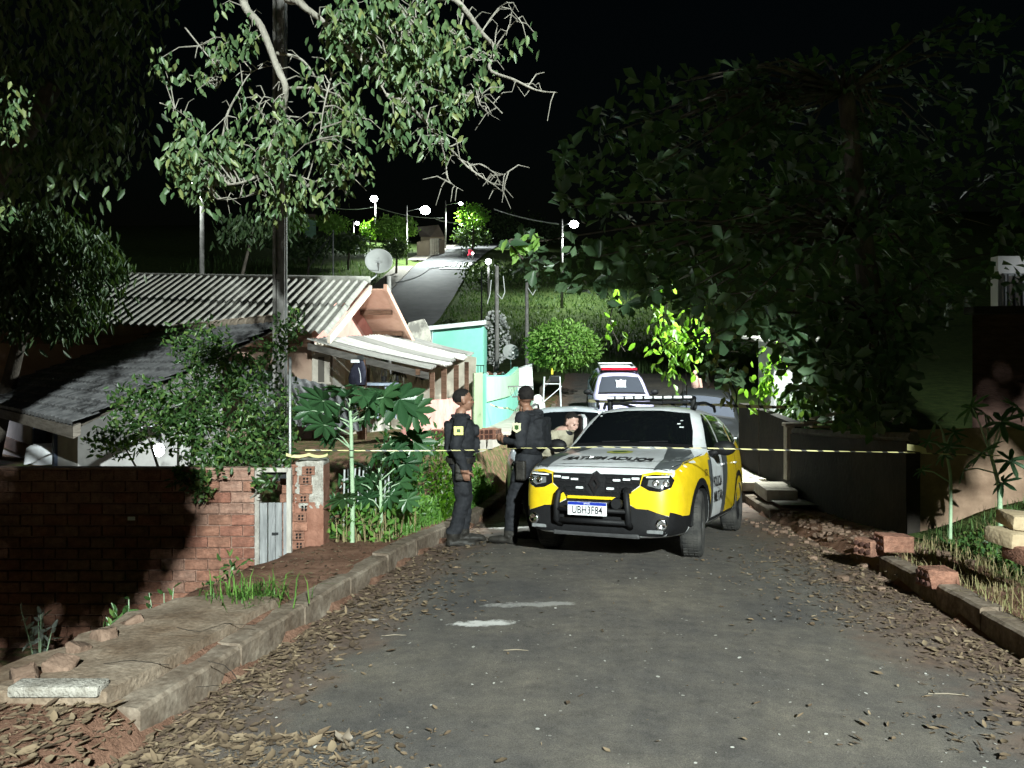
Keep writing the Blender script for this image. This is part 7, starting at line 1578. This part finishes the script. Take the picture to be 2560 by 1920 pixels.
for k, (u, v, L_, rz, lb) in enumerate([(985, 1578, .16, .1, 'thin pale stick at the left on the asphalt'), (1290, 1625, .15, 0, 'thin pale straw in the middle of the asphalt'), (620, 1718, .22, -.05, 'thin pale stick in the left gutter litter'), (2370, 1724, .2, -.1, 'thin pale stick near the right gutter')]):
    Y = 1.5/((v-HV)/F-.055); p = PX(u, v, Y); o = obj('stick', MB().tube([(-L_/2, 0, 0), (0, .004, .003), (L_/2, -.003, 0)], [.003, .004, .002], 5), mat('dry_stick', (.2, .17, .13), scale=8)); o.location = (p.x, p.y, zroad(p.x, p.y)+.006); o.rotation_euler = (0, 0, rz); tag(o, lb, 'stick')
cr = thing('crumpled_leaf', 'large crumpled grey leaf lying at the left of the asphalt', 'leaf', (PX(868, 0, 3.35).x, 3.35, zr(3.35))); cr.scale = (.8, .8, .35); P = np.zeros((5, 3)); P[:, 2] = .012; obj('blade', leaves_mesh('blade', P+RNG.normal(size=(5, 3))*.012, rdir(5, (0, 0, .25)), rdir(5, (0, 0, 1)), .13, .06, 'ovate', fold=.4, droop=-.3), leafmat('grey_dead_leaf', [(.16, .13, .10), (.24, .20, .16)], trans=.05), cr)
# ================================================================ far hill: houses, trees, rider
def far_tree(label, u, v, ru, rv, Y, leaf, n=700, ln=.5, trunk=True):
    c = PX(u, v, Y); r = (ru/F*Y, ru/F*Y*.9, rv/F*Y); gz = min(G(c.x, Y), c.z-r[2]*.7)
    P = ellcloud(n, c, r, shell=.45); P = P+RNG.normal(size=P.shape)*.12*r[2]; o = thing('tree', label, 'tree', (c.x, Y, gz)); OV = Vector(o.location)
    obj('trunk', MB().tube([(0, 0, -.3), (.1, 0, (c.z-gz)*.6), (0, 0, c.z-gz)], [.16, .13, .06], 7), barkd, o, smooth=True); n = len(P)
    obj('crown', leaves_mesh('crown', P-np.array(OV), rdir(n), rdir(n, (0, -.4, .7)), RNG.uniform(.7, 1.3, n)*ln, RNG.uniform(.7, 1.2, n)*ln*.55, 'ovate'), leaf, o)
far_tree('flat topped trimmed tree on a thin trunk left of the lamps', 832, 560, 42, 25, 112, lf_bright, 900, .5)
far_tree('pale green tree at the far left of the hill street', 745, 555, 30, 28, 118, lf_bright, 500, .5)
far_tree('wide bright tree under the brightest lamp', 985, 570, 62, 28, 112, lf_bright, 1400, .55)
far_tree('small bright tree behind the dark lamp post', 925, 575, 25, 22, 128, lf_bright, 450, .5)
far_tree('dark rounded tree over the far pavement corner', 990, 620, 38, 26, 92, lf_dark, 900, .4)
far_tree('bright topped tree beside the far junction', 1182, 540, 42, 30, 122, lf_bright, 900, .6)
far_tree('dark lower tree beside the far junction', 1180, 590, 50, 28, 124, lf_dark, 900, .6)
for k, (u, v, a, b, Y) in enumerate([(1265, 565, 45, 38, 150), (1330, 570, 40, 38, 155), (1395, 590, 40, 30, 145), (1300, 600, 30, 22, 140), (870, 610, 60, 25, 95), (770, 620, 60, 28, 90), (700, 600, 45, 25, 100)]):
    far_tree(['dark tree right of the far junction', 'tall dark tree in the far avenue', 'dark tree below the right hand lamp', 'low dark tree at the far road bend', 'black tree mass left of the far pavement', 'black tree mass above the satellite dish', 'black tree mass beside the utility pole'][k], u, v, a, b, Y, lf_dark, 700, .7)
# house with gable and gate
fh = thing('far_house', 'small tan gabled house behind a wall on the far hill', 'house', (PX(1078, 0, 118).x, 118, zr(118))); O = Vector(fh.location)
def FP(u, v, dy=0): return PX(u, v, 118+dy)-O
tanw = mat('far_tan_render', (.34, .28, .20), col2=(.42, .35, .26), rough=.9, scale=.6)
m = MB().add([FP(1052, 640), FP(1110, 640), FP(1110, 590), FP(1096, 566), FP(1080, 590), FP(1052, 590)], [(0, 1, 2, 3, 4, 5)]); obj('wall', m, tanw, fh)
m = MB().add([FP(1040, 568, 4), FP(1096, 562, 0), FP(1112, 592, -.4), FP(1078, 592, -.4), FP(1050, 592, -.4)], [(0, 1, 3, 4), (1, 2, 3)]); obj('roof', m, mat('far_tile', (.17, .13, .10), col2=(.25, .2, .16), scale=1), fh)
m = MB().add([FP(1094, 597, -.1), FP(1104, 597, -.1), FP(1104, 618, -.1), FP(1094, 618, -.1)], [(0, 1, 2, 3)]); obj('window', m, flat('dim_glass', (.1, .09, .08)), fh)
fw_ = thing('far_wall', 'cream yard wall with a white gate on the far hill', 'wall', (PX(1075, 0, 110).x, 110, zr(110))); O = Vector(fw_.location)
def FQ(u, v, dy=0): return PX(u, v, 110+dy)-O
obj('wall', MB().add([FQ(1042, 605), FQ(1074, 600), FQ(1074, 640), FQ(1042, 645)], [(0, 1, 2, 3)]), tanw, fw_); obj('wall', MB().add([FQ(1098, 600, 4), FQ(1112, 600, 5), FQ(1112, 634, 5), FQ(1098, 636, 4)], [(0, 1, 2, 3)]), tanw, fw_)
for k in range(4): obj('gate_leaf', MB().add([FQ(1075+k*5.6, 596, k), FQ(1080+k*5.6, 596, k), FQ(1080+k*5.6, 637, k), FQ(1075+k*5.6, 638, k)], [(0, 1, 2, 3)]), mat('cream_gate', (.6, .56, .46), scale=2), fw_)
fh2 = thing('far_house', 'pale teal house wall between trees at the far left', 'house', (PX(775, 0, 128).x, 128, G(PX(775, 0, 128).x, 128))); O = Vector(fh2.location)
obj('wall', MB().add([PX(760, 545, 128)-O, PX(790, 545, 128)-O, PX(790, 600, 128)-O, PX(760, 600, 128)-O], [(0, 1, 2, 3)]), mat('teal_render', (.2, .32, .3), scale=1), fh2); obj('roof', MB().add([PX(755, 547, 127.5)-O, PX(795, 547, 127.5)-O, PX(788, 535, 130)-O, PX(762, 535, 130)-O], [(0, 1, 2, 3)]), MATS['far_tile'], fh2)
# rider on a red motorbike
mp = PX(1176, 650, 104); mc = thing('motorcycle', 'red motorcycle with its headlight on at the far crossing', 'motorcycle', (mp.x, 104, zr(104)+.05), radians(-60)); redm = paint('bike_red', (.55, .02, .05))
for x in (-.65, .65): obj('wheel', MB().lathe([(.26, -.05), (.32, -.04), (.33, 0), (.32, .04), (.26, .05)], (x, 0, .33), (0, 1, 0), 20, close=True), tyrem, mc)
obj('frame', MB().tube([(-.65, 0, .35), (0, 0, .5), (.45, 0, .85), (.65, 0, .35)], .06, 6), darks, mc); obj('tank', MB().ell((.15, 0, .85), (.35, .17, .17), 14, 10), redm, mc, smooth=True); obj('tail', MB().ell((-.5, 0, .85), (.4, .15, .12), 14, 10), redm, mc, smooth=True)
obj('seat', MB().bbox((-.25, 0, .92), (.6, .24, .09), .03), MATS['black_plastic'], mc); obj('headlight', MB().ell((.68, 0, .92), (.14, .16, .16), 12, 8), flat('bike_beam', (1, 1, 1), emit=(1, .95, .97), es=25), mc); obj('handlebar', MB().tube([(.45, -.35, 1.05), (.5, 0, 1.0), (.45, .35, 1.05)], .02, 5), darks, mc)
rp = thing('person', 'rider in a red jacket on the far motorcycle', 'person', (mp.x, 104, zr(104)+.05), radians(-60)); m = MB(); torso(m, (-.25, 0, 1.02), (-.12, 0, 1.35), (-.08, 0, 1.55))
for s in (1, -1): limb(m, [(-.22, s*.1, 1.0), (.15, s*.2, .85), (.0, s*.18, .42)], [.1, .08, .06]); limb(m, [(0, s*.18, .42), (0, s*.18, .36), (.16, s*.18, .34)], [.055, .05, .04]); limb(m, [(-.1, s*.19, 1.46), (.1, s*.3, 1.25), (.42, s*.32, 1.08)], [.07, .06, .045]); hand(m, (.42, s*.32, 1.08), (1, 0, -.2), (0, 0, -1), s, .6)
head(m, Vector((-.04, 0, 1.67)), Matrix.Identity(3)); fuse('body', m, .02, lambda c: 1 if c.z > 1.54 else (0 if c.z > .98 else 2), [mat('red_jacket', (.5, .03, .06), scale=5), skin_a, uni], rp); obj('helmet', MB().ell((-.05, 0, 1.70), (.14, .12, .14), 16, 12), flat('helmet_black', (.02, .02, .02), .2), rp, smooth=True)

# ================================================================ police tape
def tape_mat():
    m = bpy.data.materials.new('barrier_tape'); m.use_nodes = True; t = m.node_tree; b = t.nodes['Principled BSDF']; b.inputs['Roughness'].default_value = .45
    at = t.nodes.new('ShaderNodeAttribute'); at.attribute_name = 'rnd'; r = t.nodes.new('ShaderNodeValToRGB'); r.color_ramp.interpolation = 'CONSTANT'
    e = r.color_ramp.elements; e[0].color = (.50, .46, .22, 1); e[1].position = .66; e[1].color = (.02, .02, .02, 1)
    fr = t.nodes.new('ShaderNodeMath'); fr.operation = 'FRACT'; t.links.new(at.outputs['Fac'], fr.inputs[0]); t.links.new(fr.outputs[0], r.inputs[0]); t.links.new(r.outputs[0], b.inputs['Base Color']); return m
TM = tape_mat()
def tape(label, pts, wd=.011, twist=2.0, per=.16, sag=.03):
    q = []; P = [Vector(p) for p in pts]
    for a, b in zip(P[:-1], P[1:]):
        k = max(8, int((b-a).length/.03)); q += [a.lerp(b, i/k)-Vector((0, 0, sag*4*(i/k)*(1-i/k))) for i in range(k)]
    q.append(P[-1]); V_, rn = [], []; s = 0
    for i, p in enumerate(q):
        if i: s += (p-q[i-1]).length
        tw_ = .5*sin(s*twist)+.35*sin(s*twist*2.7); d = Vector((0, sin(tw_), cos(tw_)))*wd/2; V_ += [tuple(p-d), tuple(p+d)]; rn += [s/per, s/per+.12]
    I = np.arange(len(q)-1)*2; T_ = np.stack([I, I+1, I+3, I+2], 1); return tag(obj('barrier_tape', np_mesh('tape', V_, T_, rn), TM), label, 'tape')
tape('yellow and black barrier tape stretched across the road in front of the police car', [(-2.02, 7.42, .64), PX(1130, 1126, 7.65), PX(1310, 1120, 7.25), PX(1500, 1117, 7.0), PX(1760, 1120, 7.0), PX(2270, 1131, 7.2), PX(2500, 1139, 7.15)], sag=.004)
tape('barrier tape crossing behind the police car to the right wall', [PX(1470, 1002, 13.5), PX(1790, 1012, 13.4), PX(1965, 1018, 13.3)], wd=.055, per=.22, sag=.01)
tape('short end of barrier tape hanging from the rear tape', [PX(1845, 1022, 13.3), PX(1848, 1055, 13.3)], wd=.05, per=.5, sag=0)
tape('loose barrier tape along the mint wall', [PX(1225, 1010, 20.4), PX(1270, 1020, 20.8), PX(1300, 1024, 19.1)], wd=.04, per=.3, sag=.04)
tape('yellow tape tied round the pier behind the castor stem', [(-2.2, 7.4, .60), (-1.98, 7.41, .60), (-1.82, 7.5, .585)], wd=.03, per=2.0, sag=.02)
tape('knotted tape end fluttering at the corner of the tan wall', [PX(2268, 1118, 7.15), PX(2300, 1122, 7.15), PX(2316, 1128, 7.15)], wd=.06, per=1.2, sag=0)
